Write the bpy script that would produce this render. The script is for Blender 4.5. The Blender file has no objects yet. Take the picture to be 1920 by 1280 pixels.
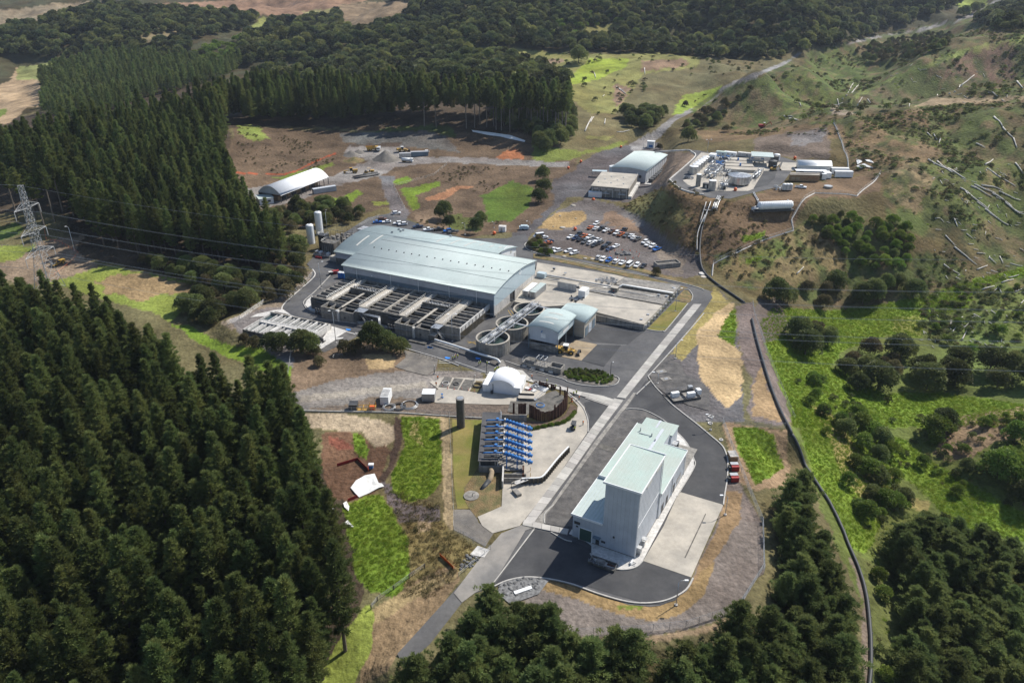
import bpy, math, random, time
import numpy as np
from mathutils import Vector, Matrix

T0 = time.time()
random.seed(7)
R = math.radians
scene = bpy.context.scene

# ------------------------------------------------------------------ camera
CH, CF, CT = 125.0, 1450.0, R(26.7)            # height (m), focal length (px of a 1920 px wide picture), pitch
CS, CC = math.sin(CT), math.cos(CT)
cam_data = bpy.data.cameras.new("camera")
cam_data.sensor_width = 36.0
cam_data.lens = 36.0 * CF / 1920.0
cam_data.clip_start = 1.0
cam_data.clip_end = 20000.0
cam = bpy.data.objects.new("camera", cam_data)
scene.collection.objects.link(cam)
cam.location = (0, 0, CH)
cam.rotation_euler = (R(90) - CT, 0, 0)
scene.camera = cam

# ------------------------------------------------------------------ sky and sun
SUN_EL, SUN_AZ = R(47.5), R(54)                  # azimuth from +Y towards +X
world = bpy.data.worlds.new("World")
scene.world = world
world.use_nodes = True
nt = world.node_tree
nt.nodes.clear()
wo = nt.nodes.new("ShaderNodeOutputWorld")
bg = nt.nodes.new("ShaderNodeBackground")
sky = nt.nodes.new("ShaderNodeTexSky")
sky.sky_type = 'NISHITA'
sky.sun_disc = False
sky.sun_elevation = SUN_EL
sky.sun_rotation = SUN_AZ
sky.air_density = 1.0
sky.dust_density = 0.6
bg.inputs[1].default_value = 0.115
nt.links.new(sky.outputs[0], bg.inputs[0])
nt.links.new(bg.outputs[0], wo.inputs[0])
sl = bpy.data.lights.new("sun", 'SUN')
sl.energy = 5.0
sl.angle = R(0.5)
sl.color = (1.0, 0.945, 0.85)
sun = bpy.data.objects.new("sun", sl)
scene.collection.objects.link(sun)
sdir = Vector((math.sin(SUN_AZ) * math.cos(SUN_EL), math.cos(SUN_AZ) * math.cos(SUN_EL), math.sin(SUN_EL)))
sun.rotation_euler = (-sdir).to_track_quat('-Z', 'Y').to_euler()
sun.location = sdir * 900
vs = scene.view_settings
vs.view_transform = 'Standard'
vs.look = 'None'
vs.exposure = 0.25
vs.gamma = 1.0
vs.use_curve_mapping = False

# ------------------------------------------------------------------ survey helpers
# the site was surveyed from the photograph: every detail sheet has an origin and a scale
SH = dict(P=(0,0,1), Z1=(560,380,4), Z2=(840,440,4), Z3=(960,240,4), Z4=(1220,200,4), Z5=(620,640,3.5556), Z6=(940,740,3.5556),
          Z7=(420,220,3.5556), Z8=(560,760,4), Y1=(0,0,3), Y2=(640,0,3), Y3=(1280,0,3), Y4=(1300,380,3.0484),
          Y5=(1300,760,2.4613), Y6=(700,960,2.5946), Y7=(0,320,3), Y8=(0,740,2.3708), X1=(1240,260,8), X2=(1420,260,8),
          X3=(570,490,8), X4=(740,520,8), X5=(780,640,6.4), X6=(880,770,8), X7=(1000,400,6.4), X8=(420,570,6.857))
def S(q, pts):
    a = SH[q]
    return [(a[0] + x / a[2], a[1] + y / a[2]) for x, y in pts]
def W(u, v, z=0.0):
    a, b = u - 960.0, v - 640.0
    t = (CH - z) / (CF * CS + b * CC)
    return Vector((a * t, (CF * CC - b * CS) * t, z))
def w(q, x, y, z=0.0):
    return W(*S(q, [(x, y)])[0], z)
def project(X, Y, Z):
    zz = Z - CH
    dep = np.maximum(Y * CC - zz * CS, 1e-3)
    return 960 + CF * X / dep, 640 - CF * (Y * CS + zz * CC) / dep

# ------------------------------------------------------------------ terrain height
CTRL = [(-300,1400,-10),(300,1400,-12),(700,1400,-7),(1200,1450,-9),(1700,1450,-22),(2200,1400,-28),
 (0,700,-5),(0,900,-7),(0,1150,-9),(300,900,-5),(300,1150,-9),(560,1000,-5),(600,1200,-6),(700,1150,-3),(760,1000,-1.5),(700,900,-2.5),(650,850,-2),(800,880,-0.8),
 (330,560,-3),(450,650,-3),(200,500,0),(100,540,-2),(0,470,2),(110,400,8),(550,700,-0.6),
 (300,420,6),(430,400,4),(150,300,14),(0,320,10),(250,300,14),(440,245,14),(560,270,6),(600,235,10),(800,235,12),(1000,240,13),(1080,250,9),(900,180,20),(600,190,17),(400,230,16),
 (-200,250,-8),(30,200,-14),(30,140,-10),(150,160,-4),(400,130,4),(150,60,24),(0,40,25),(400,40,28),(300,10,38),(0,5,42),(600,10,40),(650,0,44),(500,90,14),(700,110,12),
 (1000,110,16),(1000,0,66),(1300,0,66),(1300,108,14),(800,30,46),(850,0,58),(1000,50,42),(1250,50,42),
 (950,110,20),(1050,150,17),(1130,125,18),(1350,122,18),(1150,200,10),(1230,240,7),(1090,170,16),(1250,180,11),
 (1440,130,18),(1560,100,20),(1620,75,28),(1700,55,32),(1860,10,45),(1500,30,55),(1500,0,62),(1700,0,54),(1920,0,55),(2100,20,52),
 (1420,150,34),(1500,116,36),(1360,205,8),(1430,212,6),(1500,205,6),(1575,203,5),(1600,170,7),(1640,145,9),(1560,216,27),(1700,200,37),(1920,180,49),(2100,180,54),(1650,190,9),(1750,180,12),(1880,165,15),(1920,120,33),(1920,76,48),(1700,118,34),(1800,95,41),
 (1400,225,14),(1300,235,10),(1350,180,10),(1500,250,25),(1400,268,21),(1330,262,17),(1620,300,22),(1600,260,25),
 (1700,330,22),(1850,330,22),(1650,500,-2),(1850,500,-6),(1560,380,17),(1650,380,17),(1500,480,3),(1400,440,10),(1450,400,14),(1600,520,-6),(1750,530,-9),(1920,540,-9),(1800,420,8),(1920,400,8),(1920,260,32),(1780,250,29),(2150,300,34),(2150,500,2),
 (1400,545,-0.5),(1450,600,-4),(1550,600,-14),(1700,620,-16),(1900,620,-14),(1600,700,-16),(1500,700,-9),(1750,720,-18),(1900,700,-14),(1560,800,-11),(1650,850,-17),(1750,880,-20),(1850,820,-14),(1920,780,-11),
 (1920,990,-22),(1600,960,-12),(1700,1000,-20),(1640,1280,-15),(1800,1200,-22),(1500,1000,-4),(1500,1200,-9),(1400,1250,-7),(1100,1260,-4),(900,1240,-3.5),(1920,1280,-28),(2200,900,-16),(2200,700,-10),
 (480,385,2),(620,350,3),(760,300,3),(900,305,2.2),(700,380,1),(600,400,0.3),(850,370,-1),(900,400,-1.5),(830,330,1),(1000,330,0.5),(720,280,4),(850,255,8),(950,275,5),
 (1060,340,1.2),(1110,300,3),(1200,275,5),(1230,250,6.5),(1160,380,1.2),(1180,350,2.5),(1090,365,1),(1240,300,8),(1225,340,9),(1215,375,5),
 (1290,480,2),(1240,400,9),(1300,400,15),(1350,430,12),(1370,500,3)]
_cp = np.array(CTRL, float)
_cw = np.array([list(W(u, v, z)) for u, v, z in CTRL])
_far = np.array([[-2500,2600,70],[0,2600,75],[2500,2600,80],[-4000,6000,90],[0,6000,90],[4000,6000,90],[0,10,-12],[-60,10,-12],[60,10,-12],[-900,500,20],[900,500,40],[-700,100,-10],[700,100,-10]], float)
_cw = np.vstack([_cw, _far])
def _warp(X, Y):
    Yc = np.maximum(Y, 40.0)
    return X / Yc, np.log(Yc) * 0.75
_ca, _cb = _warp(_cw[:, 0], _cw[:, 1])
def _phi(r2):
    return np.sqrt(r2 + 0.0009)
_A = _phi((_ca[:, None] - _ca[None]) ** 2 + (_cb[:, None] - _cb[None]) ** 2)
_n = len(_ca)
_M = np.zeros((_n + 3, _n + 3)); _M[:_n, :_n] = _A + np.eye(_n) * -0.0004
_M[:_n, _n] = 1; _M[:_n, _n + 1] = _ca; _M[:_n, _n + 2] = _cb
_M[_n:, :_n] = _M[:_n, _n:].T
_wt = np.linalg.solve(_M, np.concatenate([_cw[:, 2], [0, 0, 0]]))

def in_poly(px, py, poly):
    poly = np.asarray(poly, float)
    px = np.asarray(px, float); py = np.asarray(py, float)
    x0, y0 = poly.min(0); x1, y1 = poly.max(0)
    res = np.zeros(px.shape, bool)
    m = (px >= x0) & (px <= x1) & (py >= y0) & (py <= y1)
    if not m.any(): return res
    qx, qy = px[m], py[m]
    ins = np.zeros(qx.shape, bool)
    n = len(poly)
    for i in range(n):
        ax, ay = poly[i]; bx, by = poly[(i + 1) % n]
        if ay == by: continue
        c = ((ay > qy) != (by > qy)) & (qx < (bx - ax) * (qy - ay) / (by - ay) + ax)
        ins ^= c
    res[m] = ins
    return res
def seg_dist(px, py, poly, closed=True):
    d = np.full(px.shape, 1e9)
    n = len(poly)
    for i in range(n if closed else n - 1):
        ax, ay = poly[i][:2]; bx, by = poly[(i + 1) % n][:2]
        dx, dy = bx - ax, by - ay
        t = np.clip(((px - ax) * dx + (py - ay) * dy) / (dx * dx + dy * dy + 1e-9), 0, 1)
        d = np.minimum(d, (px - ax - t * dx) ** 2 + (py - ay - t * dy) ** 2)
    return np.sqrt(d)
def _hash(ix, iy, seed):
    h = (ix * 374761393 + iy * 668265263 + seed * 974634777) & 0xffffffff
    h = ((h ^ (h >> 13)) * 1274126177) & 0xffffffff
    return ((h ^ (h >> 16)) & 0xffff) / 65535.0
def vnoise(x, y, seed=0):
    ix = np.floor(x).astype(np.int64); iy = np.floor(y).astype(np.int64)
    fx = x - ix; fy = y - iy
    fx = fx * fx * (3 - 2 * fx); fy = fy * fy * (3 - 2 * fy)
    a = _hash(ix, iy, seed); b = _hash(ix + 1, iy, seed); c = _hash(ix, iy + 1, seed); d = _hash(ix + 1, iy + 1, seed)
    return (a * (1 - fx) + b * fx) * (1 - fy) + (c * (1 - fx) + d * fx) * fy
def fbm(x, y, seed=0, octv=4):
    s = 0; a = 0.5
    for o in range(octv):
        s = s + a * (vnoise(x, y, seed + o) - 0.5); x = x * 2.03; y = y * 2.03; a *= 0.5
    return s

PLAT = [
 ([(745,1245),(872,1112),(852,1010),(845,782),(700,772),(560,768),(543,735),(548,655),(440,617),(430,598),(530,556),(586,498),(565,470),(600,440),(690,396),(735,388),(757,408),(870,447),(985,430),(1040,385),(1165,397),(1205,432),(1255,482),(1300,512),(1345,528),(1400,562),(1418,640),(1445,740),(1478,806),(1392,812),(1425,905),(1434,1050),(1404,1150),(1295,1182),(1080,1192),(965,1145),(862,1262)], 0.0, 9.0),
 ([(1258,348),(1260,332),(1285,300),(1305,288),(1400,283),(1480,292),(1600,322),(1640,345),(1570,366),(1500,372),(1420,374),(1330,374),(1285,362)], 20.0, 10.0),
 ([(1078,372),(1100,340),(1112,322),(1150,285),(1185,265),(1235,262),(1240,285),(1225,330),(1195,378)], 1.5, 12.0),
 ([(465,390),(500,362),(600,325),(640,330),(650,350),(520,395)], 3.0, 10.0),
]
PLATW = [([tuple(W(u, v, z)[:2]) for u, v in pl], z, bl) for pl, z, bl in PLAT]
def height(X, Y):
    X = np.asarray(X, float); Y = np.asarray(Y, float)
    sh = X.shape; X = X.ravel(); Y = Y.ravel()
    a, b = _warp(X, Y)
    H = np.empty(len(a))
    for i in range(0, len(a), 40000):
        s = slice(i, i + 40000)
        H[s] = _phi((a[s, None] - _ca) ** 2 + (b[s, None] - _cb) ** 2) @ _wt[:_n] + _wt[_n] + _wt[_n + 1] * a[s] + _wt[_n + 2] * b[s]
    amp = np.clip((Y - 60) / 500, 0.25, 2.2)
    H += fbm(X / 38, Y / 38, 3, 5) * 3.4 * amp + fbm(X / 6, Y / 6, 9, 3) * 0.55
    H += fbm(X / 170 + 7, Y / 170, 61, 4) * 78 * np.clip((Y - 560) / 500, 0, 1)
    H += fbm(X / 52 + 3, Y / 80, 62, 4) * 25 * np.clip((X - 150) / 60, 0, 1) * np.clip((Y - 220) / 80, 0, 1)
    for pl, z, bl in PLATW:
        d = seg_dist(X, Y, pl); ins = in_poly(X, Y, pl)
        t = np.clip(d / bl, 0, 1)
        k = np.where(ins, 0.0, t * t * (3 - 2 * t))
        H = H * k + z * (1 - k)
    return H.reshape(sh)
def h1(x, y):
    return float(height(np.array([x]), np.array([y]))[0])
def ground_many(pts):
    """where the sight lines through survey points meet the terrain"""
    pts = np.array(pts, float)
    a = pts[:, 0] - 960; b = pts[:, 1] - 640
    den = CF * CS + b * CC
    dx = a / den; dy = (CF * CC - b * CS) / den      # per metre of descent
    T = (CH - 78) + np.arange(0, 190) * 0.6 + (np.arange(0, 190) * .045) ** 2
    lo = np.full(len(pts), T[-2]); hi = np.full(len(pts), T[-1])
    for i in range(0, len(pts), 400):
        s_ = slice(i, i + 400)
        u = (CH - T[None]) < height(dx[s_, None] * T, dy[s_, None] * T)
        k = np.where(u.any(1), u.argmax(1), 189); hi[s_] = T[k]; lo[s_] = T[np.maximum(k - 1, 0)]
    for _ in range(7):
        m = (lo + hi) / 2
        u = (CH - m) < height(dx * m, dy * m)
        hi = np.where(u, m, hi); lo = np.where(u, lo, m)
    return np.stack([dx * hi, dy * hi, CH - hi], 1)
def G(q, pts):
    return [Vector(p) for p in ground_many(S(q, pts))]
def g(q, x, y):
    return G(q, [(x, y)])[0]

# ------------------------------------------------------------------ materials
def mat(name, col, rough=0.85, col2=None, scale=1.0, detail=4.0, bump=0.0, bscale=None, metal=0.0, big=0.0, rnd=0.0,
        wave=None, transl=0.0, emit=None, attr=None, spec=None, streak=0.0):
    m = bpy.data.materials.new(name)
    m.use_nodes = True
    N = m.node_tree.nodes; L = m.node_tree.links
    bs = N["Principled BSDF"]
    bs.inputs["Roughness"].default_value = rough
    bs.inputs["Metallic"].default_value = metal
    if spec is not None: bs.inputs["Specular IOR Level"].default_value = spec
    geo = N.new("ShaderNodeNewGeometry")
    if attr:
        at = N.new("ShaderNodeAttribute"); at.attribute_name = attr; base = at.outputs["Color"]
    else:
        rgb = N.new("ShaderNodeRGB"); rgb.outputs[0].default_value = (*col, 1); base = rgb.outputs[0]
    if col2:
        nz = N.new("ShaderNodeTexNoise"); nz.inputs["Scale"].default_value = scale; nz.inputs["Detail"].default_value = detail
        L.new(geo.outputs["Position"], nz.inputs["Vector"])
        mr = N.new("ShaderNodeMapRange"); mr.inputs[1].default_value = 0.36; mr.inputs[2].default_value = 0.64
        L.new(nz.outputs["Fac"], mr.inputs[0])
        mx = N.new("ShaderNodeMix"); mx.data_type = 'RGBA'; mx.inputs[7].default_value = (*col2, 1)
        L.new(mr.outputs[0], mx.inputs[0]); L.new(base, mx.inputs[6]); base = mx.outputs[2]
    def mul(base, fac_sock, lo, hi):
        mr = N.new("ShaderNodeMapRange"); mr.inputs[1].default_value = 0.3; mr.inputs[2].default_value = 0.7
        mr.inputs[3].default_value = lo; mr.inputs[4].default_value = hi
        L.new(fac_sock, mr.inputs[0])
        vm = N.new("ShaderNodeVectorMath"); vm.operation = 'SCALE'
        L.new(base, vm.inputs[0]); L.new(mr.outputs[0], vm.inputs[3])
        return vm.outputs[0]
    if big:
        for sc_, k in ((0.07, 1.0), (0.9, 0.7), (7.0, 0.5)):
            n2 = N.new("ShaderNodeTexNoise"); n2.inputs["Scale"].default_value = sc_; n2.inputs["Detail"].default_value = 5
            n2.inputs["Roughness"].default_value = 0.65
            L.new(geo.outputs["Position"], n2.inputs["Vector"])
            base = mul(base, n2.outputs["Fac"], 1 - big * k, 1 + big * k)
    if streak:
        mp = N.new("ShaderNodeMapping"); mp.inputs["Scale"].default_value = (1.4, 1.4, 0.08)
        L.new(geo.outputs["Position"], mp.inputs[0])
        n4 = N.new("ShaderNodeTexNoise"); n4.inputs["Scale"].default_value = 1.0; n4.inputs["Detail"].default_value = 4
        L.new(mp.outputs[0], n4.inputs["Vector"])
        base = mul(base, n4.outputs["Fac"], 1 - streak, 1 + streak * 0.5)
    if rnd:
        oi = N.new("ShaderNodeObjectInfo")
        mr = N.new("ShaderNodeMapRange"); mr.inputs[3].default_value = 1 - rnd; mr.inputs[4].default_value = 1 + rnd
        L.new(oi.outputs["Random"], mr.inputs[0])
        vm = N.new("ShaderNodeVectorMath"); vm.operation = 'SCALE'
        L.new(base, vm.inputs[0]); L.new(mr.outputs[0], vm.inputs[3]); base = vm.outputs[0]
        hs = N.new("ShaderNodeHueSaturation")
        m2 = N.new("ShaderNodeMath"); m2.operation = 'FRACT'
        m3 = N.new("ShaderNodeMath"); m3.operation = 'MULTIPLY'; m3.inputs[1].default_value = 7.31
        L.new(oi.outputs["Random"], m3.inputs[0]); L.new(m3.outputs[0], m2.inputs[0])
        mr2 = N.new("ShaderNodeMapRange"); mr2.inputs[3].default_value = 0.482; mr2.inputs[4].default_value = 0.512
        L.new(m2.outputs[0], mr2.inputs[0]); L.new(mr2.outputs[0], hs.inputs["Hue"]); L.new(base, hs.inputs["Color"]); base = hs.outputs[0]
    L.new(base, bs.inputs["Base Color"])
    hsock = None
    if wave:
        wv = N.new("ShaderNodeTexWave"); wv.wave_type = 'BANDS'; wv.bands_direction = 'X'; wv.inputs["Scale"].default_value = wave[0]
        tc = N.new("ShaderNodeTexCoord"); mp = N.new("ShaderNodeMapping"); mp.inputs["Rotation"].default_value = (0, 0, wave[1])
        L.new(tc.outputs["Object"], mp.inputs[0]); L.new(mp.outputs[0], wv.inputs["Vector"])
        hsock = wv.outputs["Fac"]; bstr, bd = 0.6, wave[2]
    elif bump:
        n3 = N.new("ShaderNodeTexNoise"); n3.inputs["Scale"].default_value = bscale or scale * 2; n3.inputs["Detail"].default_value = 4
        L.new(geo.outputs["Position"], n3.inputs["Vector"]); hsock = n3.outputs["Fac"]; bstr, bd = 1.0, bump
    if hsock:
        bp = N.new("ShaderNodeBump"); bp.inputs["Strength"].default_value = bstr; bp.inputs["Distance"].default_value = bd
        L.new(hsock, bp.inputs["Height"]); L.new(bp.outputs[0], bs.inputs["Normal"])
    if transl:
        out = N["Material Output"]; tr = N.new("ShaderNodeBsdfTranslucent"); ms = N.new("ShaderNodeMixShader"); ms.inputs[0].default_value = transl
        L.new(base, tr.inputs[0]); L.new(bs.outputs[0], ms.inputs[1]); L.new(tr.outputs[0], ms.inputs[2]); L.new(ms.outputs[0], out.inputs[0])
    return m

M = {}
M['terrain'] = mat('terrain_soil', (.1,.1,.1), .95, attr='Col', big=.42, bump=.7, bscale=.55, spec=.15)
M['asphalt'] = mat('asphalt', (.07,.07,.075), .85, (.115,.113,.112), .1, 8, big=.2, bump=.02, bscale=9, spec=.3)
M['asphalt_new'] = mat('new_asphalt', (.040,.041,.045), .8, (.066,.066,.068), .13, 8, big=.15, bump=.02, bscale=9, spec=.3)
M['gravel'] = mat('dark_gravel', (.085,.082,.082), .95, (.14,.132,.125), .35, 8, big=.25, bump=.12, bscale=5, spec=.2)
M['gravel_lt'] = mat('pale_gravel', (.21,.19,.165), .95, (.14,.13,.12), .25, 8, big=.22, bump=.1, bscale=5, spec=.2)
M['sand'] = mat('tan_gravel', (.36,.29,.2), .95, (.28,.22,.15), .3, 8, big=.15, bump=.1, bscale=4, spec=.2)
M['straw'] = mat('straw_mulch', (.42,.31,.17), .95, (.27,.19,.1), .5, 8, big=.2, bump=.25, bscale=3, spec=.2)
M['dry'] = mat('dry_grass', (.22,.155,.08), .95, (.13,.12,.055), .4, 8, big=.3, bump=.3, bscale=3, spec=.2)
M['lawn'] = mat('lawn', (.145,.15,.035), .95, (.215,.175,.06), .16, 6, big=.18, bump=.08, bscale=6, spec=.2)
M['lime'] = mat('bright_grass', (.13,.22,.02), .9, (.2,.25,.045), .5, 8, big=.3, bump=.6, bscale=1.6, spec=.2)
M['conc'] = mat('concrete', (.44,.40,.34), .85, (.33,.305,.265), .2, 9, big=.13, bump=.01, bscale=5, spec=.3)
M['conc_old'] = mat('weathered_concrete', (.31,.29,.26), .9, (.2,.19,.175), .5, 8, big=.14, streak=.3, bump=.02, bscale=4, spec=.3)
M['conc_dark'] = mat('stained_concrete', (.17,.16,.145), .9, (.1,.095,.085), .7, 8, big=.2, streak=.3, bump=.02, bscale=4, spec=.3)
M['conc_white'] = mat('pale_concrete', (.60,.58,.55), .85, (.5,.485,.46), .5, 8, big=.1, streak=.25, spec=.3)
M['paving'] = mat('paving_concrete', (.44,.42,.385), .85, (.37,.355,.33), .4, 6, big=.08, rnd=.2, spec=.3)
M['kerb'] = mat('kerb_concrete', (.45,.43,.4), .85, (.36,.35,.33), 1.5, 4, spec=.3)
M['roof_mint'] = mat('mint_roof_steel', (.40,.45,.41), .85, (.40,.49,.45), .2, 3, big=.05, wave=(1.1,0,.05))
M['roof_blue'] = mat('pale_blue_roof_steel', (.42,.485,.475), .9, (.455,.515,.505), .1, 6, big=.07, spec=.15, wave=(1.1,0,.04))
M['roof_blue2'] = mat('faded_blue_roof_steel', (.35,.425,.43), .9, (.38,.45,.45), .1, 6, big=.1, spec=.15, wave=(1.1,0,.04))
M['roof_seam'] = mat('roof_seam_dark', (.12,.15,.16), .6)
M['skylight'] = mat('fibreglass_skylight', (.5,.5,.46), .5)
M['clad'] = mat('pale_wall_cladding', (.50,.53,.57), .6, (.44,.47,.51), .3, 5, big=.05, streak=.05, wave=(1.3,0,.03))
M['clad_grey'] = mat('grey_wall_cladding', (.42,.43,.46), .6, (.36,.37,.4), .3, 3, big=.06, wave=(1.3,0,.03))
M['clad_blue'] = mat('blue_gable_cladding', (.40,.49,.53), .5, (.43,.51,.55), .3, 3, big=.05, wave=(1.3,0,.03))
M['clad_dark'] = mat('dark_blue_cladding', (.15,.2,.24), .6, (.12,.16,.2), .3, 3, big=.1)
M['white'] = mat('white_paint', (.78,.79,.79), .45, (.7,.71,.71), 1.2, 3)
M['fabric'] = mat('white_fabric', (.80,.81,.83), .7, (.74,.75,.77), .5, 3)
M['steel'] = mat('galvanised_steel', (.48,.49,.5), .42, (.36,.37,.38), 1.5, 4, metal=.6)
M['stainless'] = mat('stainless_tank_steel', (.55,.56,.57), .34, (.42,.43,.44), .8, 4, metal=.75, streak=.2)
M['dark'] = mat('dark_metal', (.035,.038,.042), .6, (.06,.06,.062), 2, 3)
M['black'] = mat('black_pipe', (.03,.034,.04), .6)
M['leaf_far'] = mat('far_leaves', (.065,.088,.038), .6, (.17,.18,.055), .04, 5, rnd=.75, transl=.26, spec=.3)
M['rust'] = mat('rusted_sheet_pile', (.06,.022,.016), .85, (.11,.05,.03), 1.2, 6, big=.2, streak=.4)
M['blue'] = mat('blue_pipe_paint', (.025,.14,.38), .55, (.035,.17,.44), 1, 3)
M['blue_tarp'] = mat('bright_blue_plastic', (.04,.25,.72), .5)
M['green_door'] = mat('green_roller_door', (.05,.10,.08), .6)
M['brown'] = mat('brown_rendered_pipe', (.12,.105,.085), .9, (.09,.08,.065), 1.5, 5, big=.1)
M['wood'] = mat('weathered_timber', (.30,.20,.11), .8, (.2,.13,.07), 1.5, 4)
M['post_wood'] = mat('dark_timber_post', (.13,.115,.085), .9, (.09,.08,.06), 2, 3)
M['yellow'] = mat('yellow_machine_paint', (.55,.33,.06), .55, (.42,.26,.06), 1.2, 4)
M['orange'] = mat('orange_plastic', (.75,.13,.025), .55)
M['red'] = mat('red_bin_paint', (.35,.02,.02), .55, (.25,.02,.02), 2, 3)
M['glass'] = mat('dark_glass', (.02,.025,.03), .12)
M['tyre'] = mat('tyre_rubber', (.02,.02,.02), .85)
M['water'] = mat('tank_water', (.028,.045,.05), .14, (.035,.06,.05), .8, 4)
M['sludge'] = mat('brown_filter_water', (.055,.045,.025), .3, (.03,.028,.02), .6, 5)
M['yellowline'] = mat('yellow_paint', (.55,.36,.06), .7)
M['whiteline'] = mat('white_line_paint', (.6,.6,.58), .7)
M['skin'] = mat('skin', (.42,.25,.17), .6)
M['vest_y'] = mat('yellow_green_vest', (.6,.7,.08), .7)
M['vest_o'] = mat('orange_vest', (.8,.2,.03), .7)
M['navy'] = mat('navy_trousers', (.02,.025,.04), .85)
M['hat'] = mat('white_helmet', (.75,.75,.73), .4)
M['bark'] = mat('pine_bark', (.13,.10,.08), .95, (.08,.065,.05), 2, 4)
M['bark_pale'] = mat('pale_bark', (.2,.17,.14), .95, (.13,.11,.09), 2, 4)
M['log'] = mat('bleached_log', (.66,.63,.58), .9, (.42,.39,.35), 1.5, 4)
M['pine'] = mat('pine_needles', (.105,.145,.046), .7, (.15,.175,.055), .2, 5, rnd=.45, transl=.42, spec=.2)
M['pine2'] = mat('young_pine_needles', (.13,.175,.06), .7, (.18,.215,.072), .22, 5, rnd=.38, transl=.4, spec=.2)
M['leaf'] = mat('broad_leaves', (.10,.135,.042), .6, (.155,.175,.058), .2, 4, rnd=.5, transl=.38, spec=.3)
M['leaf_bright'] = mat('bright_leaves', (.14,.225,.03), .6, (.19,.25,.05), .6, 4, rnd=.3, transl=.3, spec=.3)
M['leaf_olive'] = mat('olive_leaves', (.13,.125,.055), .7, (.17,.145,.07), .5, 4, rnd=.35, transl=.28, spec=.25)
M['blade'] = mat('grass_blades', (.15,.25,.02), .7, (.23,.30,.04), .35, 5, rnd=.2, transl=.5, spec=.2)
M['blade_dry'] = mat('dry_grass_blades', (.26,.19,.095), .8, (.17,.15,.06), .35, 5, rnd=.3, transl=.3, spec=.2)
M['soil'] = mat('brown_soil', (.085,.055,.038), .95, (.13,.09,.065), .8, 7, big=.25, bump=.2, bscale=3)
M['pylon'] = mat('dull_pylon_steel', (.42,.425,.43), .7)
M['rubble'] = mat('stony_soil', (.19,.145,.11), .95, (.08,.062,.05), .9, 8, big=.25, bump=.25, bscale=3)
M['worn'] = mat('worn_concrete_road', (.16,.155,.148), .9, (.27,.25,.225), .15, 8, big=.12, bump=.02, bscale=8)
M['red_soil'] = mat('red_soil', (.28,.11,.06), .95, (.2,.08,.05), .6, 6)
M['rock'] = mat('grey_rock', (.2,.2,.2), .9, (.1,.1,.1), 1.5, 5, rnd=.3)
M['tarp_white'] = mat('white_tarpaulin', (.78,.78,.76), .6, (.68,.67,.64), .6, 5, bump=.12, bscale=.8)

# ------------------------------------------------------------------ object helpers
COL = scene.collection
KIDS = {}
def obj(name, data, parent=None):
    o = bpy.data.objects.new(name, data)
    COL.objects.link(o)
    if parent is not None:
        o.parent = parent
        KIDS.setdefault(parent, []).append(o)
    return o
def tag(o, label=None, cat=None, group=None, kind=None):
    if label: o['label'] = label
    if cat: o['category'] = cat
    if group: o['group'] = group
    if kind: o['kind'] = kind
    return o
def thing(name, label, cat, loc=(0,0,0), rz=0.0, group=None):
    o = obj(name, None)
    o.empty_display_size = 0.5
    o.location = loc; o.rotation_euler = (0, 0, rz)
    return tag(o, label, cat, group)
def copy_tree(o, parent=None):
    c = o.copy(); COL.objects.link(c)
    if parent is not None:
        c.parent = parent; KIDS.setdefault(parent, []).append(c)
    for ch in KIDS.get(o, []): copy_tree(ch, c)
    return c
def dup(src, loc, rz=0.0, label=None, scale=None, group=None):
    c = copy_tree(src)
    c.location = loc; c.rotation_euler = (0, 0, rz)
    if scale is not None: c.scale = (scale, scale, scale) if not isinstance(scale, (tuple, list)) else scale
    if label: c['label'] = label
    if group: c['group'] = group
    return c
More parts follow.
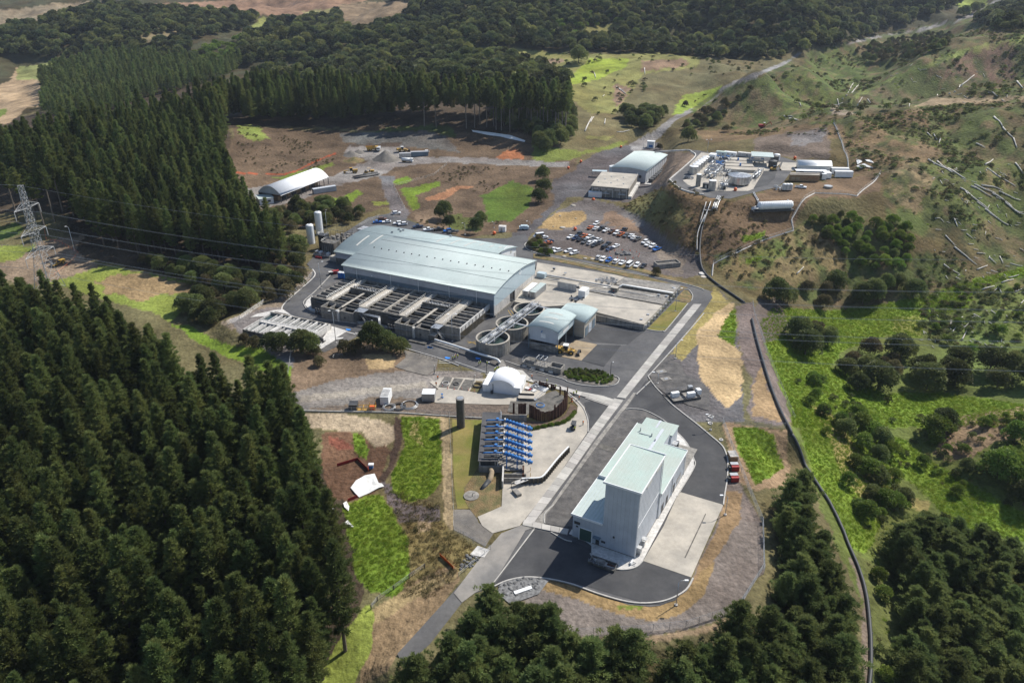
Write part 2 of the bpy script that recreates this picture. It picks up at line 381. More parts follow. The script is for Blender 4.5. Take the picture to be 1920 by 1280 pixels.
class MB:
    def __init__(s): s.v = []; s.f = []; s.m = []
    def add(s, vs_, fs, m=0):
        b = len(s.v); s.v += [tuple(p) for p in vs_]
        for f in fs: s.f.append([i + b for i in f]); s.m.append(m)
        return s
    def box(s, x0, y0, z0, x1, y1, z1, m=0):
        return s.add([(x0,y0,z0),(x1,y0,z0),(x1,y1,z0),(x0,y1,z0),(x0,y0,z1),(x1,y0,z1),(x1,y1,z1),(x0,y1,z1)],
                     [(0,3,2,1),(4,5,6,7),(0,1,5,4),(1,2,6,5),(2,3,7,6),(3,0,4,7)], m)
    def prism(s, poly, z0, z1, m=0):
        n = len(poly)
        a = sum(poly[i][0] * poly[(i+1) % n][1] - poly[(i+1) % n][0] * poly[i][1] for i in range(n))
        if a < 0: poly = poly[::-1]
        return s.add([(p[0],p[1],z0) for p in poly] + [(p[0],p[1],z1) for p in poly],
                     [tuple(range(n - 1, -1, -1)), tuple(range(n, 2 * n))] + [(i, (i+1) % n, (i+1) % n + n, i + n) for i in range(n)], m)
    def cyl(s, x, y, z0, z1, r0, r1=None, n=14, m=0, cap=True):
        r1 = r0 if r1 is None else r1
        vs_ = [(x + r0 * math.cos(k * 2 * math.pi / n), y + r0 * math.sin(k * 2 * math.pi / n), z0) for k in range(n)] + \
              [(x + r1 * math.cos(k * 2 * math.pi / n), y + r1 * math.sin(k * 2 * math.pi / n), z1) for k in range(n)]
        fs = [(i, (i+1) % n, (i+1) % n + n, i + n) for i in range(n)]
        if cap: fs += [tuple(range(n - 1, -1, -1)), tuple(range(n, 2 * n))]
        return s.add(vs_, fs, m)
    def tube(s, pts, r, n=6, m=0):
        pts = [Vector(p) for p in pts]
        rs = r if isinstance(r, (list, tuple)) else [r] * len(pts)
        ring = []
        up = Vector((0, 0, 1))
        for i, p in enumerate(pts):
            d = (pts[min(i + 1, len(pts) - 1)] - pts[max(i - 1, 0)])
            if d.length < 1e-6: d = Vector((0, 0, 1))
            d.normalize()
            a = d.cross(up if abs(d.z) < 0.95 else Vector((1, 0, 0))).normalized()
            b = a.cross(d)
            ring.append([p + (a * math.cos(k * 2 * math.pi / n) + b * math.sin(k * 2 * math.pi / n)) * rs[i] for k in range(n)])
        vs_ = [q for rr in ring for q in rr]
        fs = [(i * n + k, i * n + (k+1) % n, (i+1) * n + (k+1) % n, (i+1) * n + k) for i in range(len(pts) - 1) for k in range(n)]
        fs += [tuple(range(n - 1, -1, -1)), tuple(range((len(pts) - 1) * n, len(pts) * n))]
        return s.add(vs_, fs, m)
    def beam(s, a, b, t=0.1, m=0):
        return s.tube([a, b], t * 0.7, 4, m)
    def sphere(s, c, r, m=0, nu=8, nv=5, sz=1.0):
        vs_ = [(c[0], c[1], c[2] - r * sz)]
        for j in range(1, nv):
            ph = -math.pi / 2 + math.pi * j / nv
            vs_ += [(c[0] + r * math.cos(ph) * math.cos(k * 2 * math.pi / nu), c[1] + r * math.cos(ph) * math.sin(k * 2 * math.pi / nu), c[2] + r * sz * math.sin(ph)) for k in range(nu)]
        vs_.append((c[0], c[1], c[2] + r * sz)); t = len(vs_) - 1
        fs = [(0, 1 + (k+1) % nu, 1 + k) for k in range(nu)]
        for j in range(nv - 2):
            a = 1 + j * nu
            fs += [(a + k, a + (k+1) % nu, a + nu + (k+1) % nu, a + nu + k) for k in range(nu)]
        a = 1 + (nv - 2) * nu
        fs += [(a + k, a + (k+1) % nu, t) for k in range(nu)]
        return s.add(vs_, fs, m)
    def mesh(s, name, mats, smooth=False):
        me = bpy.data.meshes.new(name)
        me.from_pydata(s.v, [], s.f)
        mats = mats if isinstance(mats, (list, tuple)) else [mats]
        for mm in mats: me.materials.append(M[mm] if isinstance(mm, str) else mm)
        me.polygons.foreach_set('material_index', s.m)
        if smooth: me.polygons.foreach_set('use_smooth', [True] * len(s.f))
        me.update()
        return me
    def build(s, name, mats, parent=None, smooth=False):
        return obj(name, s.mesh(name, mats, smooth), parent)
def np_mesh(name, verts, faces, mats, midx=None):
    """triangles or quads from numpy arrays"""
    me = bpy.data.meshes.new(name)
    k = faces.shape[1]
    me.vertices.add(len(verts)); me.vertices.foreach_set('co', verts.astype(np.float32).ravel())
    me.loops.add(faces.size); me.loops.foreach_set('vertex_index', faces.astype(np.int32).ravel())
    me.polygons.add(len(faces)); me.polygons.foreach_set('loop_start', np.arange(0, faces.size, k, dtype=np.int32))
    for mm in (mats if isinstance(mats, (list, tuple)) else [mats]): me.materials.append(M[mm] if isinstance(mm, str) else mm)
    if midx is not None: me.polygons.foreach_set('material_index', midx.astype(np.int32))
    me.update(calc_edges=True)
    me.validate()
    return me

# ------------------------------------------------------------------ terrain mesh with ground covers
def strip(pts, wd):
    out = []; back = []
    for i, p in enumerate(pts):
        a = pts[max(i - 1, 0)]; b = pts[min(i + 1, len(pts) - 1)]
        dx, dy = b[0] - a[0], b[1] - a[1]; l = math.hypot(dx, dy) or 1
        k = wd[i] if isinstance(wd, list) else wd
        nx, ny = -dy / l * k / 2, dx / l * k / 2
        out.append((p[0] + nx, p[1] + ny)); back.append((p[0] - nx, p[1] - ny))
    return out + back[::-1]
LIME = (.125,.20,.025); LIME2 = (.20,.24,.05); DRY = (.20,.14,.075); BRN_SHADED = (.115,.08,.052); GRV = (.125,.118,.112)
COVER = [  # sheet, outline, colour, edge raggedness (px)
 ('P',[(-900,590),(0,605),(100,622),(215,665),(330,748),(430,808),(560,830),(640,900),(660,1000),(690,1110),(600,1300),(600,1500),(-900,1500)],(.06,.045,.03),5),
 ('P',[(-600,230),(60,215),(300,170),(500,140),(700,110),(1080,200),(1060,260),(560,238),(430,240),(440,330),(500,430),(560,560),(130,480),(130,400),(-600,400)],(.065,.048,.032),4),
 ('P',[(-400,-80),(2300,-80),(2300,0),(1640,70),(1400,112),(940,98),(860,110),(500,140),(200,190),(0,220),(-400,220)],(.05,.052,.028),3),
 ('Y1',[(780,30),(1150,10),(2300,-60),(2000,20),(1920,60),(1830,90),(1640,100),(1450,85),(1300,60),(780,50)],(.25,.155,.1),2),
 ('Y1',[(1700,70),(1920,40),(1920,90),(1760,95)],(.24,.23,.1),2),
 ('Y1',[(-200,60),(120,50),(300,20),(560,10),(520,40),(300,110),(0,150),(-200,150)],(.22,.18,.12),3),
 ('Y1',[(-100,520),(60,450),(100,380),(350,350),(330,390),(230,460),(240,590),(150,610),(60,690),(-100,720)],(.36,.26,.16),2),
 ('Y1',[(100,380),(350,340),(330,390),(220,450),(90,450)],(.22,.24,.09),2),
 ('Y1',[(-50,620),(40,610),(40,640),(-50,680)],(.14,.19,.04),2),
 ('Y1',[(1390,170),(1470,100),(1540,105),(1500,140),(1420,175)],(.2,.22,.07),2),
 ('P',[(1050,55),(1160,42),(1200,60),(1100,72)],(.17,.17,.06),2),('P',[(245,70),(330,58),(365,74),(280,90)],(.2,.16,.09),2),
 ('Y2',[(-10,20),(440,0),(400,50),(250,130),(180,170),(100,200),(0,150)],(.22,.16,.1),3),
 ('Y2',[(640,320),(720,265),(1000,275),(1240,300),(1560,305),(1760,295),(1920,310),(2030,330),(1990,380),(1700,420),(1600,560),(1540,640),(1560,760),(1500,790),(1380,780),(1400,640),(1250,520),(1280,440),(1080,400),(760,370)],(.19,.19,.065),3),
 ('Y2',[(1280,440),(1400,330),(1620,330),(1600,380),(1440,450),(1280,480)],(.23,.29,.04),2),
 ('Y2',[(640,320),(720,275),(960,280),(860,330),(760,370)],(.21,.25,.05),2),
 ('Y2',[(1690,400),(1690,340),(1920,330),(1990,370)],(.21,.14,.09),3),
 ('Y2',[(1070,340),(1250,330),(1250,350),(1090,395)],(.21,.15,.1),2),
 ('Y2',[(1530,560),(1530,470),(1630,500),(1560,600)],(.22,.15,.1),3),
 ('Y2',[(1400,640),(1540,640),(1560,760),(1380,770)],(.16,.14,.07),3),
 ('P',[(1240,250),(1300,190),(1450,130),(1620,75),(1920,15),(2300,0),(2300,560),(1400,560),(1330,500),(1160,380)],(.105,.092,.043),4),
 ('Y3',[(470,470),(860,270),(1080,420),(860,600),(600,640)],(.10,.13,.035),5),
 ('Y3',[(460,490),(560,640),(200,660),(200,560),(380,470)],(.17,.135,.07),4),
 ('Y3',[(900,620),(1000,500),(1500,300),(1920,190),(2300,150),(2300,260),(1920,240),(1500,340),(1150,480)],(.17,.2,.06),4),
 ('Y3',[(1350,430),(1450,350),(1800,260),(2300,240),(2300,400),(1700,470),(1500,420)],(.16,.10,.07),5),
 ('Y3',[(900,620),(960,560),(1200,440),(1350,440),(1500,560),(1100,620),(960,650)],(.14,.11,.06),4),
 ('Y3',[(60,740),(430,730),(850,680),(1000,650),(1920,540),(2300,520),(2300,600),(1500,600),(1400,640),(1500,760),(1400,900),(1100,1000),(960,980),(900,780),(400,780),(140,800)],(.165,.112,.06),3),
 ('Y3',[(400,780),(810,710),(830,800),(830,900),(620,890),(400,850)],(.14,.108,.085),2),
 ('Y3',[(600,760),(800,730),(800,800),(620,820)],(.17,.16,.155),4),
 ('Y3',[(1400,900),(2300,900),(2300,1278),(1250,1278),(1150,1000)],(.10,.115,.036),6),
 ('Y3',[(1160,960),(1300,900),(1420,1000),(1300,1200),(1160,1100)],(.2,.15,.08),5),
 ('Z3',[(820,590),(1190,410),(1440,500),(1920,620),(1920,900),(1500,1020),(1420,980),(1100,760)],(.15,.098,.052),3),
 ('Z3',[(830,590),(1100,440),(1250,560),(1330,700),(1150,780),(950,670)],(.12,.12,.05),6),
 ('Y4',[(110,300),(560,180),(640,120),(900,260),(860,400),(560,420),(200,450)],(.18,.145,.07),5),
 ('Y4',[(250,310),(420,220),(520,210),(560,260),(420,370),(280,360)],(.12,.14,.04),5),
 ('Y4',[(640,120),(860,60),(1230,110),(1260,300),(1250,480),(900,480),(860,300)],(.12,.12,.05),5),
 ('Y4',[(700,160),(780,180),(920,270),(860,300),(720,230)],(.24,.18,.1),4),
 ('Z4',[(1000,600),(1250,560),(1700,500),(1725,620),(1550,680),(1230,680),(1130,760),(1070,920),(640,1090),(480,1190),(440,1160),(425,960),(640,700)],(.15,.10,.06),4),
 ('Y4',[(260,190),(400,170),(410,210),(280,220)],LIME,3),('Y4',[(290,330),(380,300),(390,330),(320,350)],LIME,3),
 ('Y4',[(1300,660),(1600,500),(1890,420),(2300,400),(2300,900),(1560,880)],(.12,.125,.048),5),
 ('P',[(1420,590),(1500,590),(1620,585),(1760,560),(1920,500),(2300,470),(2300,1500),(1640,1500),(1640,1200),(1560,1000),(1480,800),(1440,700)],(.10,.135,.036),6),
 ('Y4',[(450,600),(820,620),(1300,540),(1560,450),(1890,370),(2300,340),(2300,380),(1890,415),(1600,500),(1560,600),(1330,660),(1300,770),(1100,760),(840,850),(780,940),(870,960),(1100,1100),(1200,1080),(1500,1100),(1890,1150),(2300,1150),(2300,1280),(560,1280),(560,1200),(430,850),(380,690)],LIME,4),
 ('Y4',[(1130,660),(1330,640),(1300,760),(1150,740)],(.24,.26,.07),3),
 ('Y4',[(1470,1230),(1890,1160),(2300,1160),(2300,1300),(1400,1300)],(.24,.19,.1),3),
 ('Y5',[(450,0),(980,160),(1100,260),(1526,500),(1900,560),(1900,700),(1200,560),(1100,440),(960,320),(900,430),(860,560),(800,680),(720,660),(560,330)],LIME,3),
 ('Y5',[(560,0),(620,0),(680,100),(800,240),(960,330),(900,360),(1000,430),(1100,450),(1090,490),(900,450),(800,480),(700,330)],(.25,.22,.085),4),
 ('Y5',[(1180,90),(1526,40),(1900,40),(1900,140),(1400,160),(1300,230),(1180,260),(1100,220)],(.22,.155,.095),4),
 ('Y5',[(760,680),(900,760),(1000,1000),(900,1400),(780,1400),(790,900)],(.085,.105,.034),6),
 ('Y5',[(740,700),(790,860),(815,1000),(815,1400),(780,1400),(780,900),(720,700)],(.18,.14,.11),3),
 ('P',[(1410,585),(1425,560),(1470,560),(1480,620),(1450,640),(1420,640)],(.11,.1,.09),3),
 ('P',[(1330,545),(1352,545),(1375,575),(1390,680),(1395,790),(1260,790),(1220,710),(1235,690),(1320,580)],(.105,.102,.105),2),
 ('Y4',[(60,600),(120,480),(180,540),(240,600),(230,650),(120,740),(10,820),(-60,900),(-130,860),(0,700)],(.24,.2,.075),2),
 ('Y4',[(20,740),(120,640),(230,560),(240,820),(290,900),(270,1100),(200,1180),(60,1040),(20,900)],(.40,.29,.16),3),
 ('Y4',[(140,760),(200,640),(240,600),(240,820),(200,800)],LIME,3),
 ('Y4',[(245,590),(340,570),(370,700),(420,830),(560,1240),(480,1280),(350,1250),(300,1190),(330,1100),(330,1000),(285,900),(262,800)],(.15,.125,.115),3),
 ('Y4',[(340,1010),(390,940),(430,1060),(520,1240),(480,1250),(340,1220)],(.26,.18,.1),4),
 ('Z6',[(1470,190),(1520,180),(1700,215),(1860,240),(1900,240),(1920,480),(1880,600),(1700,640),(1560,560)],(.26,.18,.11),3),
 ('Z6',[(1545,215),(1700,215),(1810,270),(1850,400),(1880,480),(1700,600),(1640,500),(1580,350)],LIME,3),
 ('Z3',[(190,760),(340,620),(560,520),(820,590),(1000,690),(1200,860),(1400,940),(1450,1100),(1300,1130),(1050,1090),(760,1020),(430,960),(290,930),(160,900),(100,870)],(.125,.12,.118),2),
 ('Z3',[(700,640),(820,650),(940,730),(1000,800),(820,760),(680,700)],(.19,.13,.09),6),
 ('Z3',[(1050,900),(1180,880),(1300,980),(1300,1080),(1200,1080),(1100,1000)],(.18,.16,.135),6),
 ('Z3',[(0,760),(150,640),(300,400),(420,310),(500,270),(640,185),(860,130),(980,100),(1100,110),(1140,180),(1200,400),(1180,420),(860,560),(560,520),(420,520),(200,740),(80,860),(0,870)],(.085,.085,.09),1),
 ('Z3',[(1130,180),(1360,180),(1380,220),(1190,390),(1180,420),(1040,420),(1000,400),(1150,270)],(.16,.12,.09),3),
 ('Z3',[(0,220),(80,140),(130,190),(130,250),(60,262),(0,262)],(.3,.14,.07),3),
 ('Z3',[(190,745),(340,630),(540,625),(570,660),(520,720),(350,770)],(.29,.2,.095),2),
 ('P',[(415,330),(440,240),(520,240),(560,245),(1000,250),(1080,290),(1080,320),(1030,340),(1040,380),(985,430),(870,447),(757,408),(735,388),(690,396),(560,430),(500,400)],BRN_SHADED,3),  # earthworks soil, its brown darkened to carry the cloud shadow there
 ('P',[(1000,270),(1090,285),(1180,262),(1165,275),(1060,300),(1000,305)],(.14,.17,.04),3),
 ('Z7',[(770,110),(1100,95),(1350,90),(1480,130),(1570,230),(1250,200),(1000,190),(800,170)],(.1,.105,.1),2),
 ('Z7',[(1180,60),(1500,50),(1560,140),(1350,90),(1000,95)],(.06,.09,.03),3),
 ('Z7',[(700,400),(960,290),(800,230),(830,190),(1200,200),(1250,270),(1500,262),(2300,300),(2300,335),(1500,300),(1150,330),(1050,390),(900,420),(700,470),(500,560),(250,610),(140,500),(140,470),(400,450)],(.2,.19,.18),2),
 ('Z7',[(830,180),(1180,170),(1160,200),(1000,190),(840,200)],(.07,.06,.05),2),
 ('Z7',[(1040,390),(1140,390),(1130,460),(1180,560),(1240,640),(1200,700),(1090,700),(1110,620),(1060,480)],(.13,.13,.135),1),
 ('Z7',[(550,600),(800,520),(900,490),(930,510),(850,560),(700,600),(620,620)],LIME,3),('Z7',[(1130,420),(1220,400),(1260,420),(1150,460)],LIME,2),
 ('Z7',[(1170,480),(1440,430),(1460,450),(1280,520),(1310,600),(1260,620)],LIME,3),('Z7',[(1720,520),(1920,420),(2060,470),(2040,600),(1920,690),(1760,700)],(.07,.12,.02),3),
 ('Z7',[(300,400),(380,395),(730,300),(730,320),(500,400),(400,425)],(.13,.18,.035),3),('Z7',[(90,50),(230,60),(300,140),(200,160),(100,110)],(.16,.2,.05),3),
 ('Z7',[(990,560),(1080,560),(1100,585),(1000,585)],LIME2,3),
 ('Z7',[(1840,250),(1920,210),(1990,240),(2000,280),(1830,280)],(.33,.13,.06),3),('Z7',[(1350,540),(1540,460),(1660,460),(1560,490),(1480,540),(1360,560)],(.3,.15,.08),3),
 ('Z7',strip([(80,370),(400,382),(500,350),(600,300),(740,240)],9),(.3,.07,.03),1),
 ('Z7',[(1260,640),(1450,600),(1560,640),(1720,700),(1700,740),(1500,760),(1300,730)],(.17,.12,.08),4),
 ('Z7',[(1460,650),(1560,640),(1700,690),(1700,770),(1500,740)],(.08,.10,.03),4),
 ('Y7',[(-200,430),(190,420),(430,470),(520,540),(640,540),(1180,640),(1080,740),(960,860),(1060,890),(1200,960),(1330,1000),(1640,1010),(1620,1180),(1560,1130),(1350,1080),(1190,980),(860,800),(640,740),(330,640),(0,600),(-200,560)],(.17,.21,.045),3),
 ('Y7',[(540,620),(740,570),(1150,640),(1100,680),(900,690),(800,740),(600,680)],(.24,.17,.09),6),
 ('Y7',[(-200,490),(0,520),(80,510),(200,440),(200,400),(330,380),(480,360),(430,460),(560,540),(330,620),(230,640),(80,620),(-200,560)],(.22,.165,.115),4),
 ('Y7',[(-200,310),(130,300),(120,350),(0,400),(-200,400)],(.08,.12,.03),4),
 ('Y7',[(960,860),(1060,870),(1200,950),(1330,990),(1640,1000),(1625,1180),(1400,1100),(1100,960)],LIME,3),
 ('Y7',[(1250,850),(1400,790),(1560,720),(1760,560),(1770,600),(1600,760),(1600,800),(1440,800),(1350,880),(1300,900)],(.24,.19,.14),3),
 ('P',[(430,600),(500,575),(530,575),(535,590),(560,602),(620,612),(660,626),(640,660),(545,690),(450,625)],(.19,.18,.175),2),
 ('P',[(548,655),(620,642),(700,632),(760,655),(815,672),(820,690),(780,700),(700,703),(600,735),(541,738)],(.17,.12,.08),4),
 ('P',[(680,665),(735,662),(740,690),(690,692)],(.36,.26,.14),3),
 ('P',[(541,738),(620,715),(700,700),(790,692),(905,697),(905,730),(820,745),(790,770),(560,772)],(.19,.175,.16),2),
 ('P',[(560,742),(800,716),(800,726),(560,756)],(.25,.225,.19),3),
 ('P',[(560,768),(700,770),(850,780),(870,800),(1000,805),(960,760),(850,748),(700,745),(640,760)],(.15,.115,.085),3),
 ('Z8',[(0,55),(300,60),(620,110),(740,170),(730,240),(620,330),(560,310),(480,200),(330,190),(120,175),(-40,160)],(.33,.265,.185),2),
 ('Z8',[(190,200),(330,200),(480,220),(560,320),(640,300),(700,350),(620,480),(640,600),(540,680),(400,720),(250,700),(150,400)],(.12,.068,.042),3),
 ('Z8',[(230,230),(340,260),(400,330),(300,340),(220,290)],(.16,.06,.04),3),
 ('Z8',[(720,70),(810,130),(760,300),(740,400),(650,580),(590,570),(680,430),(710,260)],(.07,.045,.033),2),
 ('Z8',[(620,580),(720,600),(760,720),(960,760),(1060,740),(1060,860),(900,900),(760,870),(660,720)],(.125,.115,.12),3),
 ('Z8',[(760,80),(1060,100),(1075,560),(1020,640),(960,700),(800,720),(700,640),(700,520),(800,300)],LIME,2),
 ('Z8',[(820,120),(880,130),(960,320),(860,250)],(.3,.26,.11),4),
 ('Z8',[(530,670),(620,680),(700,800),(820,1000),(830,1280),(740,1440),(560,1400),(430,1280),(330,760)],LIME,3),
 ('Z8',[(410,220),(470,220),(520,340),(500,410),(410,330)],LIME,2),
 ('Z8',[(740,50),(1130,76),(1165,940),(1090,900),(1075,200),(1060,100),(760,80)],(.33,.25,.145),2),
 ('Z8',[(760,880),(1060,860),(1160,950),(1320,1050),(1200,1280),(1000,1440),(780,1440),(830,1200),(800,960)],(.17,.14,.06),5),
 ('Z8',[(870,870),(990,860),(1000,920),(900,960)],(.34,.25,.15),3),
 ('Y6',[(-60,560),(0,480),(200,330),(400,250),(430,330),(330,460),(115,690),(60,780),(-60,850)],(.22,.155,.09),3),
 ('Y6',[(-60,500),(-60,600),(200,420),(420,330),(400,280),(200,350)],(.25,.19,.1),3),
 ('P',[(560,1330),(640,1190),(690,1130),(705,1160),(690,1230),(640,1330)],LIME2,3),
 ('Z6',[(1470,560),(1580,540),(1620,640),(1740,860),(1755,1190),(1560,1290),(1240,1290),(1480,740)],(.16,.135,.12),2),
 ('Y6',[(650,380),(820,320),(1250,470),(1440,440),(1560,330),(1700,40),(1890,40),(1900,270),(1760,490),(1540,570),(1280,610),(1000,605),(900,560),(720,420)],(.16,.14,.125),2),
 ('Z6',[(1490,640),(1600,640),(1590,840),(1500,960),(1420,1100),(1320,1290),(1230,1290),(1290,1200),(1480,760)],(.215,.145,.08),3),
 ('Y6',[(820,320),(960,345),(1100,400),(1240,440),(1350,445),(1440,425),(1530,380),(1600,280),(1660,240),(1620,400),(1480,510),(1340,530),(1200,500),(960,420),(800,370)],(.225,.155,.075),3),
 ('Y6',[(1190,450),(1320,450),(1310,475),(1190,470)],(.12,.15,.03),3),
 ('Y6',[(900,585),(1000,605),(1280,612),(1540,575),(1760,500),(1800,520),(1560,600),(1300,650),(960,650)],(.26,.19,.12),3),
 ('P',strip([(1185,280),(1232,252),(1262,224),(1320,194),(1368,160),(1424,138),(1474,118)],[22,18,9,9,8,7,6]),(.22,.215,.21),0.5),
 ('P',strip([(1474,118),(1500,100)],4),(.2,.2,.19),0.5),
 ('P',strip([(1590,82),(1640,70),(1708,60),(1794,40),(1840,22),(1874,0),(1900,-20)],[5,5,5,5,6,6,6]),(.23,.22,.21),0.5),
 ('Y3',[(0,540),(220,490),(130,560),(0,640),(-60,650)],(.2,.27,.045),2),
 ('Y3',[(40,620),(200,510),(215,515),(60,640)],(.09,.13,.03),1),
 ('Y3',[(830,590),(880,600),(960,640),(900,650),(840,640)],(.3,.24,.18),2),
 ('Y3',[(1560,60),(1700,40),(1720,0),(1300,0),(1480,20),(1560,30)],(.22,.28,.05),3),
 ('Y3',[(1300,600),(1400,560),(1920,540),(2300,520),(2300,545),(1920,565),(1500,590)],(.28,.21,.13),2),
]
NA, NB = 800, 800
aa = np.linspace(-1.02, 1.02, NA); bb = np.concatenate([np.linspace(math.log(40), math.log(2000), NB - 40), np.linspace(math.log(2030), math.log(4000), 40)])
Ag, Bg = np.meshgrid(aa, bb)
Yg = np.exp(Bg); Xg = Ag * Yg
Hg = height(Xg, Yg)
Ug, Vg = project(Xg, Yg, Hg)
n1 = fbm(Xg / 5 + 50, Yg / 5, 21, 4); n2_ = fbm(Xg / 5, Yg / 5 + 80, 33, 4)
col = np.zeros(Xg.shape + (4,), np.float32); col[..., 3] = 1
col[..., :3] = (.12,.11,.055)
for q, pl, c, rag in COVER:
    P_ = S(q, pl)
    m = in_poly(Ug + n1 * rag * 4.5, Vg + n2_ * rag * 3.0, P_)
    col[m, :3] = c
# broad natural mottling of the covers: drier and greener swards
t_ = np.clip(fbm(Xg / 26, Yg / 26, 77, 5) * 2.2 + .5, 0, 1)[..., None]
gm = (col[..., 1] > col[..., 0] * 0.8)[..., None]
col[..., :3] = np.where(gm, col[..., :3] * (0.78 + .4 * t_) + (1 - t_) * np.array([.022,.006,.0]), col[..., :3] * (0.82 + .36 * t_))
vi = np.arange(NA * NB).reshape(NB, NA)
# logged hillsides: fern, dead grass and bare soil in small irregular patches
rh = (in_poly(Ug, Vg, np.array(S('Y3', [(0,740),(60,560),(300,470),(430,440),(600,330),(880,240),(1100,200),(1700,80),(2300,20),(2300,1278),(1150,1278),(1120,1000),(960,980),(900,700)]))) | in_poly(Ug, Vg, np.array(S('Y4', [(110,300),(560,180),(640,100),(1240,100),(2300,0),(2300,520),(1600,500),(1300,540),(820,600),(500,560),(200,450)]))) ) & (col[..., 1] < .2)
q1 = fbm(Xg / 7, Yg / 11, 91, 4); q2 = fbm(Xg / 3.2 + 9, Yg / 4, 92, 3); q3 = fbm(Xg / 30, Yg / 45, 93, 3)
kk_ = np.clip((q1 + .8 * q3) * 7 + .35, 0, 1)[..., None] * rh[..., None]; g_ = np.array([.075, .105, .028]); col[..., :3] = col[..., :3] * (1 - .75 * kk_) + g_ * .75 * kk_
kk_ = np.clip((q2 - .4 * q3) * 6 - .2, 0, 1)[..., None] * rh[..., None]; col[..., :3] = col[..., :3] * (1 - .7 * kk_) + np.array([.032, .04, .017]) * .7 * kk_
kk_ = np.clip((-q1 + q2 * .6) * 6 - .5, 0, 1)[..., None] * rh[..., None]; col[..., :3] = col[..., :3] * (1 - .6 * kk_) + np.array([.19, .13, .075]) * .6 * kk_
faces = np.stack([vi[:-1, :-1], vi[:-1, 1:], vi[1:, 1:], vi[1:, :-1]], -1).reshape(-1, 4)
tm = np_mesh('terrain', np.stack([Xg, Yg, Hg], -1).reshape(-1, 3), faces, 'terrain')
ca = tm.color_attributes.new('Col', 'FLOAT_COLOR', 'POINT'); ca.data.foreach_set('color', col.reshape(-1, 4).ravel())
tm.polygons.foreach_set('use_smooth', np.ones(len(faces), bool))
ter = tag(obj('terrain', tm), kind='structure')
print('terrain', round(time.time() - T0, 1))

# ------------------------------------------------------------------ laid surfaces on the plant platform
LAYER = [0.0]
def sheet(name, q, pts, m, lv, z0=0.0, jit=0.0, thick=0.0, seed=1):
    P_ = [W(u, v, z0) for u, v in S(q, pts)]
    if jit:
        out = []
        for i, p in enumerate(P_):
            r = P_[(i + 1) % len(P_)]; k = max(1, int((r - p).length / 1.6))
            for j in range(k):
                s = p.lerp(r, j / k)
                out.append(Vector((s.x + float(fbm(np.array([s.x / 1.7 + seed]), np.array([s.y / 1.7]), 5)[0]) * jit * 3, s.y + float(fbm(np.array([s.x / 1.7]), np.array([s.y / 1.7 + seed]), 6)[0]) * jit * 3, s.z)))
        P_ = out
    LAYER[0] += 0.0006; zt = z0 + 0.05 * lv + LAYER[0]
    mb = MB()
    if thick: mb.prism([(p.x, p.y) for p in P_], z0 - 0.3, z0 + thick)
    else:
        a = sum(P_[i].x * P_[(i+1) % len(P_)].y - P_[(i+1) % len(P_)].x * P_[i].y for i in range(len(P_)))
        if a < 0: P_ = P_[::-1]
        mb.add([(p.x, p.y, zt) for p in P_], [tuple(range(len(P_)))])
    return tag(mb.build(name, m), kind='structure')
def smooth_path(pts, k=4):
    out = []
    n = len(pts)
    for i in range(n - 1):
        p0 = pts[max(i-1, 0)]; p1 = pts[i]; p2 = pts[i+1]; p3 = pts[min(i+2, n-1)]
        for j in range(k):
            t = j / k
            out.append(0.5 * ((2*p1) + (p2-p0)*t + (2*p0-5*p1+4*p2-p3)*t*t + (3*p1-p0-3*p2+p3)*t**3))
    out.append(pts[-1])
    return out
def kerb(q, pts, wd=0.3, h=0.32, z0=0.0, name='kerb', m='kerb', k=4):
    P_ = smooth_path([W(u, v, z0) for u, v in S(q, pts)], k)
    mb = MB(); vs_ = []; n = len(P_)
    for i, p in enumerate(P_):
        d = (P_[min(i+1, n-1)] - P_[max(i-1, 0)]); d.z = 0; d.normalize(); nn = Vector((-d.y, d.x, 0)) * wd / 2
        for o_, zz in ((-1, -.1), (-1, h), (1, h), (1, -.1)): vs_.append((p.x + nn.x * o_, p.y + nn.y * o_, z0 + zz))
    fs = [(i*4+j, i*4+4+j, i*4+5+j, i*4+1+j) for i in range(n-1) for j in range(3)] + [(0,1,2,3), (n*4-1,n*4-2,n*4-3,n*4-4)]
    mb.add(vs_, fs)
    return tag(mb.build(name, m), kind='structure')

sheet('asphalt_yard','P',[(586.7,506.7),(575,495),(600,470),(640,440),(690,408),(733,400),(740,405),(800,425),(870,447),(950,447),(985,438),(1000,470),(1060,480),(1170,503),(1280,530),(1330,545),(1336,558),(1320,582),(1232,690),(1215,712),(1246,745),(1277,775),(1310,797),(1340,822),(1358,840),(1363,866),(1364,896),(1358,932),(1298,1072),(1284,1085),(1256,1128),(1238,1135),(1220,1137),(1178,1133),(1120,1114),(1070,1096),(1022,1085),(985,1083),(948,1089),(925,1100),(890,1112),(866,1130),(806,1207),(758,1250),(745,1225),(827,1135),(900,1052),(977,985),(1060,860),(1101,800),(1103,785),(1097,765),(1080,745),(1050,724),(1000,714),(900,698),(821,671),(760,654),(672,628),(617,610),(547,592),(533,584),(530,573),(582,523)],'asphalt',1)
sheet('asphalt_apron','Z6',[(215,897),(330,918),(420,965),(500,985),(595,1030),(590,1075),(640,1130),(780,1168),(870,1165),(930,1135),(945,1108),(1265,1215),(1240,1280),(1160,1370),(1060,1398),(980,1395),(820,1350),(500,1255),(280,1215),(160,1215),(30,1250),(-60,1290),(215,897)],'asphalt_new',2)
sheet('asphalt_ring_road','Z6',[(830,97),(900,0),(960,-90),(1015,-100),(1070,0),(1130,60),(1210,125),(1300,195),(1390,270),(1470,340),(1500,400),(1508,450),(1505,560),(1490,660),(1480,735),(1195,650),(1285,490),(1287,430),(1240,330),(1170,250),(1075,165),(960,105),(890,93)],'asphalt_new',2)
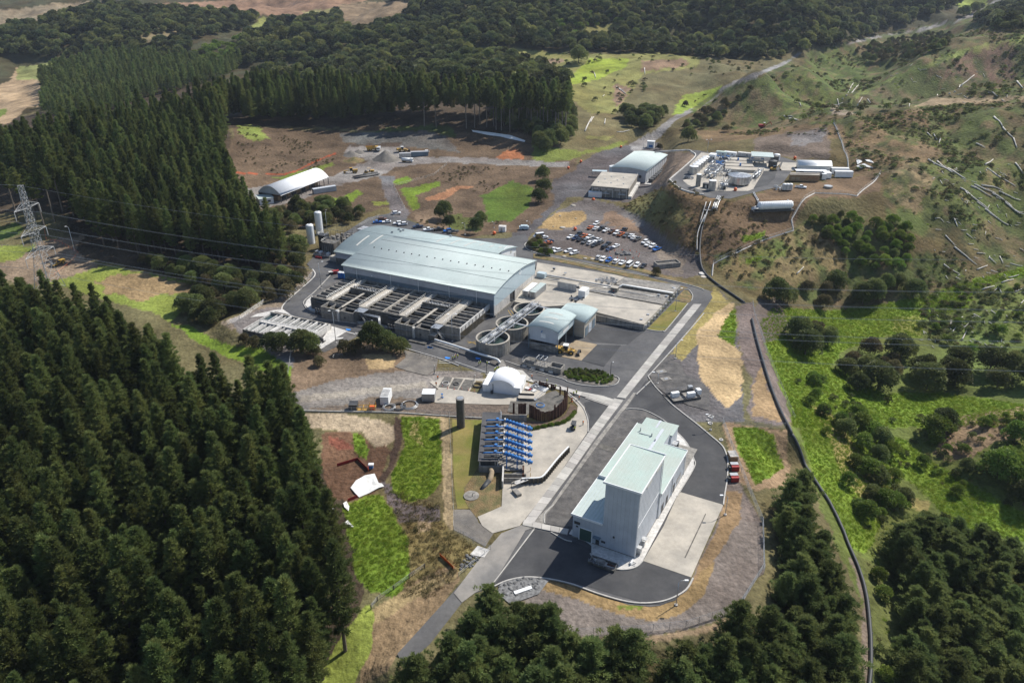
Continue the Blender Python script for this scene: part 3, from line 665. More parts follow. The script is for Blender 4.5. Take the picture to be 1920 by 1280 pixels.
sheet('asphalt_side_lane','P',[(1122,748),(1152,760),(1132,800),(1102,802),(1106,780),(1095,755)],'asphalt_new',2)
sheet('concrete_apron','Z6',[(1195,650),(1480,735),(1265,1218),(945,1108),(1080,880),(1170,680)],'conc',3)
sheet('concrete_path','Z6',[(1170,250),(1240,330),(1283,430),(1285,485),(1170,680),(1132,750),(940,1115),(900,1150),(830,1168),(760,1162),(640,1120),(600,1090),(600,1010),(560,980),(450,930),(470,900),(885,1080),(1040,815),(1120,650),(1205,510),(1216,400),(1165,300)],'conc_white',5)
sheet('concrete_yard','Z5',[(1280,575),(1310,602),(1500,562),(1640,478),(1648,430),(1600,378),(1568,345),(1640,378),(1692,440),(1715,540),(1710,610),(1480,950),(1260,1230),(1080,1280),(1010,1230),(980,1170),(1120,1110),(1140,1100),(1150,900),(1275,860)],'conc',3)
sheet('concrete_road','P',[(977,985),(1000,975),(1013,985),(985,995),(975,1012),(926,1093),(890,1112),(866,1130),(851,1112),(905,1040),(940,1000)],'worn',3)
sheet('gravel_bed','Z6',[(290,860),(300,800),(345,740),(500,520),(640,330),(700,255),(790,140),(820,108),(880,98),(960,110),(1070,168),(955,152),(890,200),(645,545),(475,795),(470,880),(440,885)],'gravel',3)
sheet('painted_kerb_strip','Z6',[(215,897),(290,860),(300,800),(350,740),(640,340),(800,125),(828,95),(900,-10),(880,-10),(800,90),(620,320),(330,740),(262,800),(215,860)],'conc_old',4)
sheet('pale_kerb_strip','Y6',[(778,85),(785,85),(592,340),(582,345)],'paving',4)
sheet('brown_crossing','Z6',[(665,327),(770,362),(745,388),(640,352)],'conc_dark',4)
sheet('dome_slab','X5',[(330,430),(160,490),(250,560),(270,580),(60,660),(240,740),(480,745),(590,750),(970,762),(1180,760),(1380,740),(1500,700),(1560,620),(1500,560),(1290,480),(900,400),(880,440),(800,450)],'conc',3)
sheet('concrete_path','Z2',[(400,980),(440,1000),(560,1020),(640,1100),(780,1130),(1000,1180),(1160,1210),(1280,1250),(1240,1275),(1060,1232),(900,1180),(780,1150),(640,1110),(570,1090),(430,1050)],'paving',4)
sheet('concrete_path','P',[(1103,742),(1152,757),(1148,764),(1097,747)],'paving',4)
sheet('gravel_island','Z5',[(490,60),(720,110),(700,190),(640,230),(520,200),(430,170),(500,110)],'gravel_lt',3,jit=.2)
sheet('yard_wash_pad','Z2',[(950,790),(1120,825),(1000,945),(820,910)],'sand',3)
sheet('yard_patch','Z2',[(1120,825),(1300,830),(1170,990),(1005,945)],'asphalt_new',3)
sheet('yard_patch','Z2',[(1060,640),(1480,720),(1340,830),(1080,800),(1010,740)],'asphalt_new',2)
sheet('planted_island_bed','Z2',[(870,1040),(900,1015),(1000,1010),(1180,1050),(1265,1075),(1275,1095),(1240,1125),(1150,1135),(1000,1110),(900,1090),(865,1070)],'gravel_lt',3)
sheet('grass_verge','Z2',[(1700,500),(1800,515),(1640,710),(1610,722),(1560,722),(1490,712)],'lawn',3)
sheet('grass_verge','Z2',[(1700,490),(1770,415),(1800,420),(1830,460),(1825,500),(1800,512)],'dry',3)
sheet('grass_verge','P',[(1000,484),(1060,494),(1170,518),(1275,545),(1290,540),(1170,508),(1060,486),(1000,476)],'dry',3)
sheet('grass_verge','P',[(1040,478),(1100,488),(1200,510),(1320,542),(1322,538),(1200,503),(1100,480),(1045,470)],'dry',3,jit=.3)
sheet('pump_station_lawn','Z8',[(1150,105),(1380,110),(1350,460),(1240,620),(1280,770),(1190,775),(1165,600)],'lawn',1,jit=.15)
sheet('gravel_ground','Z8',[(1165,780),(1290,780),(1340,850),(1350,880),(1470,950),(1400,1060),(1165,930)],'gravel_lt',1,jit=.15)
sheet('brown_ground','Z8',[(1240,620),(1350,470),(1500,560),(1520,780),(1390,830),(1330,840),(1280,770),(1250,720)],'dry',2,jit=.2)
sheet('gravel_ground','Z1',[(100,700),(320,560),(360,590),(480,620),(700,800),(760,960),(960,1000),(1200,1060),(1320,1090),(1500,1190),(1000,1035),(640,920),(300,868),(90,805),(60,770)],'gravel',2)
sheet('concrete_path','Z1',[(60,735),(100,700),(300,800),(380,830),(300,865),(90,808),(48,770)],'conc_white',3)
sheet('concrete_path','Z1',[(430,895),(620,880),(620,895),(450,908)],'conc_white',3)
sheet('tank_apron','X8',[(1230,430),(1380,290),(1590,350),(1740,400),(1700,430),(1300,620),(1190,620),(1180,540)],'gravel',2)
sheet('tank_apron','X8',[(1380,285),(1590,350),(1440,440),(1540,430),(1520,450),(1440,460),(1250,580),(1190,545),(1250,470)],'conc_white',3)
sheet('tank_apron','X8',[(760,70),(860,140),(660,100),(530,160),(340,170),(420,130),(640,80)],'conc_white',2)
sheet('gravel_ground','Z2',[(0,860),(400,960),(520,920),(560,990),(860,1040),(870,1080),(600,1050),(430,1000),(200,930),(0,870)],'gravel',2,jit=.1)
sheet('gravel_ground','Z2',[(1510,1050),(1640,920),(1740,970),(1780,1050),(1920,1120),(1960,1180),(1960,1320),(1800,1280),(1640,1200),(1540,1120)],'gravel',3,jit=.1)
sheet('gravel_mulch','Z6',[(0,1250),(80,1225),(220,1213),(330,1225),(300,1262),(250,1330),(60,1400),(-30,1320)],'rock',4)
sheet('trench_cover','Z6',[(1360,793),(1364,800),(1228,1090),(1220,1087)],'conc_dark',4)
sheet('rubble_strip','X5',[(0,748),(240,745),(480,750),(800,760),(980,770),(1180,765),(1100,900),(820,920),(400,880),(0,850)],'rubble',2,jit=.3)  # bare stony brown soil between the dome slab and the lawn
sheet('soil_bank','Z5',[(1180,505),(1330,535),(1480,545),(1570,485),(1600,420),(1640,440),(1640,470),(1600,500),(1500,555),(1310,596),(1180,560)],'soil',4,jit=.1)
sheet('culvert_slab','Y6',[(470,208),(508,165),(566,186),(540,222)],'conc_white',4)
sheet('excavation_floor','Z5',[(1180,470),(1300,500),(1330,480),(1450,480),(1540,440),(1560,370),(1500,330),(1440,350),(1350,400),(1200,400)],'conc_dark',4,jit=.25)
# compost bays in front of the dome
bay = S('X5', [(330,430),(800,480),(640,610),(270,550)])
for i, (a, b, c, d) in enumerate([((340,432),(435,440),(385,560),(270,550)),((460,445),(570,458),(500,580),(395,562)),((590,462),(705,478),(625,598),(515,582)),((722,480),(800,486),(760,620),(645,602))]):
    t = tag(sheet('sorting_bay', 'X5', [a, b, c, d], 'gravel_lt', 5), kind='structure')
    t.data.materials[0] = M['dry'] if i == 3 else M['conc_dark']
# kerbs
kerb('Y6', [(1555,322),(1520,380),(1440,425),(1350,443),(1240,438),(1100,400),(960,350),(840,325),(740,318),(650,335),(590,362)], .35)
kerb('Z6', [(900,0),(1000,-95)], .3); kerb('Z6', [(1075,0),(1130,60),(1210,125),(1300,195),(1390,270),(1470,340),(1500,400),(1510,450),(1506,560),(1490,660),(1480,735)], .35)
kerb('Z6', [(1060,0),(1118,62),(1200,132),(1290,205),(1380,280),(1455,345),(1490,410)], .2, .03)
kerb('Z6', [(830,98),(880,95),(960,108),(1075,168),(1170,252),(1240,330),(1283,430),(1285,488),(1170,680)], .25)
kerb('Z6', [(945,1108),(900,1150),(830,1168),(760,1162),(640,1120),(592,1060)], .25); kerb('Z6', [(330,918),(420,968),(470,980)], .2)
kerb('Z6', [(290,860),(288,800),(350,735)], .25)
kerb('Z1', [(240,545),(120,670),(45,735),(42,770),(90,812),(300,870),(640,925),(1000,1040),(1200,1100)], .25)
kerb('Z1', [(440,990),(450,985),(800,1095),(1040,1165),(1200,1225)], .3)
kerb('Z1', [(105,500),(120,550),(0,660),(-110,760),(-120,815),(-50,850),(60,880),(240,935),(440,990)], .45, .12, m='conc_white')
kerb('Z2', [(430,950),(640,1020),(860,1085),(900,1105),(1000,1130),(1150,1140),(1245,1130),(1280,1100),(1270,1070),(1180,1045)], .25)
kerb('Z2', [(650,135),(750,165),(950,205),(1200,262),(1450,305),(1700,352),(1880,400),(1920,420)], .3)
kerb('Z2', [(590,60),(575,80),(600,115),(650,135)], .3)
kerb('Z2', [(1490,712),(1560,724),(1610,724),(1640,712),(1800,517)], .25); kerb('Z2', [(1770,410),(1810,420),(1835,460),(1825,500)], .25)
kerb('Z2', [(1920,590),(1800,730),(1650,900),(1500,1065)], .3); kerb('Z2', [(1500,1065),(1560,1150),(1680,1270)], .3)
kerb('Z5', [(1350,262),(1530,300),(1600,360),(1680,440),(1715,530),(1715,605)], .3)
kerb('Z8', [(0,42),(400,50),(700,55),(1120,82),(1500,105)], .4, .35, name='retaining_kerb')
kerb('Z3', [(1070,185),(1300,170),(1350,185),(1375,215),(1300,290),(1190,385),(1190,400),(1260,460),(1370,495),(1440,505)], .5, .7, z0=20, name='crash_barrier', m='conc_white')
# hilltop surfaces
sheet('hilltop_asphalt','X1',[(0,190),(400,170),(560,180),(720,215),(820,200),(1320,220),(1660,240),(1920,310),(2030,350),(2060,340),(1830,660),(1700,740),(1240,850),(1030,905),(720,890),(560,830),(310,770),(150,650),(140,590),(300,460),(520,260),(490,210),(380,185),(0,210)],'asphalt',2,z0=20)
sheet('hilltop_slab','X1',[(600,210),(1500,340),(1800,360),(1380,760),(1300,790),(860,790),(560,770),(400,700),(320,630),(420,600),(470,500),(420,400)],'conc',3,z0=20)
sheet('hilltop_parking_bay','X1',[(1540,490),(1730,490),(1700,600),(1600,690),(1380,755)],'asphalt_new',4,z0=20)
sheet('hilltop_pad','X2',[(380,360),(610,370),(540,490),(330,480)],'conc',4,z0=20)

# pale paving slabs of the long path beside the main road, each slab a piece
path = tag(obj('footpath', None), kind='structure')
def slabs(L_, R_, step, pname='paving_slab'):
    L_ = [W(u, v) for u, v in L_]; R_ = [W(u, v) for u, v in R_]
    def at(P_, t):
        t *= len(P_) - 1; i = min(int(t), len(P_) - 2); return P_[i].lerp(P_[i + 1], t - i)
    ln = sum((L_[i+1] - L_[i]).length for i in range(len(L_) - 1)); n = max(2, int(ln / step))
    for i in range(n):
        a, b = at(L_, i / n), at(L_, (i + 1) / n); c, d = at(R_, (i + 1) / n), at(R_, i / n)
        e = 0.04 / (b - a).length
        a2, b2 = a.lerp(b, e), b.lerp(a, e); d2, c2 = d.lerp(c, e), c.lerp(d, e)
        zz = .30 + random.uniform(0, .015)
        mb = MB(); mb.prism([(p.x, p.y) for p in (a2, b2, c2, d2)], 0.0, zz)
        mb.build(pname, 'paving', path)
slabs(S('Z6', [(140,862),(425,478),(600,228),(752,28)]), S('Z6', [(212,862),(480,500),(655,250),(812,40)]), 2.4)
slabs([(1156,746),(1228,657),(1300,571)], [(1172,748),(1243,660),(1315,571)], 3.0)
slabs(S('Z6', [(150,835),(300,870),(450,900)]), S('Z6', [(140,872),(300,905),(440,935)]), 2.2)
slabs(S('Z5', [(1530,300),(1700,350),(1890,408)]), S('Z5', [(1540,325),(1690,372),(1870,432)]), 2.4)
print('sheets', round(time.time() - T0, 1))

# ------------------------------------------------------------------ building helpers
SA = R(-26.3)                                   # bearing of the plant's long axis
def arch_roof(x0, x1, y0, y1, ze, za, along='x', n=16, th=0.25, over=0.6):
    """barrel roof; ridge runs along 'along'"""
    mb = MB(); vs_ = []
    a0, a1 = (x0 - over, x1 + over) if along == 'x' else (y0 - over, y1 + over)
    b0, b1 = (y0 - over, y1 + over) if along == 'x' else (x0 - over, x1 + over)
    for i in range(n + 1):
        t = i / n; b = b0 + (b1 - b0) * t; z = ze + (za - ze) * (1 - (2 * t - 1) ** 2)
        for a, dz in ((a0, 0), (a1, 0), (a1, -th), (a0, -th)):
            vs_.append((a, b, z + dz) if along == 'x' else (b, a, z + dz))
    fs = []
    for i in range(n):
        for k in range(4): fs.append((i*4+k, i*4+(k+1) % 4, i*4+4+(k+1) % 4, i*4+4+k))
    fs += [(0,1,2,3), (n*4+3,n*4+2,n*4+1,n*4)]
    return mb.add(vs_, fs)
def arch_gable(b0, b1, a, zb, ze, za, along='x', th=0.3, n=12):
    """wall closing a barrel roof at position a"""
    mb = MB(); prof = [(b0, zb), (b1, zb)] + [(b1 + (b0 - b1) * i / n, ze + (za - ze) * (1 - (2 * i / n - 1) ** 2) - .26) for i in range(n + 1)]
    k = len(prof)
    vs_ = [((a, b, z) if along == 'x' else (b, a, z)) for b, z in prof] + [((a + th, b, z) if along == 'x' else (b, a + th, z)) for b, z in prof]
    mb.add(vs_, [tuple(range(k)), tuple(range(2*k-1, k-1, -1))] + [(i, i + k, (i+1) % k + k, (i+1) % k) for i in range(k)])
    return mb
def B(name, m, parent, *bxs, smooth=False):
    mb = MB()
    for b in bxs: mb.box(*b)
    return mb.build(name, m, parent, smooth)
def rail(mb, pts, h=1.05, sp=2.0, r=0.035, loc=True):
    pts = [Vector(p) for p in pts]
    for zz in (h, h * .52): mb.tube([p + Vector((0, 0, zz)) for p in pts], r, 4)
    for i in range(len(pts) - 1):
        n = max(1, int((pts[i+1] - pts[i]).length / sp))
        for k in range(n + 1):
            p = pts[i].lerp(pts[i+1], k / n); mb.tube([p, p + Vector((0, 0, h))], r, 4)

# ---- tall plant building (foreground)
t = thing('tower_building', 'tall pale grey clad plant building with mint green roofs on the dark asphalt apron', 'building', (14.4, 144.5, 0), R(-28.3))
B('wall', 'clad', t, (7.6,0,.4,15.7,16,18.7))
B('wall', 'clad', t, (0,0,.4,7.6,16,6.9)); B('wall', 'clad', t, (.2,16,.4,9.5,43.5,7.2)); B('wall', 'clad', t, (.8,43.5,.4,10,49.5,6))
B('wall', 'clad', t, (9.5,16,.4,16,36.5,7.6)); B('plinth', 'conc_old', t, (-.1,-.1,0,15.8,16,.4), (-.0,16,0,16.1,49.6,.39))
def mono(x0, y0, x1, y1, z00, z10, th=.18):
    return MB().add([(x0,y0,z00),(x1,y0,z10),(x1,y1,z10),(x0,y1,z00),(x0,y0,z00-th),(x1,y0,z10-th),(x1,y1,z10-th),(x0,y1,z00-th)], [(0,1,2,3),(7,6,5,4),(0,4,5,1),(1,5,6,2),(2,6,7,3),(3,7,4,0)])
rf = mono(7.3,-.25,16,16.3,19.0,18.8).build('tower_roof', 'roof_mint', t); tag(rf, 'square mint green ribbed roof of the tower')
B('flashing', 'white', rf, (7.1,-.45,18.6,16.2,-.25,19.12), (7.1,16.3,18.6,16.2,16.5,19.12), (7.1,-.25,18.6,7.3,16.3,19.12), (16,-.25,18.5,16.2,16.3,18.98))
rf = mono(-.25,-.3,7.6,16,7.0,7.2).build('low_roof', 'roof_blue', t); B('flashing', 'white', rf, (-.4,-.45,6.7,7.6,-.3,7.25), (-.4,-.3,6.7,-.25,16,7.12))
rf = mono(0,16,9.8,43.7,7.5,7.8).build('rear_roof', 'roof_mint', t)
B('flashing', 'white', rf, (-.15,15.85,7.1,7.6,16,7.85), (-.15,16,7.1,0,43.8,7.6)); B('flashing', 'clad', rf, (7.0,28,7.74,7.8,43.6,7.86))
for b in ((2,40,7.6,2.25,40.25,8.6), (2.2,38.8,7.62,5.6,39.0,7.8), (5.6,38.8,7.6,5.9,39.1,8.6), (7.2,37,7.6,7.5,37.3,8.4)): B('roof_vent', 'steel', rf, b)
rf = mono(.6,43.7,10.2,49.7,6.2,6.4).build('end_roof', 'roof_mint', t); B('flashing', 'clad', rf, (4.6,43.7,6.35,5.2,49.6,6.48))
rf = mono(9.8,16,16.3,36.7,7.9,7.75).build('wing_roof', 'roof_mint', t); B('flashing', 'white', rf, (16.3,16,7.3,16.45,36.8,7.85), (9.8,36.7,7.4,16.3,36.85,7.95))
for k in range(3): B('skylight', 'skylight', rf, (11.6+k*.8,19,7.9,12.1+k*.8,20.2,7.97))
def ribs(par, x0, x1, y0, y1, zf, sp=.8):
    mb = MB(); n = int((x1-x0)/sp)
    for k in range(1, n): x = x0 + (x1-x0)*k/n; z = zf(x); mb.box(x-.04,y0,z,x+.04,y1,z+.07)
    tag(mb.build('roof_ribs', 'roof_mint', par), kind='stuff')
for par_, a in zip([c for c in KIDS[t] if 'roof' in c.name], ((7.4,15.9,-.1,16.1,lambda x: 19-.023*(x-7.3)),(-.1,7.5,-.2,15.8,lambda x: 7+.026*x),(.1,9.7,16.2,43.5,lambda x: 7.5+.031*x),(.7,10,43.9,49.5,lambda x: 6.2+.021*x),(9.9,16.2,16.2,36.5,lambda x: 7.9-.023*(x-9.8)))): ribs(par_, *a)
mb = MB()
for k in range(1, 8): mb.box(7.6+k,-.03,.5,7.64+k,0,18.5)
for k in range(1, 7): mb.box(k*1.07,-.03,3.9,k*1.07+.04,0,6.7)
for k in range(1, 15): mb.box(15.7,k*1.07,.5,15.73,k*1.07+.04,18.4)
for k in range(1, 14): mb.box(16,16+k*1.45,.5,16.03,16.04+k*1.45,7.4)
tag(mb.build('cladding_joints', 'clad_grey', t), kind='stuff')
for y0 in (7.5, 12):
    for k in range(4): B('skylight', 'skylight', t, (3.6+k*.55,y0+8.8,7.68,3.95+k*.55,y0+10.2,7.74))
d = B('roller_door', 'green_door', t, (1.9,-.08,.1,4.9,0,3.6)); B('door_frame', 'white', d, (1.7,-.12,.1,1.9,0,3.8), (4.9,-.12,.1,5.1,0,3.8), (1.7,-.12,3.6,5.1,0,3.8))
for k in range(8): B('slat', 'green_door', d, (1.95,-.14,.25+k*.42,4.85,-.08,.55+k*.42))
d = B('door', 'dark', t, (6.0,-.07,.1,6.9,0,2.3)); B('window', 'glass', d, (6.2,-.1,1.4,6.7,-.07,2.0))
B('door_canopy', 'clad_dark', t, (5.5,-1.0,2.6,7.3,0,2.75))
B('notice_board', 'dark', t, (.4,-.06,4.3,1.9,0,5.1)); B('notice_board', 'dark', t, (7.4,-.06,1.4,8.4,0,2.0)); B('wall_vent', 'dark', t, (10.2,-.12,3.9,10.6,0,4.4)); B('wall_vent', 'dark', t, (.9,-.12,3.5,1.4,0,3.9))
for y0, y1 in ((11.5,15.3), (4.8,8.2)): B('window', 'skylight', t, (15.7,y0,16.6,15.78,y1,18.2))
for x, y, z in ((15.75,-.05,18.8),(15.8,15.9,18.8),(16.08,36.4,7.5),(16.08,26,7.5)): B('downpipe', 'white', t, (x,y,.2,x+.16,y+.16,z))
B('lap_joint', 'white', t, (15.7,0,8.4,15.75,16,8.52))
for y in (18, 21.5, 27): d = B('door', 'dark', t, (16,y,.1,16.08,y+1.6,2.8))
B('window', 'glass', t, (16,30,1.2,16.06,34,2.6)); B('window', 'glass', t, (15.7,2.2,1.2,15.76,3.6,2.2))
[B('louvre', 'steel', t, b) for b in ((15.7,1.2,.6,16.7,2.3,2.3), (15.7,4.2,2.4,16.9,5.4,2.6), (15.7,4.3,.4,16.5,5.2,1.6))]; B('cable_box', 'yellow', t, (15.7,5.6,.8,16.4,6.2,1.3))
B('landing', 'steel', t, (10,44.6,3.1,11.4,46.5,3.2), (11.3,44.6,.2,11.4,44.7,3.1), (11.3,46.4,.2,11.4,46.5,3.1)); B('gas_bottle', 'dark', t, (10.3,47.6,.2,11.1,48.4,2.2))
t = thing('planter_pit', 'dark fenced equipment pit in the shade at the foot of the tall building', 'pit', (18.6,137.6,0), R(-28.3))
B('pit_wall', 'conc_dark', t, (0,-2.6,0,6.4,-2.3,.7), (0,-.3,0,6.4,0,.7), (0,-2.3,0,.3,-.3,.7), (6.1,-2.3,0,6.4,-.3,.7)); B('equipment', 'conc_old', t, (1.6,-1.9,.1,3.6,-.8,1.1)); B('grating', 'rust', t, (4,-2.2,.1,6,-.4,.3))
mb = MB(); rail(mb, [(0,-2.5,.6),(6.4,-2.5,.6),(6.4,-.1,.6)], .9, 1.2); mb.build('handrail', 'steel', t)
t = thing('pump_skid', 'small steel pump skid on the path by the corner of the tall building', 'pump', w('Z6',845,1130), R(-28.3))
mb = MB(); [mb.tube([(0,k*.5,.3),(1.6,k*.5,.3)], .1) for k in range(3)]; mb.build('pipework', 'steel', t); B('valve', 'white', t, (.5,-.2,.2,.8,1.2,.9)); B('base', 'conc', t, (-.3,-.4,.1,2,1.4,.2))

# ---- main treatment hall and its neighbour
t = thing('treatment_hall', 'large hall with long pale blue barrel roof behind the open concrete tanks', 'building', (-69.7, 299, 0), R(-25.4))
L0, W0 = 69.7, 38.4
rf = arch_roof(0, L0, 0, W0, 10.0, 12.3).build('roof', 'roof_blue', t, True)
def on_arch(y): return 10.0 + 2.3 * (1 - (2 * (y + .6) / (W0 + 1.2) - 1) ** 2)
for yy in (9.6, 28.8): B('roof_step', 'roof_seam', rf, (-.5, yy, on_arch(yy) - .1, L0 + .5, yy + .14, on_arch(yy) + .07))
for k in range(18): B('roof_vent', 'dark', rf, (3.5 + k * 3.75, 17.3, 12.2, 3.85 + k * 3.75, 17.7, 12.65))
B('wall', 'clad_grey', t, (0,-.0,6.9,L0-.3,.3,10)); B('lower_wall', 'clad_dark', t, (0,.3,0,L0-.3,.55,6.9)); B('wall', 'clad', t, (0,.55,0,.3,W0-.3,10)); B('wall', 'clad', t, (0,W0-.3,0,L0,W0,10))
gb = arch_gable(0, W0, L0 - .3, 4.4, 10.0, 12.3).build('gable', 'clad_blue', t)
mb = MB(); mb.tube([(L0-.3,W0/2+4,10.4),(L0+.06,W0/2+4,10.4)], 1.15, 18); mb.build('round_emblem', 'white', gb)
mb = MB(); mb.tube([(L0-.2,W0/2+4,10.4),(L0+.1,W0/2+4,10.4)], .65, 14); mb.build('emblem_mark', 'clad_blue', gb)
for k in range(13):
    y0 = k * 2.3 + .02
    if 13.6 < y0 < 17: continue
    B('wall_panel', 'conc_white', t, (L0-.35,y0,0,L0-.02,y0+2.24,4.38))
B('wall_panel', 'conc_white', t, (L0-.35,29.95,0,L0-.02,W0,4.38)); B('door_opening', 'dark', t, (L0-.5,13.8,0,L0-.2,17.4,4.38))
for x in (6.5, 23, 36, 50, 62): B('downpipe', 'white', t, (x,-.12,4.6,x+.16,0,9.9))
B('wall_lamp', 'white', t, (14,-.4,7.4,14.3,-.05,7.7)); B('wall_lamp', 'white', t, (57.5,-.4,8.9,57.8,-.05,9.5)); B('corner_post', 'conc_white', t, (L0-.3,-.25,0,L0+.1,-.02,5.2)); B('base_kerb', 'conc_old', t, (L0+.02,0,0,L0+.5,14,1.0))
t = thing('rear_hall', 'second hall with blue barrel roof and translucent strips behind the large hall', 'building', (-69.7-19.5*.903+20*.43, 299+19.5*.43+20*.903, 0), R(-25.4))
Lh = 70.5
rf = arch_roof(0, Lh, 0, 39.5, 6.2, 9.7).build('roof', 'roof_blue2', t, True)
def on2(y): return 6.2 + 3.5 * (1 - (2 * (y + .6) / 40.7 - 1) ** 2)
def patch(x0, x1, y0, y1, f, dz=.05, n=5):
    mb = MB(); vs_ = []
    for i in range(n + 1):
        y = y0 + (y1 - y0) * i / n; vs_ += [(x0, y, f(y) + dz), (x1, y, f(y) + dz)]
    return mb.add(vs_, [(2*i, 2*i+1, 2*i+3, 2*i+2) for i in range(n)])
for x, y0, y1 in ((7,6,16),(12.5,6,19),(39,22,33),(46,22,33),(53,22,33),(58,27,31),(63,27,31),(67,28,31),(30,34,36),(50,36,38),(60,36,38)): patch(x, x + .9, y0, y1, on2).build('skylight', 'skylight', rf)
for x, y in ((17,10),(14,24),(16,28),(13,31),(15.5,31),(38,36)): B('roof_vent', 'steel', rf, (x,y,on2(y)-.1,x+1.0,y+.5,on2(y)+.7))
B('roof_step', 'roof_seam', rf, (-.5,20,on2(20)-.1,Lh+.5,20.12,on2(20)+.05))
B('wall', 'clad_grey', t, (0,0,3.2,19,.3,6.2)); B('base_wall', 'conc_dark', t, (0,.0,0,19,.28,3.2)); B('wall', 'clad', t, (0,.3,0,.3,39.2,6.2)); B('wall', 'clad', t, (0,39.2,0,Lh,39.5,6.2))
arch_gable(19.5, 39.5, Lh-.3, 0, 6.2, 9.7).build('gable', 'white', t); arch_gable(0, 39.5, 0, 4, 6.2, 9.7).build('gable', 'clad_blue', t)
B('window', 'skylight', t, (Lh,33,5.2,Lh+.08,34.6,6.6)); B('roller_door', 'conc_white', t, (Lh,37,.2,Lh+.08,39.2,4.2))

# ---- filter and clarifier tanks in front of the hall
t = thing('clarifier_tank_block', 'open concrete clarifier and filter tank block with walkways in front of the large hall', 'tank', (-79.0+.2, 277.4, 0), R(-25.4))
TL, TD, TZ = 66.6, 24.0, 5.0
B('floor_slab', 'conc_dark', t, (0,0,0,TL,TD,.5))
for k in range(8): B('wall_panel', 'conc_white', t, (TL-.4,k*3+.03,.0,TL,k*3+2.97,TZ))
for k in range(4):
    x = TL - 7.9 + k * 1.88; B('wall_panel', 'conc_old', t, (x+.03,-.02,0,x+1.85,.4,TZ))
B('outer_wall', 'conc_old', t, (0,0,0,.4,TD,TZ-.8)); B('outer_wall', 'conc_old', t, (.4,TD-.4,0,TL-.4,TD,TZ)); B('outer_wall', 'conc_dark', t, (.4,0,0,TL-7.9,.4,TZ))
mbr = MB()
def filt(x0, x1, dz=0):
    B('water', 'sludge', t, (x0,.4,.5,x1,TD-.4,TZ-1.9)); 
    for k in range(8):
        y = 1.2 + k * 2.75
        B('weir_wall', 'conc_old', t, (x0,y,.6,x1,y+.42,TZ-.25-(k%2)*.25))
def walk(x0, x1):
    wk = B('walkway', 'conc', t, (x0,.4,TZ-.5,x1,TD-.4,TZ+.1)); mb = MB()
    for x in (x0 + .1, x1 - .1): rail(mb, [(x,.6,TZ+.1),(x,TD-.8,TZ+.1)], 1.1, 1.6)
    mb.build('handrail', 'steel', wk)
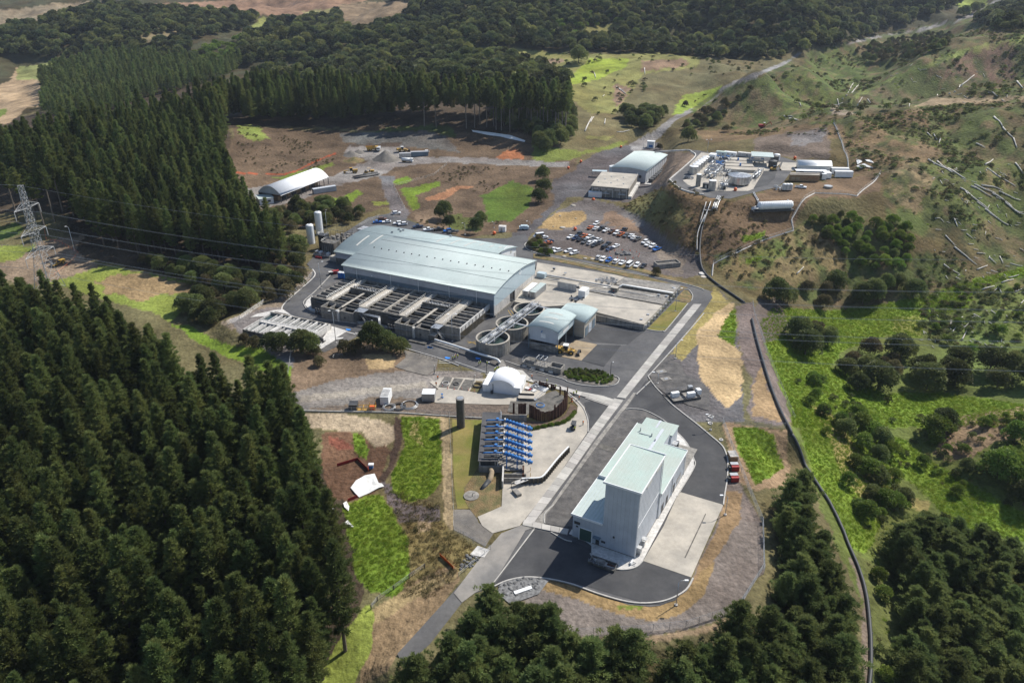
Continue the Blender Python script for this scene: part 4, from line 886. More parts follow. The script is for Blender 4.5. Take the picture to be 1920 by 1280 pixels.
for u0 in (0.0, 33.3):
    filt(u0 + .4, u0 + 7.2); walk(u0 + 7.2, u0 + 10.3)
    B('water', 'sludge', t, (u0+10.3,.4,.5,u0+22.6,TD-.4,TZ-1.4))
    for y in (6.2, 12.6, 17.8): B('partition_wall', 'conc_old', t, (u0+10.3,y,.5,u0+22.6,y+.45,TZ+(.9 if y==12.6 else -.1)))
    B('partition_wall', 'conc_dark', t, (u0+10.3,12.2,.5,u0+22.6,12.55,TZ+1.2)); B('cross_wall', 'conc_old', t, (u0+16.2,.4,.5,u0+16.6,12.1,TZ-.1)); B('cross_wall', 'conc_old', t, (u0+16.2,13.1,.5,u0+16.6,TD-.4,TZ-.1))
    B('launder', 'conc', t, (u0+16.9,-3,TZ,u0+17.7,12,TZ+.25))
    for y in (3.1, 9.4, 15.4, 20.8): B('weir_wall', 'conc_old', t, (u0+10.3,y,.6,u0+22.6,y+.25,TZ-.5))
    B('equipment_deck', 'steel', t, (u0+12,13.4,TZ+.3,u0+21,14.8,TZ+.45))
    mb = MB(); rail(mb, [(u0+10.5,13.2,TZ+.5),(u0+22.4,13.2,TZ+.5)], 1.1, 1.2); rail(mb, [(u0+12,16,TZ),(u0+22,16,TZ)], 1.1, 1.2)
    for k in range(9): mb.box(u0+11+k*1.25,13.5,TZ+.4,u0+11.4+k*1.25,14.1,TZ+.9+random.random()*.6)
    mb.build('scraper_drive', 'steel', t)
    wk0 = u0 + 22.6
    wd_ = 3.6 if u0 else 3.4
    walk(wk0, wk0 + wd_); filt(wk0 + wd_, wk0 + wd_ + 7.2)
    if not u0: B('party_wall', 'conc', t, (33.2,.4,.5,33.7,TD-.4,TZ+.1))
    # inlet chambers standing proud of the front
    ch = B('inlet_chamber', 'conc_old', t, (u0+9,-5.2,0,u0+16.6,-4.8,4.7), (u0+9,-4.8,0,u0+9.4,0,4.7), (u0+16.2,-4.8,0,u0+16.6,0,4.7), (u0+9.4,-.4,0,u0+16.2,0,4.7), (u0+12.6,-4.8,0,u0+12.9,-.4,4.6))
    B('water', 'sludge', ch, (u0+9.4,-4.8,3.2,u0+12.6,-.4,3.4), (u0+12.9,-4.8,3.2,u0+16.2,-.4,3.4)); B('ledge', 'conc_old', ch, (u0+9,-5.5,2.2,u0+16.6,-5.2,2.6)); B('buttress', 'conc_white', ch, (u0+16.6,-5.4,0,u0+17.3,-4.2,4.3))
    ch = B('inlet_chamber', 'conc_old', t, (u0+17.5,-4.6,0,u0+23.4,-4.2,4.3), (u0+23.0,-4.2,0,u0+23.4,0,4.3), (u0+17.5,-4.2,0,u0+17.9,0,4.3)); B('water', 'sludge', ch, (u0+17.9,-4.2,2.8,u0+23,0,3)); B('hatch', 'dark', ch, (u0+19.2,-4.68,1.4,u0+19.9,-4.6,2.1))
    for k in range(3):
        mb = MB(); mb.cyl(u0+5+k*1.2,-3.4,.1,2.1,.38,.3,10); mb.cyl(u0+5+k*1.2,-3.4,2.1,2.5,.42,.42,10); mb.build('pump', 'dark', t, True)
    mb = MB(); mb.tube([(u0+3.5,-.9,TZ-1.3),(u0+23,-.9,TZ-1.3)], .55, 10); mb.tube([(u0+1,-.2,4.8),(u0+7,-.2,4.8)], .25, 8); mb.build('dark_pipe', 'black', t, True)
    st = MB()
    for k in range(12): st.box(u0+24+k*.35,-3.2,4.9-k*.38,u0+24.35+k*.35,-2.0,5.0-k*.38)
    so = st.build('stair', 'steel', t); mb = MB()
    for yy in (-3.2, -2): mb.tube([(u0+24,yy,6),(u0+28.2,yy,1.5)], .05, 4)
    mb.build('handrail', 'steel', so)
[B('platform', 'steel', t, b) for b in ((23.5,-3.6,4.9,27.6,-.1,5.0), (56.6,-3.6,4.9,60,-.1,5.0))]
mb = MB(); [mb.tube([(27+k*.0,-2.4-k*.5,4.2),(34,-2.4-k*.5,4.2),(36,-5-k*.4,1.2)], .16, 6) for k in range(3)]; mb.build('pipework', 'steel', t, True)
mb = MB(); [mb.box(x,-3.9,0,x+.5,-3.4,2.8) for x in (31,)]; mb.build('control_cabinet', 'conc_white', t); B('ramp', 'conc_dark', t, (50,-8.4,.05,57,-6.6,.55))

# ---- round tanks with their bridge
for i, (x, y, lb) in enumerate(((-6.7,241.5,'nearest of three round grey concrete tanks under the long steel bridge'),(0.0,253.3,'middle one of three round concrete tanks under the long steel bridge'),(6.4,265.8,'farthest of three round concrete tanks, beside the gable of the large hall'))):
    t = thing('round_tank', lb, 'tank', (x, y, 0), 0, 'round concrete tanks under the bridge')
    n = 32; ro, ri, zt = 5.85, 5.45, 5.1
    for k in range(16):
        a0, a1 = 2 * math.pi * (k + .02) / 16, 2 * math.pi * (k + .98) / 16; am = (a0 + a1) / 2
        MB().prism([(ro*math.cos(a), ro*math.sin(a)) for a in (a0, am, a1)] + [(ri*math.cos(a), ri*math.sin(a)) for a in (a1, am, a0)], 0, zt).build('wall_panel', 'conc_old', t)
    mb = MB(); vs_ = []; 
    for k in range(n):
        a = 2*math.pi*k/n; vs_ += [((r_)*math.cos(a), (r_)*math.sin(a), z_) for r_, z_ in ((ro+.12,zt-.1),(ro+.12,zt+.12),(ri-.05,zt+.12),(ri-.05,zt-.1))]
    mb.add(vs_, [(k*4+j, k*4+(j+1)%4, ((k+1)%n)*4+(j+1)%4, ((k+1)%n)*4+j) for k in range(n) for j in range(4)]); mb.build('rim', 'conc', t)
    mb = MB(); mb.cyl(0,0,.2,3.5,ri,ri,32); mb.build('water', 'water', t); mb = MB(); mb.cyl(0,0,3.4,5.4,.7,.7,12); mb.build('centre_column', 'conc_white', t)
    mb = MB(); mb.tube([(5.95,-1.6,.2),(5.95,-1.6,5.2)], .12, 6); mb.tube([(3.5,-4.95,.2),(3.5,-4.95,4.4)], .1, 6); mb.build('drain_pipe', 'steel', t)
b0, b1 = w('Z1',1385,1048,5.6), w('Z1',1785,752,5.6)
t = thing('tank_bridge', 'long galvanised steel bridge spanning the tops of the three round tanks', 'bridge', (b0.x, b0.y, 0), math.atan2(b1.y-b0.y, b1.x-b0.x)); bl = (b1-b0).length
B('deck', 'steel', t, (0,-.7,5.35,bl,.7,5.5)); B('girder', 'steel', t, (0,-.85,5.2,bl,-.7,5.9)); B('girder', 'steel', t, (0,.7,5.2,bl,.85,5.9)); B('cable_tray', 'steel', t, (0,1.6,5.6,bl,1.9,5.75)); B('cable_tray', 'steel', t, (0,-2.0,5.5,bl,-1.6,5.6))
mb = MB(); rail(mb, [(0,-.8,5.6),(bl,-.8,5.6)], 1.1, 1.5, .045); rail(mb, [(0,.8,5.6),(bl,.8,5.6)], 1.1, 1.5, .045); mb.build('handrail', 'steel', t)
for k in range(6): B('drive_motor', 'steel', t, (bl*(.12+k*.155),-.5,5.5,bl*(.12+k*.155)+1,.5,6.5))
for x in (bl*.5, bl*.95): B('side_gangway', 'steel', t, (x,-6.5,5.1,x+.9,-.7,5.25))

# ---- left filter tank
t = thing('low_filter_tank', 'low pale concrete filter tank with narrow parallel channels, left of the bend in the road', 'tank', (-98.6, 254.6, 0), R(-23.5))
FL, FD, FZ = 27.5, 16.0, 2.3
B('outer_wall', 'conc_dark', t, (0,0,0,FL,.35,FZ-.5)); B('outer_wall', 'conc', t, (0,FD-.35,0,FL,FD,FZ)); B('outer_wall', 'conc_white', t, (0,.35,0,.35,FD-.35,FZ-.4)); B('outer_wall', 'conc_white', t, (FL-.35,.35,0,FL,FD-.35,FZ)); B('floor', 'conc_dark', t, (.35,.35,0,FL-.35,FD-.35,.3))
B('water', 'water', t, (.35,.35,.3,FL-.35,FD-.35,1.3))
wk = B('walkway', 'conc_white', t, (2,7.1,1.4,FL-.6,9.2,FZ+.1)); mb = MB(); rail(mb, [(2,7.2,FZ+.1),(FL-.6,7.2,FZ+.1)], 1.05, 1.8); rail(mb, [(2,9.1,FZ+.1),(FL-.6,9.1,FZ+.1)], 1.05, 1.8); mb.build('handrail', 'steel', wk)
B('walkway', 'conc_white', t, (10.5,.35,1.4,12.4,7.1,FZ+.1))
for k in range(12): B('channel_wall', 'conc_white', t, (3.4+k*2,9.2,.4,3.8+k*2+(.4 if k%2 else 0),FD-.35,FZ-(.0 if k%2 else .45)))
for k in range(5): B('channel_wall', 'conc_white', t, (1.8+k*1.75,.35,.4,2.15+k*1.75+(.4 if k%2 else 0),7.1,FZ-.1-(.3 if k%2 else 0)))
for k in range(6): B('channel_wall', 'conc_white', t, (13.6+k*1.5,.35,.4,13.95+k*1.5+(.4 if k%2 else 0),7.1,FZ-.1-(.3 if k%2 else 0)))
B('valve_house', 'conc_white', t, (22.5,-.6,0,26.6,-.2,3.4), (26.2,-.2,0,26.6,5,3.4), (22.5,-.2,0,22.9,5,3.2)); mb = MB(); rail(mb, [(22.5,-.4,3.2),(26.4,-.4,3.4),(26.4,5,3.4)], 1, 1.3); [mb.box(22.6+k*.45,.2,3.0,22.8+k*.45,4.9,3.15) for k in range(8)]; mb.build('grating', 'steel', t)
for k in range(3):
    mb = MB(); mb.cyl(29.5+k*.9,6.5-k*.4,.1,1.8,.3,.25,10); mb.box(29.3+k*.9,5.2,.1,29.7+k*.9,7,.5); mb.build('pump', 'dark', t, True)

# ---- concrete yard (covered reservoirs) with its cells
yz = 2.2
t = thing('covered_reservoir', 'flat pale concrete reservoir roof with panelled side walls in the middle of the plant', 'reservoir', (0,0,0))
def prism_px(pts, z, z0=0): return MB().prism([(W(u,v,z).x, W(u,v,z).y) for u, v in pts], z0, z)
prism_px(S('Z2', [(497,500),(700,540),(935,525),(1045,430),(1245,455),(1200,390),(1250,370),(1325,318),(1250,300),(670,208),(660,260)]), yz).build('yard_deck', 'conc', t)
slabsp = [('reservoir_roof','conc',[(935,533),(1045,428),(1608,530),(1470,672)],yz+.5), ('reservoir_roof','conc_old',[(1040,418),(1120,395),(1210,415),(1260,395),(1660,455),(1612,520)],yz+.35), ('reservoir_roof','conc_old',[(1262,372),(1325,318),(1745,378),(1685,445)],yz+.55)]
for nm, mm, pp, zz in slabsp: prism_px(S('Z2', pp), zz, .0).build(nm, mm, t)
a_, b_ = w('Z2',1060,597,yz), w('Z2',1470,672,yz+.5); a_.z = b_.z = 0; dv = b_ - a_; n_ = int(dv.length / 2.0)
nn = Vector((dv.y, -dv.x, 0)).normalized() * .14
for k in range(n_):
    p, q_ = a_ + dv * (k + .02) / n_, a_ + dv * (k + .98) / n_
    MB().prism([(p.x+nn.x,p.y+nn.y),(q_.x+nn.x,q_.y+nn.y),(q_.x-nn.x,q_.y-nn.y),(p.x-nn.x,p.y-nn.y)], 0, yz+.35).build('wall_panel', 'conc_old', t)
a_, b_ = w('Z2',1470,672,yz+.5), w('Z2',1740,385,yz+.5); a_.z = b_.z = 0; dv = b_ - a_; n_ = int(dv.length / 3.2)
for k in range(n_):
    p = a_ + dv * (k + .2) / n_; MB().box(p.x+.1,p.y,.3,p.x+.9,p.y+.5,2.0).build('cabinet', 'conc_white' if k % 2 else 'steel', t)
# pipe runs on the reservoir
def pipe(q, pts, zs, r, m='steel', name='pipe', label=None, n=8, group=None, smoothk=0, cat='pipe', rise=0):
    zs = zs if isinstance(zs, list) else [zs] * len(pts)
    P_ = [w(q, x, y, z) for (x, y), z in zip(pts, zs)]
    if smoothk: P_ = smooth_path(P_, smoothk)
    mb = MB(); mb.tube([p + Vector((0,0,rise)) for p in P_], r, n)
    return tag(mb.build(name, m, None, True), label, cat, group)
pipe('Z2', [(665,290),(760,305),(1000,350),(1225,388)], yz+.7, .42, 'conc_white', label='thick pale pipe crossing the reservoir deck from the large hall', name='process_pipe')
pipe('Z2', [(720,330),(900,352),(1100,385),(1220,400)], yz+.5, .2, 'steel', label='thin steel pipe beside the thick pale pipe on the reservoir deck', name='process_pipe')
pipe('Z2', [(740,372),(1000,410),(1200,432),(1260,462)], yz+.4, .15, 'steel', label='thin pipe running behind the white unit on the reservoir deck', name='process_pipe')
pipe('Z2', [(1265,402),(1310,375),(1690,437),(1680,470)], [yz+.9,yz+1.2,yz+1.2,.6], .36, 'white', label='white pipe bridging the gap between the two rear reservoir roofs', name='process_pipe')
pipe('Z2', [(1280,420),(1600,470)], yz+.6, .12, 'steel', label='thin pipe lying on the middle reservoir roof', name='process_pipe')
p = w('Z2',1250,420,yz+.5); t = thing('valve_box', 'dark grey square valve box where the pale pipe meets the reservoir roofs', 'valve box', p, SA); B('body', 'conc_dark', t, (-1.3,-1.2,0,1.3,1.2,1.6)); B('lid', 'conc', t, (-1.45,-1.35,1.6,1.45,1.35,1.75)); B('sign_plate', 'red', t, (-.3,-1.26,.2,.2,-1.2,.6))
for i, (x, y, lb) in enumerate(((795,262,'small dark vent post on the deck behind the large hall'),(1112,352,'small grey cabinet standing between the deck pipes'),(880,290,'low pale hatch on the deck behind the large hall'),(1580,458,'small grey vent at the right end of the middle reservoir roof'),(1640,462,'pale hatch at the right edge of the middle reservoir roof'),(1690,400,'round hatch near the right end of the rear reservoir roof'),(1500,600,'small dark hatch near the right end of the front reservoir roof'),(1450,636,'small dark hatch at the front corner of the front reservoir roof'))):
    p = w('Z2', x, y, yz+.5); t = thing('roof_fitting', lb, 'fitting', p, SA); hh = (.9,1.1,.25,.6,.3,.25,.2,.2)[i]; B('body', ('dark','steel','conc_white','steel','white','steel','dark','dark')[i], t, (-.45,-.35,0,.45,.35,hh)); B('cap', 'steel', t, (-.55,-.45,hh,.55,.45,hh+.08))
t = thing('pipe_manifold', 'cluster of grey valves and rails where the deck pipes cross', 'valves', w('Z2',1190,350,yz), SA); mb = MB(); random.seed(3)
rail(mb, [(-4,-2,0),(4,-2,0),(4,3,0),(-4,3,0)], 1.1, 1.3)
for k in range(14): x, y = random.uniform(-4,4), random.uniform(-3,3); mb.box(x,y,0,x+random.uniform(.2,1.2),y+.3,random.uniform(.3,1.4))
mb.build('frame', 'steel', t); mb = MB(); [mb.tube([(-4,k*.9-1,.5),(4,k*.9-1,.5)], .14) for k in range(4)]; mb.build('pipework', 'conc_white', t)
t = thing('pipe_manifold', 'jumble of pumps and pipes on the deck beside the white unit', 'valves', w('Z2',965,490,yz), SA); mb = MB()
for k in range(16): x, y = random.uniform(-3.4,2.4), random.uniform(-2,2); mb.box(x,y,0,x+random.uniform(.2,.9),y+.4,random.uniform(.3,.9))
mb.build('frame', 'dark', t); mb = MB(); [mb.tube([(-3,k*.7-1,.4),(3,k*.7-1,.4)], .12) for k in range(4)]; mb.build('pipework', 'steel', t)

# ---- containers
def container(loc, rz, L_, W_, H_, m, label, mroof=None, door='steel', ribs=True, group=None, cat='container'):
    t = thing('container', label, cat, loc, rz, group)
    B('body', m, t, (0,0,.12,L_,W_,H_)); B('roof', mroof or m, t, (.0,.0,H_,L_,W_,H_+.08))
    if ribs:
        n = max(4, int(L_ / .9)); mb = MB()
        for k in range(n): mb.box(L_*(k+.25)/n,-.05,.3,L_*(k+.65)/n,0,H_-.2); mb.box(L_*(k+.25)/n,W_,.3,L_*(k+.65)/n,W_+.05,H_-.2)
        tag(mb.build('side_ribs', m, t), kind='stuff')
    mb = MB(); mb.box(-.06,.15,.25,0,W_/2-.04,H_-.15); mb.box(-.06,W_/2+.04,.25,0,W_-.15,H_-.15); mb.build('doors', door, t)
    mb = MB()
    for y in (W_*.3, W_*.42, W_*.58, W_*.7): mb.box(-.12,y-.03,.3,-.06,y+.03,H_-.2)
    mb.build('lock_rods', 'dark', t)
    return t
sy = SA + R(90)
def cont_px(q, x, y, z, *a, **k): return container(w(q, x, y, z), *a, **k)
cont_px('Z2',655,482,yz,sy,10.5,2.6,2.7,'steel','grey ribbed container with pale blue lid strip beside the large hall', mroof='roof_blue')
cont_px('Z2',600,472,yz,sy,9.5,2.5,2.6,'conc_white','pale container tucked between the ribbed container and the hall wall', mroof='white')
cont_px('Z2',820,402,yz,SA,8.4,2.6,3.0,'conc_white','pale ribbed bin container with tan lid in the middle of the deck', mroof='conc')
cont_px('Z2',975,475,yz,SA,2.9,4.6,3.3,'white','white insulated unit with roof fan near the reservoir roof', ribs=False)
cont_px('Z2',665,320,yz,SA,3.6,2.4,2.0,'clad_blue','small blue grey box against the far corner of the hall gable', ribs=False)
t = thing('roof_fan', 'dark round fan on the roof of the white insulated unit', 'fan', w('Z2',975,398,yz+3.4), 0); mb = MB(); mb.cyl(0,0,0,.5,.7,.6,12); mb.build('housing', 'dark', t); mb = MB(); mb.cyl(0,0,.5,.58,.5,.5,12); mb.build('grille', 'black', t)

# ---- workshop
t = thing('workshop', 'blue roofed workshop open at ground level beside the round tanks', 'building', (5.9, 243.9-.2, 0), R(-26))
rf = arch_roof(0,11.1,0,15.2,8.4,9.7,'y').build('roof', 'roof_blue2', t, True)
def on3(x): return 8.4 + 1.3*(1-(2*(x+.6)/12.3-1)**2)
for y in (3, 7, 11):
    mb = MB(); vs_ = []
    for i in range(6): x = 2.5 + i * 1.1; vs_ += [(x, y, on3(x)+.05), (x, y+.7, on3(x)+.05)]
    mb.add(vs_, [(2*i, 2*i+2, 2*i+3, 2*i+1) for i in range(5)]); mb.build('skylight', 'skylight', rf)
arch_gable(0,11.1,0,3.6,8.4,9.7,'y').build('gable', 'clad', t)
B('side_wall', 'clad_blue', t, (10.8,.3,5.2,11.1,15.2,8.2)); B('side_wall', 'clad_blue', t, (0,.3,4.2,.3,15.2,8.2)); B('sign_panel', 'white', t, (11.1,4.5,6.0,11.16,9.5,7.4))
B('low_wall', 'conc_old', t, (0,.0,0,10.6,.3,2.6)); B('back_wall', 'conc_dark', t, (0,15,0,11,15.25,8.2)); B('side_wall', 'conc_dark', t, (0,.3,0,.28,15,3))
for x, y in ((.0,-.32),(10.8,-.1),(10.8,7.4),(10.8,14.9)): B('column', 'clad_dark', t, (x,y,0,x+.3,y+.3,5.5))
mb = MB(); mb.beam((.3,-.08,.4),(10.6,-.08,3.6),.1); mb.beam((.3,-.08,3.6),(10.6,-.08,.4),.1); mb.build('bracing', 'dark', t)
B('bulk_heap', 'dark', t, (1,4,0,8,14,2.2)); B('window', 'white', t, (4.6,-.05,5,6.4,0,6.6)); B('lift_beam', 'blue', t, (5,-.9,7.5,5.25,.0,7.75))
t = thing('workshop_annex', 'lower annex with blue barrel roof and roller doors behind the workshop', 'building', (5.9+15.5*.438+3.4*.9, 243.9+15.5*.9-3.4*.438, 0), R(-26))
arch_roof(0,11.5,0,12,6.4,7.4,'y').build('roof', 'roof_blue2', t, True); arch_gable(0,11.5,0,0,6.4,7.4,'y').build('gable', 'conc', t); arch_gable(0,11.5,11.7,0,6.4,7.4,'y').build('gable', 'conc', t)
B('wall', 'conc', t, (11.2,.3,0,11.5,11.7,6.1)); B('wall', 'conc_dark', t, (0,.3,0,.3,11.7,6.1))
for k in range(3): B('roller_door', 'clad_dark' if k != 1 else 'clad', t, (11.5,1+k*3.6,.1,11.58,3.8+k*3.6,3.6))
t = thing('sludge_press_frame', 'low concrete dewatering unit with steel frames beside the road', 'machine', w('Z2',552,985), SA)
B('skip', 'conc_old', t, (9.5,.2,.2,14.2,.5,2.2), (9.5,3.6,.2,14.2,3.9,2.2), (9.5,.5,.2,9.8,3.6,2.2), (13.9,.5,.2,14.2,3.6,2.2), (9.8,.5,.2,13.9,3.6,1.0)); B('base', 'conc_old', t, (0,.2,.1,9.5,3.6,1.6)); B('tank', 'conc_dark', t, (1,.6,1.6,4.4,3.2,2.5))
mb = MB(); rail(mb, [(0,.3,1.6),(9.4,.3,1.6),(9.4,3.5,1.6),(0,3.5,1.6),(0,.3,1.6)], 1.1, 1.3)
for x in (5,6.6,8.2): mb.beam((x,.5,1.6),(x,.5,4),.14); mb.beam((x,3.3,1.6),(x,3.3,4),.14); mb.beam((x,.5,4),(x,3.3,4),.14)
mb.beam((5,.5,4),(8.2,.5,4),.14); mb.beam((5,3.3,4),(8.2,3.3,4),.14); mb.build('steel_frame', 'steel', t)
for k in range(4): B('foot_block', 'conc_white', t, (.4+k*3.2,-.3,0,1.9+k*3.2,.15,.7))

# ---- intake building and the block in front of it
o_ = w('Z3',740,330,3.5)
t = thing('intake_building', 'pale blue roofed curved building at the head of the upper road', 'building', (60.5,466,1.5), R(-9.5+-16))
L_, D_ = 21.5, 46
a_ = Vector((60.5,466,1.5))
rf = arch_roof(0,L_,0,D_,7.2,8.3,'y').build('roof', 'roof_blue', t, True); arch_gable(0,L_,0,0,7.2,8.3,'y').build('gable', 'clad_grey', t); B('wall', 'clad', t, (L_-.3,.3,0,L_,D_,7.1)); B('wall', 'clad', t, (0,.3,0,.3,D_,7.1)); arch_gable(0,L_,D_-.3,0,7.2,8.3,'y').build('gable', 'clad_grey', t)
for k in range(9): B('rib', 'clad_grey', t, (L_,2+k*4.8,0,L_+.15,2.3+k*4.8,6.9))
for x in (14.5, 18): mb = MB(); mb.tube([(x,-.15,3.4),(x,0,3.4)], .9, 12); mb.build('fan', 'dark', t)
for k in range(8): B('cooler', 'dark', t, (L_+1.5,1+k*4.6,0,L_+4,4.4+k*4.6,2.4))
B('plinth', 'conc_white', t, (L_+.2,-3,-.3,L_+5,D_-2,.25))
t = thing('reservoir_block', 'square grey concrete block building with louvred walls and pale flat roof', 'building', (44.9,429.3,1.4), R(-8-9))
B('wall', 'conc_old', t, (0,0,0,21,32,5.6)); B('upper_wall', 'conc_dark', t, (-.02,-.12,4.3,21.02,0,5.5)); B('roof', 'conc', t, (-.4,-.4,5.6,21.4,32.4,6.1)); 
for k in range(6): B('buttress', 'conc_white', t, (.4+k*3.9,-.45,0,.8+k*3.9,0,5.5))
for k in range(5): B('louvre', 'steel', t, (1.2+k*3.95,-.2,4.2,4.0+k*3.95,-.12,5.3))
for x in (6.5, 15.5): B('door_canopy', 'conc_white', t, (x,-1.8,2.4,x+4,-.1,2.6))
for k in range(7): B('roof_hatch', 'steel', t, (2+2.4*k,8+(k%3)*7,6.1,2.7+2.4*k,9+(k%3)*7,6.35))
B('side_plinth', 'conc_white', t, (21.05,0,0,23,32,1.6))
mb = MB(); rail(mb, [(21.2,0,6.1),(21.2,32,6.1)], 1.1, 3); mb.build('handrail', 'steel', t)
t = thing('water_tank', 'white round water tank beside the curved intake building', 'tank', w('Z3',758,330,2)+Vector((0,-2,0)), 0); mb = MB(); mb.cyl(0,0,0,4.2,2.9,2.9,18); mb.build('shell', 'white', t, False); mb = MB(); mb.cyl(0,0,4.2,4.9,2.9,.4,18); mb.build('lid', 'white', t)
cont_px('Z3',572,520,1.3,R(-8),7.5,2.6,3.0,'white','white site container against the grey louvred block building')
t = thing('entrance_canopy', 'flat pale canopy on thin posts left of the louvred block building', 'canopy', w('Z3',600,362,2), R(-8)); B('roof', 'clad_blue', t, (0,0,3,9,3.4,3.2)); [B('post', 'steel', t, (x,y,0,x+.15,y+.15,3)) for x in (.2,8.6) for y in (.2,3)]
t = thing('gate_kiosk', 'small white gate kiosk on the road behind the intake building', 'kiosk', g('Z3',1040,148), R(-20)); B('cabin', 'white', t, (-2.4,-1.5,0,2.4,1.5,4.4)); B('roof', 'white', t, (-2.7,-1.8,4.4,2.7,1.8,4.7)); B('window', 'blue', t, (-1.2,-1.56,.6,1.6,-1.5,2.2))

# ---- silos and electrical compound behind the hall
for x0, x1, yb, yt, lb in ((68,125,303,175,'left of two tall white cylindrical silos by the bush'), (133,188,235,130,'right and taller of two white cylindrical silos by the bush')):
    a_, b_ = w('Z1',x0,yb), w('Z1',x1,yb); r_ = (b_ - a_).length / 2; c_ = (a_ + b_) / 2
    t = thing('silo', lb, 'silo', c_, 0, 'white silos')
    hh = 9.4 if yb == 303 else 11.5
    mb = MB(); mb.cyl(0,0,0,hh-.6,r_,r_,20); mb.build('shell', 'white', t, False); mb = MB(); mb.sphere((0,0,hh-.6), r_, 0, 16, 8, .45); mb.build('dome', 'white', t, True); mb = MB(); mb.cyl(0,0,hh-.1,hh+.25,.5,.5,10); mb.build('vent_cap', 'steel', t); mb = MB(); mb.tube([(r_+.1,0,0),(r_+.1,0,hh-.5)], .09, 6); mb.build('fill_pipe', 'steel', t)
t = thing('chemical_tank', 'dark brown square chemical tank at the end of the rear hall', 'tank', w('Z1',180,390), R(-25)); B('body', 'conc_dark', t, (0,0,0,6.8,4.8,6.2)); [B('rib', 'conc_old', t, (.3+k*1.1,-.15,0,.55+k*1.1,0,6)) for k in range(6)]; mb = MB(); rail(mb, [(0,0,6.2),(6.8,0,6.2),(6.8,4.8,6.2),(0,4.8,6.2),(0,0,6.2)], 1.1, 1.4); mb.build('handrail', 'steel', t)
t = thing('chemical_tank', 'darker narrow tank left of the brown square chemical tank', 'tank', w('Z1',145,365)+Vector((0,3,0)), R(-25)); B('body', 'dark', t, (0,0,0,3.8,3.6,7)); mb = MB(); rail(mb, [(0,0,7),(3.8,0,7),(3.8,3.6,7),(0,3.6,7),(0,0,7)], 1.1, 1.2); mb.build('handrail', 'steel', t); mb = MB(); mb.tube([(1,1,7),(1,1,9)], .12); mb.build('vent_pipe', 'steel', t)
t = thing('electrical_compound', 'cluster of grey switchgear boxes and gantries behind the chemical tanks', 'equipment', w('Z1',260,300), R(-25)); mb = MB(); random.seed(11)
for k in range(22): x, y = -4+(k%6)*3.1+random.uniform(0,.6), (k//6)*2.4+random.uniform(0,.5); B('switchgear', 'conc_old', t, (x,y,0,x+random.uniform(.8,2.2),y+random.uniform(.6,1.5),random.uniform(1,3.4)))
mb = MB()
for x in range(-4, 17, 3): mb.beam((x,0,0),(x,0,6.5),.11); mb.beam((x,9,0),(x,9,6.5),.11); mb.beam((x,0,6.4),(x,9,6.4),.08)
mb.beam((-4,0,6.4),(16,0,6.4),.08); mb.beam((-4,9,6.4),(16,9,6.4),.08); mb.beam((-4,0,4),(16,0,4),.07); mb.build('gantry', 'conc_dark', t)
B('transformer_house', 'conc_white', t, (9,8,0,17,13,5.5)); B('roof', 'clad_grey', t, (8.8,7.8,5.5,17.2,13.2,5.7))
cont_px('Z1',235,440,0,R(-25),6.5,2.6,2.4,'steel','grey plant container in front of the chemical tanks', mroof='conc')
t = thing('dosing_skid', 'low bunded dosing skid with small tanks left of the grey plant container', 'equipment', w('Z1',110,395), R(-25)); B('bund', 'conc_old', t, (0,0,0,9,3,.9)); [B('tank', 'white' if k%2 else 'steel', t, (.6+k*2.1,.5,.9,1.9+k*2.1,2.3,2.0)) for k in range(4)]
for i, (x, y, c_) in enumerate(((150,418,'left of the grey container'),(345,440,'right of the grey container'))):
    t = thing('water_barrier', 'low red water filled barrier ' + c_, 'barrier', w('Z1',x,y), R(-20), 'red barriers by the hall'); B('body', 'red', t, (-1.7,-.35,0,1.7,.35,.35)); B('upper', 'red', t, (-1.6,-.2,.35,1.6,.2,.9))
for x, y, lb in ((315,545,'left of two bright blue portable toilets at the corner of the large hall'), (342,548,'right of two bright blue portable toilets, half behind its neighbour')):
    t = thing('portable_toilet', lb, 'portable toilet', w('Z1',x,y+18), R(-25), 'blue portable toilets'); B('cabin', 'blue_tarp', t, (-.75,-.75,.1,.75,.75,2.5)); B('roof', 'white', t, (-.8,-.8,2.5,.8,.8,2.7)); B('door', 'blue', t, (-.5,-.8,.2,.5,-.75,2.2)); B('skid', 'dark', t, (-.8,-.8,0,.8,.8,.1))
for x, y, m_, lb in ((243,540,'dark','small grey bin with pale lid beside the red skip'), (276,532,'red','red skip beside the blue portable toilets')):
    t = thing('skip_bin', lb, 'bin', w('Z1',x,y), R(20)); ww = .9 if m_ == 'dark' else 1.5; B('body', m_, t, (-ww,-.8,.1,ww,.8,1.4)); B('lid', 'conc_white' if m_=='dark' else 'red', t, (-ww-.05,-.85,1.4,ww+.05,.85,1.5))
print('buildings', round(time.time() - T0, 1))

